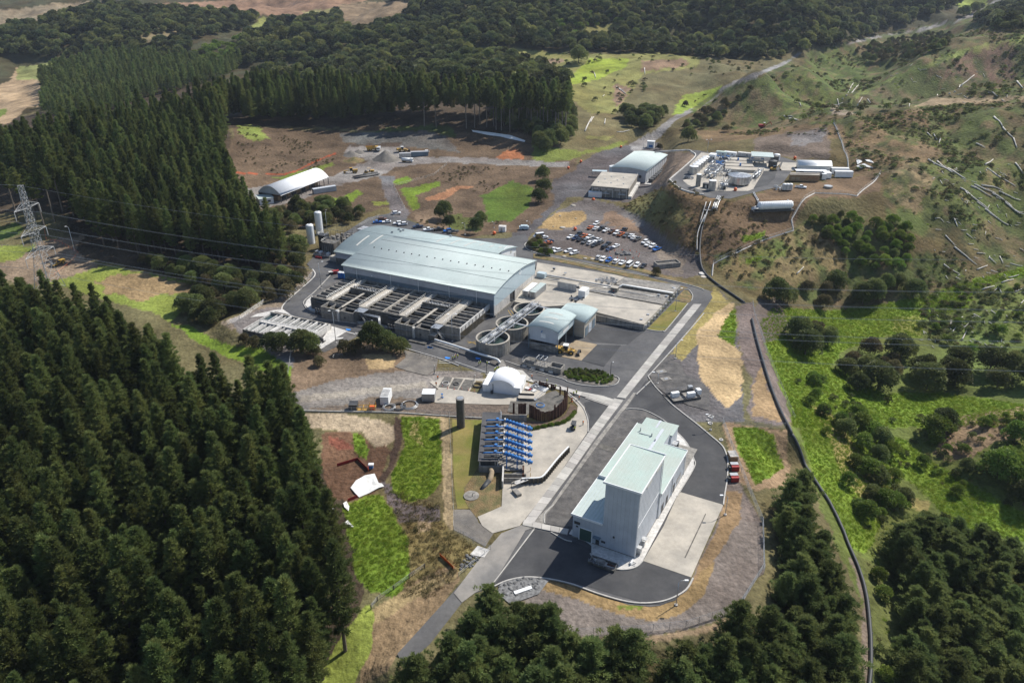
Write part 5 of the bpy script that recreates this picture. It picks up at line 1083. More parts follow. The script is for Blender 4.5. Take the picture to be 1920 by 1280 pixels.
# ------------------------------------------------------------------ works area: dome tent, boxes, piles, pumps
t = thing('dome_shelter', 'white fabric dome shelter spanning two white containers on the concrete slab', 'shelter', w('X5',800,602), R(-13.5))
B('side_container', 'white', t, (0,0,.1,2.6,8.5,2.7)); B('side_container', 'white', t, (9.6,0,.1,12.2,8.5,2.9)); B('container_doors', 'white', t, (.15,-.06,.3,1.25,0,2.5), (1.35,-.06,.3,2.45,0,2.5))
mb = MB(); vs_ = []; n = 14
for i in range(n + 1):
    a = math.pi * i / n; x, z = 6.1 - 4.3 * math.cos(a), 2.2 + 2.9 * math.sin(a)
    x2, z2 = 6.1 - 4.1 * math.cos(a), 2.2 + 2.7 * math.sin(a)
    vs_ += [(x,-.3,z),(x,8.7,z),(x2,8.7,z2),(x2,-.3,z2)]
mb.add(vs_, [(i*4+k, i*4+(k+1)%4, i*4+4+(k+1)%4, i*4+4+k) for i in range(n) for k in range(4)]); mb.build('fabric_roof', 'fabric', t, True)
for yy in (.1, 8.2):
    k = [(6.1 - 4.15 * math.cos(math.pi*i/n), 2.2 + 2.72 * math.sin(math.pi*i/n)) for i in range(n+1)]
    prof = [(10.2,.1),(2.6,.1)] + k
    prof = [(2.6,.1)] + k[:] + [(9.6,.1)]
    m_ = len(prof); mb = MB(); mb.add([(x,yy,z) for x,z in prof] + [(x,yy+.2,z) for x,z in prof], [tuple(range(m_)), tuple(range(2*m_-1,m_-1,-1))] + [(i,i+m_,(i+1)%m_+m_,(i+1)%m_) for i in range(m_)]); mb.build('end_wall', 'fabric', t)
B('door_flap', 'dark', t, (3.3,.02,.1,3.5,.1,3.3)); B('vent', 'steel', t, (5.9,.02,4.6,6.3,.1,4.9)); B('side_door', 'white', t, (12.2,3,.3,12.3,5,2.5))
t = thing('generator', 'small black bin by the left container of the white dome', 'bin', w('X5',910,628), 0); mb = MB(); mb.cyl(0,0,0,1.1,.4,.42,12); mb.build('body', 'dark', t); mb = MB(); mb.cyl(0,0,1.1,1.18,.45,.4,12); mb.build('lid', 'black', t)
t = thing('bridge_plate', 'pale sloping concrete ramp plate under the bend of the white pipe', 'ramp', (0,0,0)); MB().prism([(W(*p).x, W(*p).y) for p in S('X5', [(975,262),(1045,245),(1095,340),(1010,350)])], .3, .9).build('plate', 'conc_old', t); prism_px(S('X5', [(985,300),(1000,300),(1015,345),(1005,350)]), 0.25).build('edge_beam', 'conc_white', t)
cont_px('Z5',332,425,0,R(-3),2.6,5.6,2.9,'white','tall white open topped container on the gravel beside the wire fence', door='white', ribs=False)
t = thing('roof_louvres', 'row of pale slats on top of the white open topped container', 'grating', w('Z5',332,425,0)+Vector((0,0,3.0)), R(-3)); [B('slat', 'conc_white', t, (.1,.4+k*.8,0,2.5,.8+k*.8,.12)) for k in range(6)]
cont_px('X5',72,722,0,R(-2),4.0,3.4,2.7,'steel','low white roofed site box beside the blue standpipe', mroof='white', ribs=False)
t = thing('standpipe', 'small bright blue valve standpipe on the slab beside the low site box', 'valve', w('X5',314,685), 0); mb = MB(); mb.cyl(0,0,0,1.6,.14,.14,8); mb.tube([(-.5,0,.5),(.5,0,.5)], .16, 8); mb.build('riser', 'blue', t, True); mb = MB(); mb.cyl(0,0,1.6,1.75,.35,.35,10); mb.build('handwheel', 'blue', t)
t = thing('vent_shaft', 'tall brown cylindrical shaft standing at the corner of the lawn', 'shaft', w('Z5',869,568), 0); mb = MB(); mb.cyl(0,0,0,9.6,1.2,1.2,28); mb.build('shell', 'brown', t, False); mb = MB(); mb.cyl(0,0,9.6,9.85,1.3,1.3,28); mb.build('rim', 'conc_old', t); mb = MB(); mb.cyl(0,0,9.86,9.95,.95,.95,20); mb.build('grille', 'steel', t)
# rusted sheet piles
t = thing('sheet_pile_wall', 'curved wall of tall rusted steel sheet piles around the excavation', 'piles', (0,0,0))
base = smooth_path([w('Z5', x, y, -.5) for x, y in ((1322,512),(1400,540),(1470,536),(1530,508),(1568,468),(1576,430))], 8)
ln = sum((base[i+1]-base[i]).length for i in range(len(base)-1)); npile = int(ln / .62)
random.seed(4); hts = [4.6,4.5,4.6,4.4,4.2,3.9,3.5,3.4,3.3,3.5,3.6,3.4,3.6,5.2,4.3,4.1,4.3,4.6,4.4,4.8,5.0,5.2,5.0,5.3,5.4,5.3,7.0,6.6,6.8,6.4,6.6]
def along(P_, d):
    for i in range(len(P_)-1):
        l = (P_[i+1]-P_[i]).length
        if d <= l or i == len(P_)-2: return P_[i].lerp(P_[i+1], d/l), (P_[i+1]-P_[i]).normalized()
        d -= l
def pile(parent, p, dr, wd, h, flip, z0=-.5):
    n_ = Vector((-dr.y, dr.x, 0)) * (.16 if flip else -.16)
    mb = MB(); mb.prism([(a.x, a.y) for a in (p - dr*wd*.5 + n_*.2, p - dr*wd*.25 + n_, p + dr*wd*.25 + n_, p + dr*wd*.5 + n_*.2, p + dr*wd*.5 - n_*.1, p + dr*wd*.25 + n_*.6, p - dr*wd*.25 + n_*.6, p - dr*wd*.5 - n_*.1)], z0, h); mb.build('pile', 'rust', parent)
for k in range(npile):
    p, dr = along(base, (k + .5) * ln / npile); pile(t, p, dr, .6, hts[int(k * len(hts) / npile)] + random.uniform(-.15,.15), k % 2)
for nm, xs, y, h, lb in (('sheet_pile_group',(1256,1270,1284,1296),512,4.7,'group of four rusted sheet piles standing apart left of the curved wall'),('sheet_pile_group',(1220,),508,4.8,'single narrow rusted sheet pile at the left end of the row')):
    t = thing(nm, lb, 'piles', (0,0,0))
    for k, x in enumerate(xs): pile(t, w('Z5',x,y,-.5), Vector((1,0,0)), .62, h, k % 2)
t = thing('sheet_pile_group', 'short cut off rusted sheet piles beside the footpath behind the dome', 'piles', (0,0,0))
bp = [w('X5', x, y) for x, y in ((1412,512),(1470,525),(1535,540),(1570,552),(1640,568),(1710,590))]; lb_ = sum((bp[i+1]-bp[i]).length for i in range(len(bp)-1))
for k in range(int(lb_/.6)):
    if 9 <= k <= 9 or 13 <= k <= 14 or 18 <= k <= 19: continue
    p, dr = along(bp, (k+.5)*.6); pile(t, p, dr, .58, random.uniform(.9,1.7), k % 2, 0)
for i, (x, y, h) in enumerate(((1728,650,3.4),(1783,700,3.6),(1798,720,3.2))):
    t = thing('sheet_pile_group', ('lone thin dark pile right of the short cut off piles','tall dark pile at the back corner of the curved pile wall','second tall dark pile just in front of the back corner')[i], 'piles', (0,0,0)); pile(t, w('X5',x,y), Vector((1,0,0)), .5, h, 0)
t = thing('work_platform', 'dark steel edged work platform beside the pile wall', 'platform', w('X5',1225,712), R(-5)); B('deck', 'conc', t, (0,0,.8,4.9,2.2,.95)); B('edge', 'dark', t, (0,-.1,.6,4.9,0,1.0), (0,2.2,.6,4.9,2.3,1.5)); [B('leg', 'dark', t, (x,0,0,x+.15,.15,.8)) for x in (.1,2.4,4.6)]
t = thing('ladder_gantry', 'pale steel ladder frame leaning over the pile excavation', 'frame', w('X5',1440,715), R(35)); mb = MB(); mb.beam((0,0,.5),(4,0,3.2),.12); mb.beam((0,1,.5),(4,1,3.2),.12); [mb.beam((k*.8,0,.5+k*.54),(k*.8,1,.5+k*.54),.08) for k in range(6)]; mb.build('ladder', 'white', t); B('base', 'steel', t, (-.6,-.2,0,.4,1.2,.6))
for i, (x, y) in enumerate(((1320,580),(1365,590),(1400,560),(1430,540),(1490,590))):
    t = thing('pipe_stack', ('red and white tool stack right of the dome','short steel pipe lying right of the dome','heap of pale fittings behind the tool stack','white fittings near the footpath behind the dome','bundle of grey pipes beside the white fittings')[i], 'materials', w('X5',x,y), R(-35))
    if i in (0,): B('crate', 'red', t, (0,0,0,1.6,.8,.6)); B('lid', 'white', t, (-.3,-.3,.6,1,.7,.8))
    elif i in (2,3):
        for k in range(7): a = random.uniform(-1.2,1.2); B('fitting', 'white' if k%2 else 'steel', t, (a,k*.3-1,0,a+.9,k*.3-.75,random.uniform(.3,1.1)))
    else:
        for k in range(3 + i): mb = MB(); mb.tube([(-2,k*.4,.2),(2,k*.4,.2)], .18, 8); mb.build('pipe', 'steel', t, True)
def coil(x, y, q, r, m, lb, nturn=4, z=0):
    t = thing('hose_coil', lb, 'hose', w(q,x,y,z), 0)
    for k in range(nturn):
        mb = MB(); rr = r * (1 - .09 * (k % 3)); zz = .12 + k * .17
        mb.tube([(rr*math.cos(a*math.pi/9), rr*math.sin(a*math.pi/9), zz) for a in range(19)], .11, 6); mb.build('loop', m, t, True)
coil(735,542,'X5',1.55,'black','big black hose coil left of the dome, leaning on the container',5)
coil(355,512,'X5',1.3,'conc_white','pale hose coil in the first sorting bay from the left',3); coil(480,520,'X5',1.0,'black','dark hose coil in the second sorting bay from the left',3)
coil(390,445,'Z5',1.9,'steel','pale grey pipe coil by the wire fence, nearest the yellow frame',4); coil(455,440,'Z5',2.1,'black','dark blue pipe coil by the wire fence, second from the yellow frame',4); coil(525,425,'Z5',2.7,'steel','widest loose loop of grey pipe by the wire fence',3); coil(1490,770,'X5',1.3,'blue','pale blue hose loop hanging behind the pile wall',2,2)
t = thing('waste_bin', 'dark grey tip skip left of the yellow frame by the wire fence', 'bin', w('Z5',122,460), 0); B('body', 'dark', t, (0,0,.1,2.6,2.2,2.0)); B('rim', 'steel', t, (-.1,-.1,2.0,2.7,0,2.15), (-.1,2.2,2.0,2.7,2.3,2.15)); B('base', 'conc_white', t, (0,-.1,0,2.6,2.3,.1))
t = thing('lifting_frame', 'yellow steel lifting frame lying beside the dark skip', 'frame', w('Z5',175,462), 0); mb = MB()
for y in (0, 1.6):
    for z in (.15, 1.1): mb.beam((0,y,z),(5.6,y,z),.16)
    for x in (0,1.9,3.7,5.6): mb.beam((x,y,.1),(x,y,1.1+(1.0 if x>3 else 0)),.16)
for x in (0,1.9,3.7,5.6): mb.beam((x,0,1.1),(x,1.6,1.1),.16)
mb.beam((3.7,0,2.1),(5.6,0,2.1),.18); mb.build('frame', 'yellow', t); B('drum', 'orange', t, (3.9,.2,.2,5.4,1.4,1.4)); B('base', 'yellow', t, (0,0,0,3.4,1.5,.2))
# pump station with six blue manifolds
t = thing('pump_station', 'long grey roofed pump station on the lawn edge with a concrete end chamber', 'building', w('X6',150,905,0), R(-1))
L_, W_ = 24.5, 5.0
B('wall', 'conc_dark', t, (0,1.2,0,W_,L_,2.6)); B('roof', 'asphalt', t, (-.3,-.2,3.3,W_+.2,L_,3.5)); B('edge_beam', 'steel', t, (W_+.2,-.2,3.2,W_+.35,L_,3.75)); B('end_chamber', 'conc_old', t, (-.1,-.6,-1.5,6.3,-.2,2.1), (5.9,-.2,-1.5,6.3,1.2,2.1), (-.1,-.2,-1.5,.3,1.2,2.1)); B('opening', 'dark', t, (.1,1.1,2.6,W_,1.25,3.3)); [B('post', 'conc_white', t, (x,-.1,2.1,x+.2,.1,3.3)) for x in (.1,4.2,4.8)]
B('wing_wall', 'conc_white', t, (6.3,-7.4,-1.2,6.7,-.6,2.4)); B('yard_wall', 'conc_old', t, (6.7,-3.4,-.5,12.6,-3.1,1.7), (6.7,-5.0,-.5,12.2,-4.7,1.5)); B('chamber_floor', 'conc_old', t, (5.0,0,.2,12.0,L_,.5)); B('rear_wall', 'conc_old', t, (5.2,L_,0,12.8,L_+.3,2.6)); B('sign_plate', 'clad_dark', t, (10.6,L_-.06,1.7,12,L_,2.3)); B('gantry', 'steel', t, (5.2,.7,3.3,12.2,.85,3.5)); B('rust_post', 'rust', t, (11.6,-3.6,.2,12.1,0.4,1.8))
mb = MB(); mb.tube([(3.2,-.5,1.3),(3.4,-1.8,1.0),(3.2,-3.6,.4),(2.0,-6.0,-.4)], .72, 12); mb.build('outlet_pipe', 'sand', t, True); mb = MB(); mb.tube([(2.75,-4.5,.1),(.9,-8.0,-.5)], .78, 12); mb.build('outlet_pipe_lower', 'black', t, True)
mb = MB(); rail(mb, [(5.0,.6,3.5),(5.0,L_,3.5)], .9, 2); mb.build('handrail', 'steel', t)
proto = thing('pump_manifold', '', 'pipework', (0,0,0), 0, 'blue pump manifolds'); MAN = proto
mb = MB(); mb.tube([(-5.6,0,.8),(-4.8,0,.95),(-2.6,0,.95),(0,0,.9)], .22, 8); mb.build('riser_pipe', 'blue', proto, True)
mb = MB(); mb.tube([(0,0,.9),(7.6,-3.2,.0)], .46, 12); mb.build('thick_pipe', 'blue', proto, True)
for k in range(8):
    f_ = .06 + k * .12; c_ = Vector((7.6*f_, -3.2*f_, .9-.9*f_)); d_ = Vector((7.6,-3.2,-.9)).normalized(); mb = MB(); mb.tube([c_ - d_*.12, c_ + d_*.12], .66 if k != 7 else .8, 12); mb.build('flange', 'blue', proto, True)
mb = MB(); mb.cyl(-2.2,0,.9,1.5,.2,.2,8); mb.cyl(-2.2,0,1.5,1.6,.45,.45,10); mb.build('handwheel', 'blue', proto); B('collar', 'conc_white', proto, (-.25,-.45,.45,.15,.45,1.4)); B('collar', 'conc_white', proto, (6.0,-3.1,-.3,6.25,-2.0,.75)); B('black_box', 'dark', proto, (-5.4,-.9,.0,-.4,-.25,.4)); [B('support_leg', 'blue', proto, (x,y,-3.2,x+.3,y+.3,.3)) for x, y in ((.6,-.5),(3.4,-1.7),(.6,-1.6))]
for i in range(6):
    p = w('X6', 540 - i*4.5, 180 + i * 98, 4.0)
    o = proto if i == 0 else copy_tree(proto)
    o.location = p; o['label'] = 'blue ribbed pump manifold, ' + ('farthest of the six, by the rear wall','second from the rear wall','third from the rear wall','third from the near end of the pump station','second from the near end of the pump station','nearest of the six to the camera')[i]
# retaining wall with posts
t = thing('retaining_wall', 'curved pale capped retaining wall with dark timber posts beside the concrete yard', 'wall', (0,0,0))
cap = smooth_path([w('X6', x, y, 1.8) for x, y in ((785,1005),(900,1002),(1040,995),(1110,965),(1200,860),(1330,700),(1490,530))], 4)
mb = MB()
for i in range(len(cap)-1):
    a, b = cap[i], cap[i+1]; d = (b - a); d.z = 0; d.normalize(); n_ = Vector((-d.y, d.x, 0)) * .2; mb.prism([(p.x,p.y) for p in (a+n_,a-n_,b-n_,b+n_)], 1.6, 1.8)
mb.build('cap', 'white', t); lc = sum((cap[i+1]-cap[i]).length for i in range(len(cap)-1)); mb = MB()
for k in range(int(lc/1.05)+1):
    p, d = along(cap, k*1.05); n_ = Vector((d.y,-d.x,0)) * .45; q_ = p + n_; MB().box(q_.x-.17,q_.y-.17,-.3,q_.x+.17,q_.y+.17,1.75).build('post', 'post_wood', t)
for i in range(len(cap)-1):
    a, b = cap[i], cap[i+1]; d = (b - a); d.z = 0; d.normalize(); n_ = Vector((d.y,-d.x,0)); mb.prism([(p.x,p.y) for p in (a+n_*.02,a+n_*.22,b+n_*.22,b+n_*.02)], -.2, 1.58)
mb.build('boards', 'conc_dark', t)
for k, y in enumerate((395,490,595,690,795,900,985)):
    t = tag(MB().cyl(0,0,0,1.15,.07,.07,8).cyl(0,0,1.15,1.22,.09,.03,8).build('bollard', 'yellow'), 'yellow bollard on the concrete yard beside the pumps, number %s from the rear wall' % ('one','two','three','four','five','six','seven')[k], 'bollard', 'yellow bollards along the pumps'); t.location = w('X6',915,y,.15)
t = thing('drain_chute', 'pale concrete chute and hatch in front of the pump station', 'chute', w('X6',700,1170), R(30)); B('slab', 'conc_white', t, (0,0,1.3,3.8,1.4,1.45)); B('trough', 'conc_old', t, (-1.6,-3.4,0,-.3,-.6,.9)); mb = MB(); rail(mb, [(0,0,1.4),(3.8,0,1.4),(3.8,1.4,1.4)], 1, 1.2); mb.build('handrail', 'steel', t); mb = MB(); mb.tube([(-.8,1,.1),(-.8,1,1.6),(.4,1.2,1.6)], .12, 8); mb.build('pipe', 'conc_old', t, True)
t = thing('manhole', 'round concrete manhole slab on the lawn in front of the pump station', 'manhole', w('Z8',1295,680), 0); mb = MB(); mb.cyl(0,0,0,.3,2.0,2.0,24); mb.build('slab', 'conc_old', t); mb = MB(); mb.tube([(.3,-.3,.3),(.3,-.3,1.1),(.8,0,1.0)], .1, 6); mb.build('vent_pipe', 'dark', t)
t = thing('transformer_pen', 'fenced pair of white transformer lids in a dark steel pen on gravel', 'enclosure', w('Z2',1690,1268), R(16)); B('slab', 'conc_old', t, (0,0,0,9.5,5.4,.25)); B('frame', 'dark', t, (0,0,.25,9.5,.15,.9), (0,5.25,.25,9.5,5.4,.9), (0,.15,.25,.15,5.25,.9), (9.35,.15,.25,9.5,5.25,.9), (4.7,.15,.25,4.85,5.25,.9)); B('transformer', 'white', t, (1,3.0,.3,3.6,4.2,1.8)); B('transformer', 'white', t, (5.7,1.4,.3,8.3,2.6,1.9)); B('cabinet', 'white', t, (9.6,2.6,0,11.0,4.2,1.8)); B('cabinet', 'steel', t, (8.2,5.6,0,9.6,6.8,1.6)); mb = MB(); rail(mb, [(0,0,.9),(9.5,0,.9),(9.5,5.4,.9),(0,5.4,.9),(0,0,.9)], 1.3, 1.2, .03); mb.build('fence_rail', 'steel', t)
for x, y, lb in ((1600,1030,'pale square hatch slab nearest the long path, on dark gravel'), (1635,1085,'pale square hatch slab left of the transformer pen')):
    t = thing('hatch_slab', lb, 'hatch', w('Z2',x,y), R(20)); B('slab', 'conc_old', t, (-1.7,-1.1,0,1.7,1.1,.3)); B('cover', 'steel', t, (-.6,-.4,.3,.6,.4,.36))
for x, y, r_, lb in ((1397,148,1.0,'square white drain lid on the gravel right of the ring road'),(1392,192,.7,'round white cover right of the ring road'),(1465,302,.6,'round pale cover on the verge by the ring road bend'),(1375,170,.4,'small white cap beside the square drain lid')):
    t = thing('drain_cover', lb, 'drain cover', w('Z6',x,y), 0); mb = MB(); mb.cyl(0,0,0,.3,r_,r_,16 if r_ < 1 else 4); mb.build('ring', 'conc_white', t); mb = MB(); mb.cyl(0,0,.3,.34,r_*.5,r_*.5,12); mb.build('lid', 'dark', t)
# red and dark skips on the right verge
for x, y, m_, lb in ((1525,448,'wood','tan open crate skip, farthest of the three stacks on the right verge'),(1528,512,'red','dark and red skip in the middle of the right verge'),(1525,585,'red','nearest red skip with grey lid on the right verge')):
    t = thing('skip_bin', lb, 'skip', w('Z6',x,y), R(2))
    if m_ == 'wood': B('body', 'wood', t, (0,0,.1,2.2,3.2,1.6)); [B('slat', 'conc_white', t, (-.05,.2+k*.62,1.6,2.25,.6+k*.62,1.7)) for k in range(5)]
    else: B('body', 'red', t, (.3,0,.1,2.3,1.9,1.5)); B('lid', 'steel', t, (.2,.9,1.5,2.3,2.1,1.7)); B('hopper', 'dark', t, (-.4,.3,.1,.3,1.6,1.2)); B('base', 'dark', t, (0,-.1,0,2.3,2.1,.1))
# white sheets on the earthworks
def tarp(q, pts, label, z=.25, seed=0):
    c_ = G(q, pts); mb = MB(); n = len(c_); mid = sum(c_, Vector()) / n; random.seed(seed)
    rings = [[p for p in c_], [p.lerp(mid, .33) for p in c_], [p.lerp(mid, .66) for p in c_], [mid]]
    vs_ = []
    for ri, rr in enumerate(rings):
        for p in rr: vs_.append((p.x, p.y, h1(p.x, p.y) + z + random.uniform(-.08, .16)))
    fs = []
    for r_ in range(2): fs += [(r_*n+i, r_*n+(i+1)%n, (r_+1)*n+(i+1)%n, (r_+1)*n+i) for i in range(n)]
    fs += [(2*n+i, 2*n+(i+1)%n, 3*n) for i in range(n)]
    mb.add(vs_, fs); o = mb.build('tarpaulin', 'tarp_white', None); md = o.modifiers.new('thick', 'SOLIDIFY'); md.thickness = .05
    return tag(o, label, 'tarpaulin')
tarp('Z8', [(390,620),(430,570),(500,530),(570,515),(600,585),(625,590),(642,612),(600,625),(530,660),(455,692),(420,660)], 'large white sheet spread over bare brown earth beside the pines', seed=1)
tarp('Z8', [(335,740),(360,725),(380,760),(375,795),(345,770)], 'small white sheet edge at the foot of the pines, upper one', seed=2)
tarp('Z8', [(335,890),(370,865),(415,915),(385,918)], 'small white sheet at the foot of the pines, lower one', seed=3); tarp('Z8', [(210,785),(250,770),(280,790),(240,800)], 'scrap of white sheet showing between the pines', seed=4)
tarp('Y2', [(733,736),(830,748),(950,765),(1035,795),(1030,803),(940,778),(820,762),(740,745)], 'long white sheet strip along the bank below the dark pine wood', .4, 5)
tarp('X2', [(1480,320),(1550,340),(1570,360),(1500,400)], 'crumpled pale sheet on the hillside beyond the fence, upper one', .4, 6); tarp('X2', [(1480,425),(1600,385),(1740,455),(1640,430),(1550,460)], 'crumpled grey sheet on the hillside beyond the fence, lower one', .5, 7); tarp('X2', [(1610,320),(1700,330),(1750,375),(1640,350)], 'flattened brownish sheet right of the two crumpled sheets', .3, 8)
t = thing('portable_pump', 'blue and white portable pump standing at the top of the white sheet', 'pump', g('Z8',540,470), 0); B('body', 'blue', t, (-.7,-.5,.2,.7,.5,1.1)); B('lid', 'white', t, (-.5,-.5,1.1,.9,.5,1.5)); B('stand', 'orange', t, (-.5,-1.2,0,-.35,-1.05,1.4)); B('frame', 'steel', t, (-.7,-.5,0,.7,.5,.2))
def strip_fence(q, pts, h, m, name, label, sp=2.2, cat='fence', mesh_m=None, wires=3, z=None, post=.05, rail_m='steel', group=None, fill=False, base=0):
    P_ = [w(q, x, y, z) for x, y in pts] if z is not None else G(q, pts)
    t = thing(name, label, cat, P_[0], 0, group); o0 = P_[0]; mbw = MB(); first = None
    tot = 0
    for i in range(len(P_)-1):
        d = P_[i+1] - P_[i]; n = max(1, int(d.length / sp))
        for k in range(n + (1 if i == len(P_)-2 else 0)):
            p = P_[i].lerp(P_[i+1], k / n)
            if z is None: p.z = h1(p.x, p.y)
            if first is None: first = MB().cyl(0,0,-.2,h+.05,post,post,6).build('post', m, t)
            else: c = first.copy(); COL.objects.link(c); c.parent = t; KIDS[t].append(c); c.location = p - o0
            if k or i:
                for wz in ([h*(j+1)/wires for j in range(wires)]): mbw.tube([prev - o0 + Vector((0,0,wz)), p - o0 + Vector((0,0,wz))], .022 if wz < h else .035, 4)
                if base and wz == h: mbw.tube([prev - o0 + Vector((0,0,.1)), p - o0 + Vector((0,0,.1))], base, 4)
                if fill: mbw.add([prev-o0, p-o0, p-o0+Vector((0,0,h)), prev-o0+Vector((0,0,h))], [(0,1,2,3)])
            prev = p.copy()
    if P_ and z is None: pass
    mbw.build('mesh_panel' if not fill else 'net', mesh_m or rail_m, t)
    return t
strip_fence('Z8', [(1130,84),(1140,300),(1150,560),(1160,760),(1163,945),(1310,1035),(1400,1065)], 1.9, 'steel', 'security_fence', 'steel mesh fence running down beside the pump station lawn', 2.5, wires=6, z=0)
strip_fence('Z8', [(0,38),(400,46),(700,52),(1125,80),(1500,100)], 1.6, 'steel', 'wire_fence', 'low wire fence along the kerb above the bright grass', 2.5, wires=5, z=.1)
strip_fence('Z8', [(1390,1065),(1440,1075),(1200,1280)], 1.1, 'steel', 'handrail_fence', 'galvanised handrail at the culvert beside the lower road', 2, wires=2, z=.2)
strip_fence('Z6', [(1890,225),(1700,220),(1480,185),(1475,195),(1560,420),(1640,620),(1690,740),(1740,860),(1750,1190)], 2.0, 'steel', 'security_fence', 'tall mesh security fence curving round the right side of the site', 2.8, wires=7, z=0)
strip_fence('Y6', [(1895,280),(1770,480),(1520,560),(1280,585)], 2.0, 'steel', 'security_fence', 'tall mesh security fence along the bottom right verge above the conifers', 2.8, wires=7, z=0)
strip_fence('Y6', [(1280,585),(1000,598),(910,570)], 2.0, 'steel', 'security_fence', 'short mesh fence run behind the conifers at the bottom', 2.8, wires=7, z=0)
strip_fence('Y7', [(1280,870),(1350,840),(1500,740),(1590,735),(1650,700),(1760,590),(1740,560)], 1.9, 'steel', 'security_fence', 'mesh fence round the bend of the road on the left side', 2.8, wires=6)
strip_fence('Y7', [(1640,1000),(1630,1100),(1615,1180),(1600,1240)], 1.7, 'conc_white', 'white_fence', 'pale rail fence running down between the gravel and the green field', 2.2, wires=3)
strip_fence('X8', [(1400,700),(1440,680),(1530,675)], 1.1, 'post_wood', 'timber_fence', 'short dark timber fence beside the shrubs left of the gravel', 1, wires=2)
strip_fence('X5', [(0,165),(130,200),(255,235),(250,205)], 1.2, 'post_wood', 'timber_fence', 'brown post fence along the verge behind the gravel area', 1.4, wires=2, z=0)
strip_fence('X5', [(215,390),(330,380),(450,375),(545,372)], 1.9, 'steel', 'wire_fence', 'thin steel gate panels standing on the verge left of the dome', 1.6, wires=4, z=0)
strip_fence('Z4', [(460,1270),(465,1210),(470,1180),(640,1100),(850,1000),(1070,930),(1055,850),(1130,720),(1230,650),(1545,672),(1720,505)], 1.7, 'conc_white', 'hillside_fence', 'pale topped fence climbing the brown slope round the hilltop plant', 3.5, wires=4, mesh_m='conc_white', base=.3)
strip_fence('Z4', [(1495,520),(1480,430),(1430,260),(1370,120)], 1.9, 'conc_white', 'hillside_fence', 'pale topped fence climbing away behind the white containers', 3.5, wires=4, mesh_m='conc_white', base=.3)
strip_fence('Z7', [(1130,465),(1400,390),(1510,295)], 1.6, 'steel', 'wire_fence', 'fence crossing the brown ground in the middle distance', 3.5, wires=3, mesh_m='conc_white')
strip_fence('Z7', [(1135,470),(1210,620),(1130,675),(1040,665),(900,730)], 1.6, 'steel', 'wire_fence', 'fence bending round the lane behind the rear hall', 3, wires=3, mesh_m='conc_white')
strip_fence('Y4', [(338,575),(350,650),(420,860),(500,1050),(580,1240)], 1.6, 'steel', 'wire_fence', 'wire fence beside the long black pipe on the right', 2.5, wires=4)
strip_fence('Y6', [(-10,470),(20,430),(100,375),(175,320),(250,270)], 1.2, 'post_wood', 'farm_fence', 'old farm fence with thick dark posts at the bottom left', 4, wires=3, post=.14)
strip_fence('Z8', [(1060,1130),(1160,1225)], .8, 'orange', 'warning_net', 'sagging red warning net on the rough grass', 1.5, wires=1, mesh_m='orange', fill=True)
strip_fence('Z8', [(290,455),(440,410),(520,490)], .9, 'red', 'warning_net', 'red warning net across the brown earth beside the pines', 2, wires=1, mesh_m='red', fill=True)
strip_fence('Z8', [(370,720),(440,690)], .9, 'red', 'warning_net', 'short red net below the large white sheet', 2, wires=1, mesh_m='red', fill=True)
strip_fence('Y7', [(250,330),(262,390),(335,405),(440,465),(400,520),(310,590)], 1.0, 'orange', 'warning_net', 'orange mesh barrier beside the steel pylon', 2.5, wires=1, mesh_m='orange')

# ------------------------------------------------------------------ lamps, cones, pylon, wires, long pipes
def lamp(q, x, y, ytop, label, two=False, z=0, arm=1, m='steel'):
    p = w(q, x, y, z) if z is not None else g(q, x, y)
    _, vt = S(q, [(x, ytop)])[0]; lo, hi = .5, 16
    for _ in range(30):
        mid = (lo + hi) / 2
        if project(p.x, p.y, p.z + mid)[1] > vt: lo = mid
        else: hi = mid
    t = thing('street_lamp', label, 'street lamp', p, 0, 'street lamps')
    mb = MB(); mb.tube([(0,0,0),(0,0,lo)], [.13,.07], 8); mb.build('pole', m, t, True)
    mb = MB(); mb.tube([(0,0,lo),(arm*.5,.1,lo+.35),(arm*1.4,.1,lo+.45)], .05, 6); mb.build('arm', m, t, True)
    B('lamp_head', 'white', t, (min(arm*1.2,arm*2),-.1,lo+.38,max(arm*1.2,arm*2),.3,lo+.55)); B('base', 'conc_white', t, (-.3,-.3,0,.3,.3,.3))
    if two: B('lamp_head', 'white', t, (-1.6,-.1,lo+.3,-.7,.3,lo+.45))
lamp('Y6',1472,452,340,'lamp post on the bank below the concrete apron at the bottom right', m='steel')
lamp('Z6',1492,800,680,'lamp post on the right verge beside the concrete apron', arm=-1); lamp('Z6',1395,235,140,'lamp post at the right of the ring road bend', arm=-1)
lamp('X8',1440,500,100,'tall double headed lamp on the low tank apron', True); lamp('Z1',170,645,450,'tall lamp post by the bend of the road left of the large hall')
lamp('Z2',1705,575,410,'lamp post on the mown verge at the end of the reservoir roofs', True); lamp('Z2',1705,930,800,'lamp post on the yellow bank right of the long path')
lamp('Z2',1218,1060,965,'dark thin post in the planted island', arm=.4, m='dark'); lamp('Z2',1572,1115,1040,'lamp post beside the hatch slabs on the dark gravel', arm=-1)
lamp('X5',848,400,265,'lamp post at the road edge left of the dome', arm=.5, m='dark'); lamp('X4',866,960,570,'tall lamp in front of the right half of the clarifier tanks', True)
lamp('X5',905,180,70,'curved lamp in front of the nearest round tank', arm=-1); lamp('Z1',218,240,62,'tall mast beside the right white silo', arm=.3); lamp('Z1',1248,240,160,'lamp post on the brown ground behind the rear hall', arm=-.7)
lamp('Z1',1735,200,145,'lamp post at the junction behind the rear hall', arm=-1); lamp('Z1',1465,190,150,'short lamp post beside the white hut', arm=-.5); lamp('X7',893,635,420,'lamp post between the blue car and the road', arm=.3); lamp('X1',690,200,25,'lamp post at the back of the hilltop plant', True, 20)
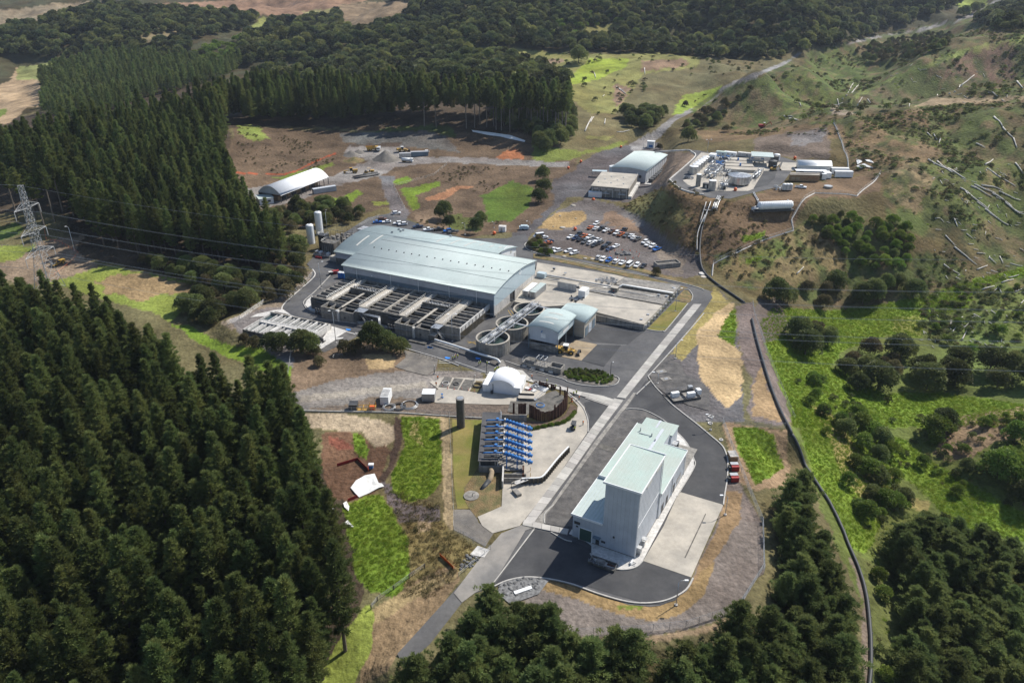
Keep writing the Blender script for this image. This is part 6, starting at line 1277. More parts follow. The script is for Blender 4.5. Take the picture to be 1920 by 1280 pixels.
lamp('Y7',420,450,320,'pale utility pole on the track beside the pylon', z=None, arm=-.8, m='white'); lamp('X5',698,468,420,'short dark post beside the sorting bays', arm=.2, m='dark'); lamp('X5',222,388,305,'thick dark post at the left of the gate panels', arm=.1, m='dark')
lamp('Z3',985,150,90,'lamp post beside the gate kiosk', z=None, arm=-.6)
cones = [('X5',(315,545),(380,570),(458,580),(548,578),(628,590),(702,608),(1346,525)),]
ci = 0
def cone(p, label, h=.8):
    t = thing('traffic_cone', label, 'traffic cone', p, 0, 'orange traffic cones'); B('base', 'orange', t, (-.22,-.22,0,.22,.22,.05)); mb = MB(); mb.cyl(0,0,.05,h,.17,.04,8); mb.build('body', 'orange', t); mb = MB(); mb.cyl(0,0,h*.5,h*.68,.115,.085,8); mb.build('band', 'white', t); return t
oc = ('first','second','third','fourth','fifth','sixth','seventh','eighth','ninth','tenth','eleventh','twelfth')
for i, (x, y) in enumerate(cones[0][1:]): cone(w('X5', x, y), 'orange cone in front of the sorting bays, %s from the left' % oc[i], 1.0)
cone(w('X5',1870,720), 'orange cone at the tip of the footpath by the pile wall', 1.2)
for i in range(12):
    a = 2*math.pi*i/12; c_ = w('X7',1085,492); cone(c_ + Vector((7.2*math.cos(a), 5.6*math.sin(a), .05)), 'orange cone ringing the car park rubble, %s anticlockwise from the right' % oc[i], 1.0)
t = thing('rubble_ring', 'grey concrete manhole rubble inside the ring of cones in the car park', 'rubble', w('X7',1085,492), 0); random.seed(8)
for k in range(16): a = random.uniform(0,6.28); r_ = random.uniform(1,4.2); mb = MB(); mb.sphere((r_*math.cos(a), r_*.75*math.sin(a), .3), random.uniform(.5,1.1), 0, 6, 4, .6); mb.build('rock', 'rock', t)
for i, (q, x, y, z_) in enumerate((('X7',500,205,0),('X1',1108,785,20),('X2',560,310,20),('Z3',610,548,.8),('Z3',422,308,None),('Z3',516,260,None),('Z3',816,150,None),('Z1',1467,240,0))):
    p = w(q,x,y,z_) if z_ is not None else g(q,x,y)
    t = thing('orange_float', 'orange hydrant marker box ' + ('beside the tan patch near the car park','at the front of the hilltop tanks','on the far edge of the hilltop yard','in front of the louvred block building','on the left verge of the upper road, nearest one','on the left verge of the upper road, second one','on the left verge of the upper road, farthest one','beside the small white hut')[i], 'marker', p, 0, 'orange marker boxes'); mb = MB(); mb.sphere((0,0,.9), .9, 0, 10, 6); mb.build('body', 'orange', t, True); B('base', 'dark', t, (-.4,-.4,0,.4,.4,.15))
for i, (q, x, y, lb) in enumerate((('X5',170,72,'blue mat on the road, third from the left'),('X5',378,200,'blue mat at the road edge beside the painted bars'),('X5',745,205,'blue mat on the road, nearest the white pipe'),('Z1',985,1085,'blue mat on the road in front of the right tanks'),('Z1',372,953,'blue mat on the apron of the low filter tank'),('Z1',1345,1168,'blue mat on the road beside the hard hat groups'))):
    if i == 5: continue
    p = w(q, x, y); t = thing('floor_mat', lb, 'mat', p, R(-20)); B('mat', 'blue_tarp', t, (-.9,-.4,.07,.9,.4,.2)); B('mat_corner', 'blue_tarp', t, (-.5,-.7,.07,.6,-.4,.16))
for i, (x, y) in enumerate(((1,0),)): pass
mb = MB(); ll = [((1010,0)),]
for i, pp in enumerate(([(1110,945),(1170,1010),(1225,955)],[(1165,930),(1225,1010)])): pass
for nm, q, pts, wd in (('yellow_line','Z1',[(1265,1040),(1330,1055)],.15),('yellow_line','Z1',[(1270,1055),(1340,1035)],.15),('yellow_line','X4',[(1700,490),(1750,570)],.15),('yellow_line','X4',[(1740,490),(1790,555)],.15),('yellow_line','X4',[(1420,800),(1520,750)],.12),('yellow_line','X4',[(1130,960),(1220,1000)],.12),
    ('white_line','X5',[(275,215),(375,222)],.2),('white_line','X5',[(275,235),(400,242)],.2),('white_line','X5',[(270,255),(430,262)],.2),('white_line','X5',[(470,240),(860,370)],.18),('white_line','Z2',[(1070,820),(1340,825)],.08),('white_line','X5',[(360,95),(480,125)],.12),('white_line','Z6',[(1300,500),(1000,180)],.0)):
    if wd == 0: continue
    P_ = [w(q,x,y,.12) for x,y in pts]; d = (P_[1]-P_[0]).normalized(); n_ = Vector((-d.y,d.x,0))*wd/2
    tag(MB().add([P_[0]+n_,P_[0]-n_,P_[1]-n_,P_[1]+n_], [(0,1,2,3)]).build(nm, 'yellowline' if nm[0]=='y' else 'whiteline'), kind='structure')
# pylon
pb = Vector((-195.3, 302.2, 0)); pb.z = h1(pb.x, pb.y) - .2
HT = 44.5 if pb.z < 0 else 42.2 - pb.z - 2 + 2
lo, hi = 20, 60
for _ in range(30):
    mid = (lo+hi)/2
    if project(pb.x, pb.y, pb.z+mid)[1] > 348: lo = mid
    else: hi = mid
HT = lo
t = thing('lattice_pylon', 'tall grey lattice steel pylon with three pairs of cross arms behind the pines', 'pylon', pb, R(79-90))
def wid(z): 
    f_ = z / HT
    return 4.2 * (1 - f_ / .38) + 1.5 * f_ / .38 if f_ < .38 else 1.5 + (0.75 - 1.5) * (f_ - .38) / .62
LV = [0, .13, .25, .34, .42, .49, .56, .62, .68, .74, .79, .84, .89, .94, 1.0]
cor = ((1,1),(-1,1),(-1,-1),(1,-1))
for sx, sy_ in cor:
    mb = MB(); mb.tube([(sx*wid(f_*HT), sy_*wid(f_*HT), f_*HT) for f_ in LV], [.15]*5 + [.11]*10, 4); mb.build('leg', 'pylon', t)
    B('footing', 'conc_white', t, (sx*4.2-.6,sy_*4.2-.6,-.5,sx*4.2+.6,sy_*4.2+.6,.3))
for k in range(4):
    a, b = cor[k], cor[(k+1)%4]; mb = MB()
    for i in range(len(LV)-1):
        z0, z1 = LV[i]*HT, LV[i+1]*HT; w0, w1 = wid(z0), wid(z1)
        mb.beam((a[0]*w0,a[1]*w0,z0),(b[0]*w1,b[1]*w1,z1),.08); mb.beam((b[0]*w0,b[1]*w0,z0),(a[0]*w1,a[1]*w1,z1),.08); mb.beam((a[0]*w1,a[1]*w1,z1),(b[0]*w1,b[1]*w1,z1),.07)
    mb.build('bracing', 'pylon', t)
WIRES = []
for zf, half in ((.80, 6.7), (.575, 6.9), (.37, 8.0)):
    za = zf * HT
    for s_ in (-1, 1):
        mb = MB(); wz = wid(za); tip = (0 , s_*half, za)
        # arm runs along the local y axis
        for sx in (-1, 1): mb.beam((sx*wz, s_*wz, za), tip, .11); mb.beam((sx*wid(za+2.3), s_*wid(za+2.3), za+2.3), tip, .09)
        for k in range(1, 4):
            f_ = k/4; q0 = Vector((wz,s_*wz,za)).lerp(Vector(tip), f_); q1 = Vector((-wz,s_*wz,za)).lerp(Vector(tip), f_); q2 = Vector((wid(za+2.3),s_*wid(za+2.3),za+2.3)).lerp(Vector(tip), f_); q3 = Vector((-wid(za+2.3),s_*wid(za+2.3),za+2.3)).lerp(Vector(tip), f_)
            mb.beam(q0,q1,.05); mb.beam(q0,q2,.08); mb.beam(q1,q3,.08); mb.beam(q2,q3,.08)
        arm = mb.build('cross_arm', 'pylon', t)
        mb = MB(); [mb.cyl(0, s_*half, za-3.6+k*.45, za-3.4+k*.45, .16, .16, 8) for k in range(8)]; mb.cyl(0, s_*half, za-4.0, za, .05, .05, 6); mb.build('insulator', 'pylon', arm)
        ca_, sa_ = math.cos(R(-11)), math.sin(R(-11)); WIRES.append(Vector((pb.x - sa_*s_*half, pb.y + ca_*s_*half, pb.z+za-4.0)))
WIRES.append(Vector((pb.x, pb.y, pb.z+HT)))
random.seed(2)
for i, p0 in enumerate(WIRES):
    dr = Vector((math.cos(R(-15)), math.sin(R(-15)), 0)); mb = MB()
    mb.tube([p0 + dr*s_ + Vector((0,0,-.086*s_+.00027*s_*s_)) for s_ in range(0, 500, 10)], .03, 4)
    mb.tube([p0 - dr*s_ + Vector((0,0,-.03*s_+.0002*s_*s_)) for s_ in range(0, 120, 10)], .045, 4)
    if i < 6: mb.tube([p0 + dr*s_ + Vector((.0,.45,-.45-.086*s_+.00027*s_*s_)) for s_ in range(0, 500, 10)], .025, 4)
    tag(mb.build('power_line', 'steel'), 'power line crossing the valley from the ' + ('near tip of the top cross arm','far tip of the top cross arm','near tip of the middle cross arm','far tip of the middle cross arm','near tip of the bottom cross arm','far tip of the bottom cross arm','peak of the pylon')[i], 'power line', 'overhead power lines')
# long pipes
def gpipe(q, pts, r, m, label, rise=.5, sub=6, cat='pipeline', name='pipeline', supports=None, n=8):
    P_ = smooth_path(G(q, pts), sub); P_ = [Vector((p.x, p.y, h1(p.x, p.y) + rise)) for p in P_]
    t = thing(name, label, cat, P_[0], 0); o0 = P_[0]
    mb = MB(); mb.tube([p - o0 for p in P_], r, n); mb.build('pipe', m, t, True)
    if supports:
        ln = 0
        for i in range(0, len(P_), supports): p = P_[i] - o0; B('support', 'dark', t, (p.x-r*1.4,p.y-.15,p.z-rise-.2,p.x+r*1.4,p.y+.15,p.z-r*.6))
    return t
gpipe('Y4', [(78,65),(45,170),(36,300),(60,400),(130,465),(210,520),(290,575)], .42, 'black', 'upper black pipeline curving down from the hilltop pipe rack', supports=4)
gpipe('Y4', [(335,670),(360,780),(400,920),(440,1050),(500,1200),(560,1330)], .45, 'black', 'long black pipeline running down beside the fence on the right', supports=3)
gpipe('Y5', [(453,138),(505,255),(560,350),(620,440),(680,560),(720,660),(770,780),(800,900),(815,1050),(818,1200),(805,1330)], .45, 'black', 'lower black pipeline winding between the conifers at the bottom right', supports=3)
gpipe('Y4', [(65,80),(25,180),(20,280)], .22, 'conc_white', 'thin pale pipe left of the upper black pipeline', rise=.8)
pipe('Z1', [(1020,1025),(1150,1065),(1300,1115),(1430,1155),(1490,1175),(1510,1200)], [1.7,1.7,1.7,1.7,1.8,1.2], .38, 'white', 'white_pipe', label='long white pipe beside the road running to the dome', smoothk=4)
t = thing('valve_box', 'square concrete outlet box at the start of the long white pipe', 'valve box', w('Z1',975,1035), R(-25)); B('body', 'conc_dark', t, (0,0,0,2.6,2.2,2.4)); B('lid', 'conc', t, (-.15,-.15,2.4,2.75,2.35,2.55))
for i, (pa, pb_) in enumerate((((505,890),(405,1100)),((520,890),(440,1110)),((545,895),(470,1130)),((560,900),(510,1150)))):
    pass
def rack(q, A, Bp, za, zb, off, n, label, m='steel'):
    a = g(q, *A); b = g(q, *Bp); t = thing('pipe_rack', label, 'pipe rack', a, 0); d = b - a; d.z = 0; s_ = Vector((-d.y, d.x, 0)).normalized()
    za, zb = a.z, b.z; PP = [a + d*(k/5) for k in range(6)]; PP = [Vector((p.x, p.y, max(h1(p.x, p.y) + .4, za + (zb-za)*k/5 + .9))) - a for k, p in enumerate(PP)]
    for k in range(n): mb = MB(); mb.tube([p + s_*off*k for p in PP], .2, 8); mb.build('pipe', m, t, True)
    for k in range(6): p = PP[k]; mb = MB(); mb.beam(p - s_*.3 + Vector((0,0,-.3)), p + s_*(off*n) + Vector((0,0,-.3)), .08); mb.beam(p - s_*.2, p - s_*.2 - Vector((0,0,1.4)), .07); mb.beam(p + s_*off*n, p + s_*off*n - Vector((0,0,1.4)), .07); mb.build('support', 'dark', t)
rack('X1', (885,890), (790,1100), 20.3, 13.5, .7, 2, 'right pair of pipes running down the slope from the hilltop road'); rack('X1', (845,880), (755,1090), 20.3, 13.5, .7, 2, 'middle pair of pipes running down the slope from the hilltop road')
rack('X1', (740,970), (620,1280), 17.5, 9.5, .7, 1, 'single pipe left of the pairs on the slope'); rack('X1', (670,975), (575,1290), 17.3, 9.3, .5, 1, 'leftmost thin pipe on the slope', 'conc_white'); rack('X1', (1370,830), (1440,975), 20, 16.5, .6, 2, 'pair of pipes dropping to the white tube tank')
t = thing('pipe_junction', 'square pipe frame where the hillside pipes meet', 'frame', g('X1',650,1110)+Vector((0,0,1.2)), 0); mb = MB(); rail(mb, [(0,0,0),(6,-.5,0),(6.5,2,0),(0,2,0),(0,0,0)], 1, 1.2, .08); mb.build('frame', 'dark', t); B('deck', 'steel', t, (0,0,-.2,6.2,2,-.05))

# ------------------------------------------------------------------ hilltop plant
HZ = 20.12
random.seed(5)
sil = [(480,525,66,400),(522,488,62,368),(560,452,60,340),(597,420,58,312),(633,385,56,288),(665,350,54,262),(692,322,50,238)]
for i, (x, y, r_, yt) in enumerate(sil[:6]):
    c_ = w('X1', x, y, HZ); rr = (w('X1', x+r_, y, HZ) - c_).length; _, vt = S('X1', [(x, yt)])[0]
    hh = next(h_ for h_ in np.arange(2, 12, .05) if project(c_.x, c_.y, HZ+h_)[1] < vt)
    t = thing('steel_tank', 'upright stainless tank, ' + ('nearest','second','third','fourth','fifth','farthest')[i] + ' in the row along the left side of the hilltop plant', 'tank', c_, 0, 'row of stainless tanks')
    mb = MB(); mb.cyl(0,0,0,hh-.4,rr,rr,20); mb.build('shell', 'stainless', t); mb = MB(); mb.cyl(0,0,hh-.4,hh+.2,rr+.08,.3,20); mb.build('roof', 'white', t); mb = MB(); mb.tube([(-rr*1.15,.3,0),(-rr*1.15,.3,hh+.8)], .07, 5); mb.build('side_pipe', 'steel', t); mb = MB(); mb.cyl(0,0,hh*.55,hh*.58,rr+.05,rr+.05,20); mb.build('band', 'steel', t)
for x, y, r_, yt, m_, lb in ((1155,680,165,545,'stainless','wide low stainless tank with ribbed roof at the front of the hilltop plant'),(755,770,54,625,'stainless','short upright stainless tank at the front left of the hilltop plant'),(548,715,36,535,'conc_old','tall narrow dark steel column left of the front stainless tank')):
    c_ = w('X1', x, y, HZ); rr = (w('X1', x+r_, y, HZ) - c_).length; _, vt = S('X1', [(x, yt)])[0]
    hh = next(h_ for h_ in np.arange(1, 12, .05) if project(c_.x, c_.y, HZ+h_)[1] < vt); z0 = .9 if r_ > 100 else 0
    t = thing('steel_tank', lb, 'tank', c_, 0); mb = MB(); mb.cyl(0,0,z0,hh,rr,rr,28); mb.build('shell', m_, t); mb = MB(); mb.cyl(0,0,hh,hh+rr*.14,rr+.1,.3,28); mb.build('roof', 'stainless' if r_ > 100 else 'white', t)
    if r_ > 100:
        for k in range(10): a = 2*math.pi*k/10; B('leg', 'steel', t, (rr*.9*math.cos(a)-.12,rr*.9*math.sin(a)-.12,0,rr*.9*math.cos(a)+.12,rr*.9*math.sin(a)+.12,z0))
        mb = MB(); [mb.tube([(0,0,hh+rr*.15),(rr*math.cos(a*math.pi/10),rr*math.sin(a*math.pi/10),hh+.06)], .05, 4) for a in range(20)]; mb.build('roof_ribs', 'white', t); mb = MB(); rail(mb, [((rr-.1)*math.cos(a*math.pi/8),(rr-.1)*math.sin(a*math.pi/8),hh+.1) for a in range(4,13)], 1.0, 1.5); mb.build('handrail', 'steel', t)
def hbox(q, x, y, lx, ly, h, m, name, label, cat, roof=None, rz=SA, z=HZ, extra=True):
    t = thing(name, label, cat, w(q,x,y,z), rz); B('body', m, t, (0,0,.1,lx,ly,h)); B('roof', roof or m, t, (-.08,-.08,h,lx+.08,ly+.08,h+.12))
    if extra: B('door', 'steel', t, (lx*.3,-.06,.2,lx*.3+1,0,h*.75)); B('vent', 'dark', t, (lx*.65,-.06,h*.4,lx*.65+.7,0,h*.7))
    return t
hbox('X1',705,345,3.4,4.2,4.0,'white','plant_house','white insulated plant house behind the row of stainless tanks','plant room')
hbox('X1',815,255,5.6,2.6,2.4,'clad_blue','plant_house','pale blue roofed module at the back left of the hilltop plant','module',roof='roof_mint')
hbox('X1',930,255,7.0,2.5,2.2,'white','plant_house','white module second from the left along the back of the hilltop plant','module')
hbox('X1',1140,265,7.6,2.5,2.2,'conc_white','plant_house','cream module third from the left along the back of the hilltop plant','module')
hbox('X1',860,345,4.8,2.4,2.4,'dark','dark_tank_box','black tank box beneath the back left pipework','tank'); hbox('X1',615,740,4.0,2.2,2.2,'dark','dark_skid','black equipment skid between the front column and the short tank','skid')
t = thing('canopy', 'flat pale blue canopy roof on steel posts at the right of the hilltop plant', 'canopy', w('X1',1350,400,HZ), R(-14)); B('roof', 'roof_blue', t, (-.5,-.6,5.0,11.2,10.5,5.25)); [B('post', 'steel', t, (x,y,0,x+.25,y+.25,5.0)) for x in (.3,10.2) for y in (.3,9.4)]; mb = MB(); mb.beam((.4,.4,4.8),(10.3,.4,4.8),.2); mb.beam((.4,9.5,4.8),(10.3,9.5,4.8),.2); mb.build('beam', 'steel', t)
for x, y, hh_, lb in ((1665,430,3.6,'black round tank right of the hilltop canopy'),(1690,350,3.4,'second black round tank behind the first beside the canopy')):
    t = thing('black_tank', lb, 'tank', w('X1',x,y,HZ), 0); mb = MB(); mb.cyl(0,0,0,hh_,2.3,2.3,16); mb.build('shell', 'dark', t); mb = MB(); mb.cyl(0,0,hh_,hh_+.5,2.3,.5,16); mb.build('lid', 'black', t)
t = thing('white_tank', 'round white tank behind the black tanks at the canopy', 'tank', w('X1',1725,320,HZ), 0); mb = MB(); mb.cyl(0,0,0,3,1.8,1.8,16); mb.build('shell', 'white', t); mb = MB(); mb.sphere((0,0,3), 1.8, 0, 12, 6, .3); mb.build('dome', 'white', t, True)
t = thing('small_excavator', 'small yellow excavator parked in front of the black tanks', 'excavator', w('X1',1680,480,HZ), R(10)); B('track', 'dark', t, (-1.6,-1.3,0,1.4,-.8,.7)); B('track', 'dark', t, (-1.6,.8,0,1.4,1.3,.7)); B('body', 'yellow', t, (-1.5,-1,.7,1.0,1,1.6)); B('cab', 'glass', t, (-.6,-.9,1.6,.8,.1,2.7)); mb = MB(); mb.beam((1,0,1.3),(3,0,2.6),.3); mb.beam((3,0,2.6),(4,0,.6),.25); mb.build('boom', 'yellow', t); B('bucket', 'dark', t, (3.7,-.4,.1,4.4,.4,.7))
# membrane racks and process pipework
t = thing('reservoir_cells', 'pale flat topped process cells in the middle of the hilltop plant', 'tank', w('X1',960,500,HZ), R(-9))
for k in range(4): B('cell', 'conc', t, (.6*k,k*7.0,0,15.5+.0*k,k*7.0+6.2,1.6))
for k in range(3): mb = MB(); mb.tube([(1,k*7+6.6,1.6),(15,k*7+6.6,1.6)], .3, 6); mb.build('dark_pipe', 'conc_dark', t)
for k in range(2): B('actuator', 'blue', t, (8,k*12+8,1.6,8.8,k*12+9,3))
def pipeyard(q, x, y, lx, ly, n, label, seed, blue=0, hz=3.2, rz=SA):
    random.seed(seed); t = thing('process_rack', label, 'pipework', w(q,x,y,HZ), rz); fr = MB(); ny = max(2, int(ly/4))
    for i in range(ny + 1):
        yy = ly*i/ny
        for xx in (0, lx): fr.beam((xx,yy,0),(xx,yy,hz),.16)
        for zz in (hz, hz*.55): fr.beam((0,yy,zz),(lx,yy,zz),.12)
    for xx in (0, lx): fr.beam((xx,0,hz),(xx,ly,hz),.12)
    fr.build('frame', 'steel', t); pm = MB(); bm = MB()
    for k in range(n):
        xx = random.uniform(0, lx); zz = random.choice((.6, hz*.57, hz+.1)); a = random.uniform(0, ly*.5); b = a + random.uniform(ly*.25, ly*.5); pm.tube([(xx,a,zz),(xx,b,zz),(xx,b,max(.2,zz-1.2))], random.uniform(.1,.26), 6)
        if k % 2: yy = random.uniform(0, ly); pm.tube([(0,yy,hz*.6),(lx,yy,hz*.6)], random.uniform(.08,.18), 6)
    pm.build('pipework', 'stainless', t, True)
    for k in range(blue): xx, yy = random.uniform(0,lx-1), ly*(.35+.6*k/max(1,blue)); B('blue_valve', 'blue', t, (xx,yy,hz+.1,xx+1.6,yy+.5,hz+.6))
    for k in range(n//2): xx, yy = random.uniform(0,lx-.8), random.uniform(0,ly-.8); B('cabinet', random.choice(('dark','steel','white')), t, (xx,yy,0,xx+random.uniform(.5,1.2),yy+random.uniform(.4,.9),random.uniform(.8,2.0)))
    return t
pipeyard('X1',600,600,6.5,15,18,'dense silver pipework beside the front stainless tanks, nearest block',21,0,3.4)
pipeyard('X1',680,480,7,13,16,'silver pipework with blue valves behind the nearest pipe block',22,7,2.8)
pipeyard('X1',790,360,8,8,12,'pipework with blue valves at the back of the hilltop plant',23,4,2.6)
pipeyard('X1',850,770,3.6,10,14,'upright pipework between the short tank and the wide low tank',24,0,4.2)
pipeyard('X1',880,560,4.5,5,8,'small pipe frame behind the wide low tank',25,0,3.0); pipeyard('X1',1330,640,2.6,22,14,'long pipe bridge along the right side of the hilltop plant',26,0,2.4); pipeyard('X1',1300,370,8,3,8,'pipe frame below the hilltop canopy',27,2,2.6)
pipeyard('X1',340,600,4.5,1.6,5,'low pump skid at the left tip of the hilltop slab',28,0,1.2); pipeyard('X2',270,770,6.4,3,10,'pump skid with upright filters on the near right edge of the hilltop road',29,0,1.6,R(0))
for x, lb in ((395,'left'),(440,'middle'),(490,'right')):
    t = thing('filter_vessel', lb + ' of three pale upright filter vessels on the near edge of the hilltop road', 'vessel', w('X2',x,775,HZ), 0, 'upright filter vessels'); mb = MB(); mb.cyl(0,0,.4,3.0,1.05,1.05,14); mb.build('shell', 'conc_white', t); mb = MB(); mb.sphere((0,0,3.0), 1.05, 0, 12, 6, .5); mb.build('dome', 'white', t, True); [B('leg', 'steel', t, (a,-.1,0,a+.15,.1,.4)) for a in (-.8,.65)]
# sheds, containers and timber stacks on the hilltop
o_ = w('X2',620,470,HZ); t = thing('white_shed', 'long white barrel roofed shed on the hilltop yard', 'shed', o_, R(-6)); arch_roof(0,16.5,0,6.5,2.6,4.6,'x').build('roof', 'white', t, True); B('wall', 'white', t, (0,0,0,16.5,.2,2.6), (0,6.3,0,16.5,6.5,2.6)); arch_gable(0,6.5,0,0,2.6,4.6).build('gable', 'white', t); arch_gable(0,6.5,16.2,0,2.6,4.6).build('gable', 'white', t)
t = thing('lean_to_shed', 'low grey walled lean-to in front of the white barrel shed', 'shed', w('X2',600,545,HZ), R(-6)); B('wall', 'clad_grey', t, (0,0,0,15,3.4,2.1)); B('roof', 'white', t, (-1,-.3,2.1,15.2,3.6,2.3)); B('door', 'dark', t, (1,-.05,.1,3,0,1.9)); B('window', 'blue', t, (9,-.05,1.0,9.6,0,1.6))
cont_px('X2',1160,580,HZ,R(-3),9.2,2.5,3.0,'white','nearest white refrigerated container with blue corner marks by the hilltop fence', ribs=False); cont_px('X2',1105,530,HZ,R(-5),9.0,2.5,3.0,'white','white container half hidden behind the nearest refrigerated container', ribs=False)
cont_px('X2',1000,600,HZ,R(-4),3.6,5,2.8,'white','small white cabin joining the barrel shed and the refrigerated containers', ribs=False); cont_px('X2',965,618,HZ,R(-4),2.2,1.8,2.9,'white','narrow white tank cube in front of the small cabin', ribs=False)
t = thing('container_stack', 'brown container with red markings, nearest on the hilltop yard', 'container', w('X2',478,640,HZ), R(-5)); B('body', 'wood', t, (0,0,.1,14.6,1.3,3.4)); B('roof', 'conc', t, (-.1,-.1,3.4,14.7,1.4,3.55)); [B('red_mark', 'red', t, (8+k*.8,-.05,1.2+(k%3)*.5,8.3+k*.8,0,1.5+(k%3)*.5)) for k in range(8)]; [B('tan_panel', 'sand', t, (x,-.06,.9,x+1.8,0,2.3)) for x in (.9,3.2)]
t = thing('container_stack', 'second brown timber sided container just behind the nearest', 'container', w('X2',478,640,HZ)+Vector((.8,1.9,0)), R(-5)); B('body', 'wood', t, (0,0,.1,14.6,1.4,3.6)); B('roof', 'conc', t, (-.1,-.1,3.6,14.7,1.5,3.75)); B('end_frame', 'sand', t, (14.6,0,.1,14.75,1.4,3.6))
t = thing('round_trough', 'grey round trough on the brown ground right of the timber stacks', 'trough', w('X2',1060,740,HZ-.2), 0); mb = MB(); mb.cyl(0,0,0,1.1,2.2,2.2,18); mb.build('shell', 'conc_old', t); mb = MB(); mb.cyl(0,0,1.1,1.15,1.9,1.9,18); mb.build('lid', 'steel', t)
a_, b_ = g('X1',1440,1085), g('X2',520,1045); a_.z = b_.z = max(a_.z, b_.z)
t = thing('tube_tank', 'long white ribbed tube tank lying on the slope below the hilltop plant', 'tank', a_, math.atan2(b_.y-a_.y, b_.x-a_.x)); bl = (b_-a_).length; rr = 1.9
mb = MB(); mb.tube([(0,0,rr),(.5,0,rr),(bl-.8,0,rr),(bl,0,rr)], [rr*.6,rr,rr,rr*.5], 20); mb.build('shell', 'fabric', t, True)
for k in range(18): x = .8 + k*(bl-1.6)/18; mb = MB(); mb.tube([(x,0,rr),(x+.3,0,rr)], rr+.07, 20); mb.build('rib', 'white', t)
mb = MB(); mb.tube([(bl-3,.3,rr*1.8),(bl-2.4,.3,rr*2.2)], .3, 8); mb.tube([(bl-1,.3,rr*1.3),(bl+.3,.5,rr*1.6)], .3, 8); mb.build('outlet', 'white', t, True); mb = MB(); [mb.tube([(-4+k*.3,k*.7-2,.8),(.4,k*.7-2,1.4)], .2, 6) for k in range(6)]; mb.build('inlet_pipes', 'steel', t, True); B('cradle', 'dark', t, (-3,-2.4,-.6,bl,2.4,.15))
# ------------------------------------------------------------------ the earthworks on the left
p3 = 3.05
a_, b_ = w('Z7',385,570,p3), w('Z7',700,445,p3)
t = thing('arch_shelter', 'long open arched white shelter beside the gravel yard', 'shelter', a_, math.atan2(b_.y-a_.y, b_.x-a_.x)); bl = (b_-a_).length
arch_roof(0,bl,0,15.5,4.2,8.6,'x',over=.2).build('roof', 'fabric', t, True); arch_gable(0,15.5,.2,4.2,4.25,8.5).build('gable', 'clad', t)
for k in range(11): B('post', 'dark', t, (k*(bl-.3)/10,0,0,k*(bl-.3)/10+.3,.3,4.1)); B('post', 'dark', t, (k*(bl-.3)/10,15.2,0,k*(bl-.3)/10+.3,15.5,4.1))
B('back_wall', 'dark', t, (0,14.8,0,bl,15.0,4)); [B('stored_box', 'black' if k%2 else 'wood', t, (2+k*4,4,0,5+k*4,9,2.4)) for k in range(9)]
t = thing('site_office', 'small white office with two windows at the end of the arched shelter', 'office', w('Z7',240,585,3.05), R(28)); B('wall', 'white', t, (0,0,0,7.5,9,3)); B('roof', 'roof_blue', t, (-.3,-.3,3,7.8,9.3,3.25)); [B('window', 'glass', t, (x,-.06,1.1,x+1.6,0,2.1)) for x in (1,4.4)]
cont_px('Z7',600,515,3.05,R(33),13.5,2.6,2.9,'clad_grey','grey ribbed container beside the arched shelter', mroof='clad'); 
for x, y, lx, m_, lb in ((1170,275,6,'steel','grey container at the back of the earthworks yard'),(1245,265,9,'clad_dark','blue grey container right of the grey one at the back of the yard')):
    container(g('Z7',x,y), R(8), lx*1.3, 2.6, 3.2, m_, lb, mroof='clad_grey')
for x, y, r_, h_, m_, lb in ((1080,280,10,6.5,'gravel_lt','large grey gravel heap in the middle of the earthworks yard'),(850,255,7,4,'gravel_lt','smaller pale heap left of the trucks'),(900,235,5,2.5,'gravel_lt','low grey heap beside the small pale heap'),(870,290,9,3,'dry','brown earth mound below the pale heap')):
    p = g('Z7',x,y); mb = MB(); random.seed(int(x)); vs_ = []; fs = []
    for j in range(6):
        for k in range(20): a = 2*math.pi*k/20; f_ = j/5; rr = r_*(1-f_)*(1+random.uniform(-.12,.12)) + .2; vs_.append((rr*math.cos(a), rr*.8*math.sin(a), h_*f_**1.15 - .4))
    for j in range(5):
        for k in range(20): fs.append((j*20+k, j*20+(k+1)%20, (j+1)*20+(k+1)%20, (j+1)*20+k))
    fs.append(tuple(range(100,120))); o = tag(mb.add(vs_, fs).build('gravel_heap', m_, None, True), lb, 'heap'); o.location = p
t = thing('pipe_stack', 'bundle of long dark pipes on the gravel behind the yellow roller', 'pipes', g('Z7',875,412), R(40)); [MB().tube([(0,k*.7,.4+(k//3)*.6),(17,k*.7,.4+(k//3)*.6)], .33, 8).build('pipe', 'dark', t, True) for k in range(5)]
# hut and small shed behind the hall
t = thing('white_hut', 'small white hut beside the road behind the rear hall', 'hut', w('Z1',1500,218), R(-10)); B('wall', 'white', t, (0,0,0,3.4,2.6,2.6)); B('roof', 'conc_white', t, (-.1,-.1,2.6,3.5,2.7,2.75)); B('door', 'steel', t, (1,-.05,.1,1.9,0,2.1))
t = thing('covered_trailer', 'pale blue covered trailer on the junction beside the dark mat', 'trailer', w('Z1',1690,200), R(0)); B('body', 'clad_blue', t, (-2.4,-1.2,.4,2.4,1.2,1.6)); B('cover', 'clad_blue', t, (-1.6,-1.3,1.6,1.8,1.3,2.1)); B('wheel', 'tyre', t, (-1,-1.3,0,-.3,-1.1,.7)); B('wheel', 'tyre', t, (-1,1.1,0,-.3,1.3,.7))
t = thing('concrete_trough', 'low rectangular concrete trough at the right end of the car park', 'trough', w('X7',1490,668), R(14)); B('wall', 'conc_old', t, (0,0,0,11,.4,2.0), (0,4.2,0,11,4.6,2.0), (0,.4,0,.4,4.2,2.0), (10.6,.4,0,11,4.2,2.0)); B('fill', 'conc_dark', t, (.4,.4,0,10.6,4.2,1.4))
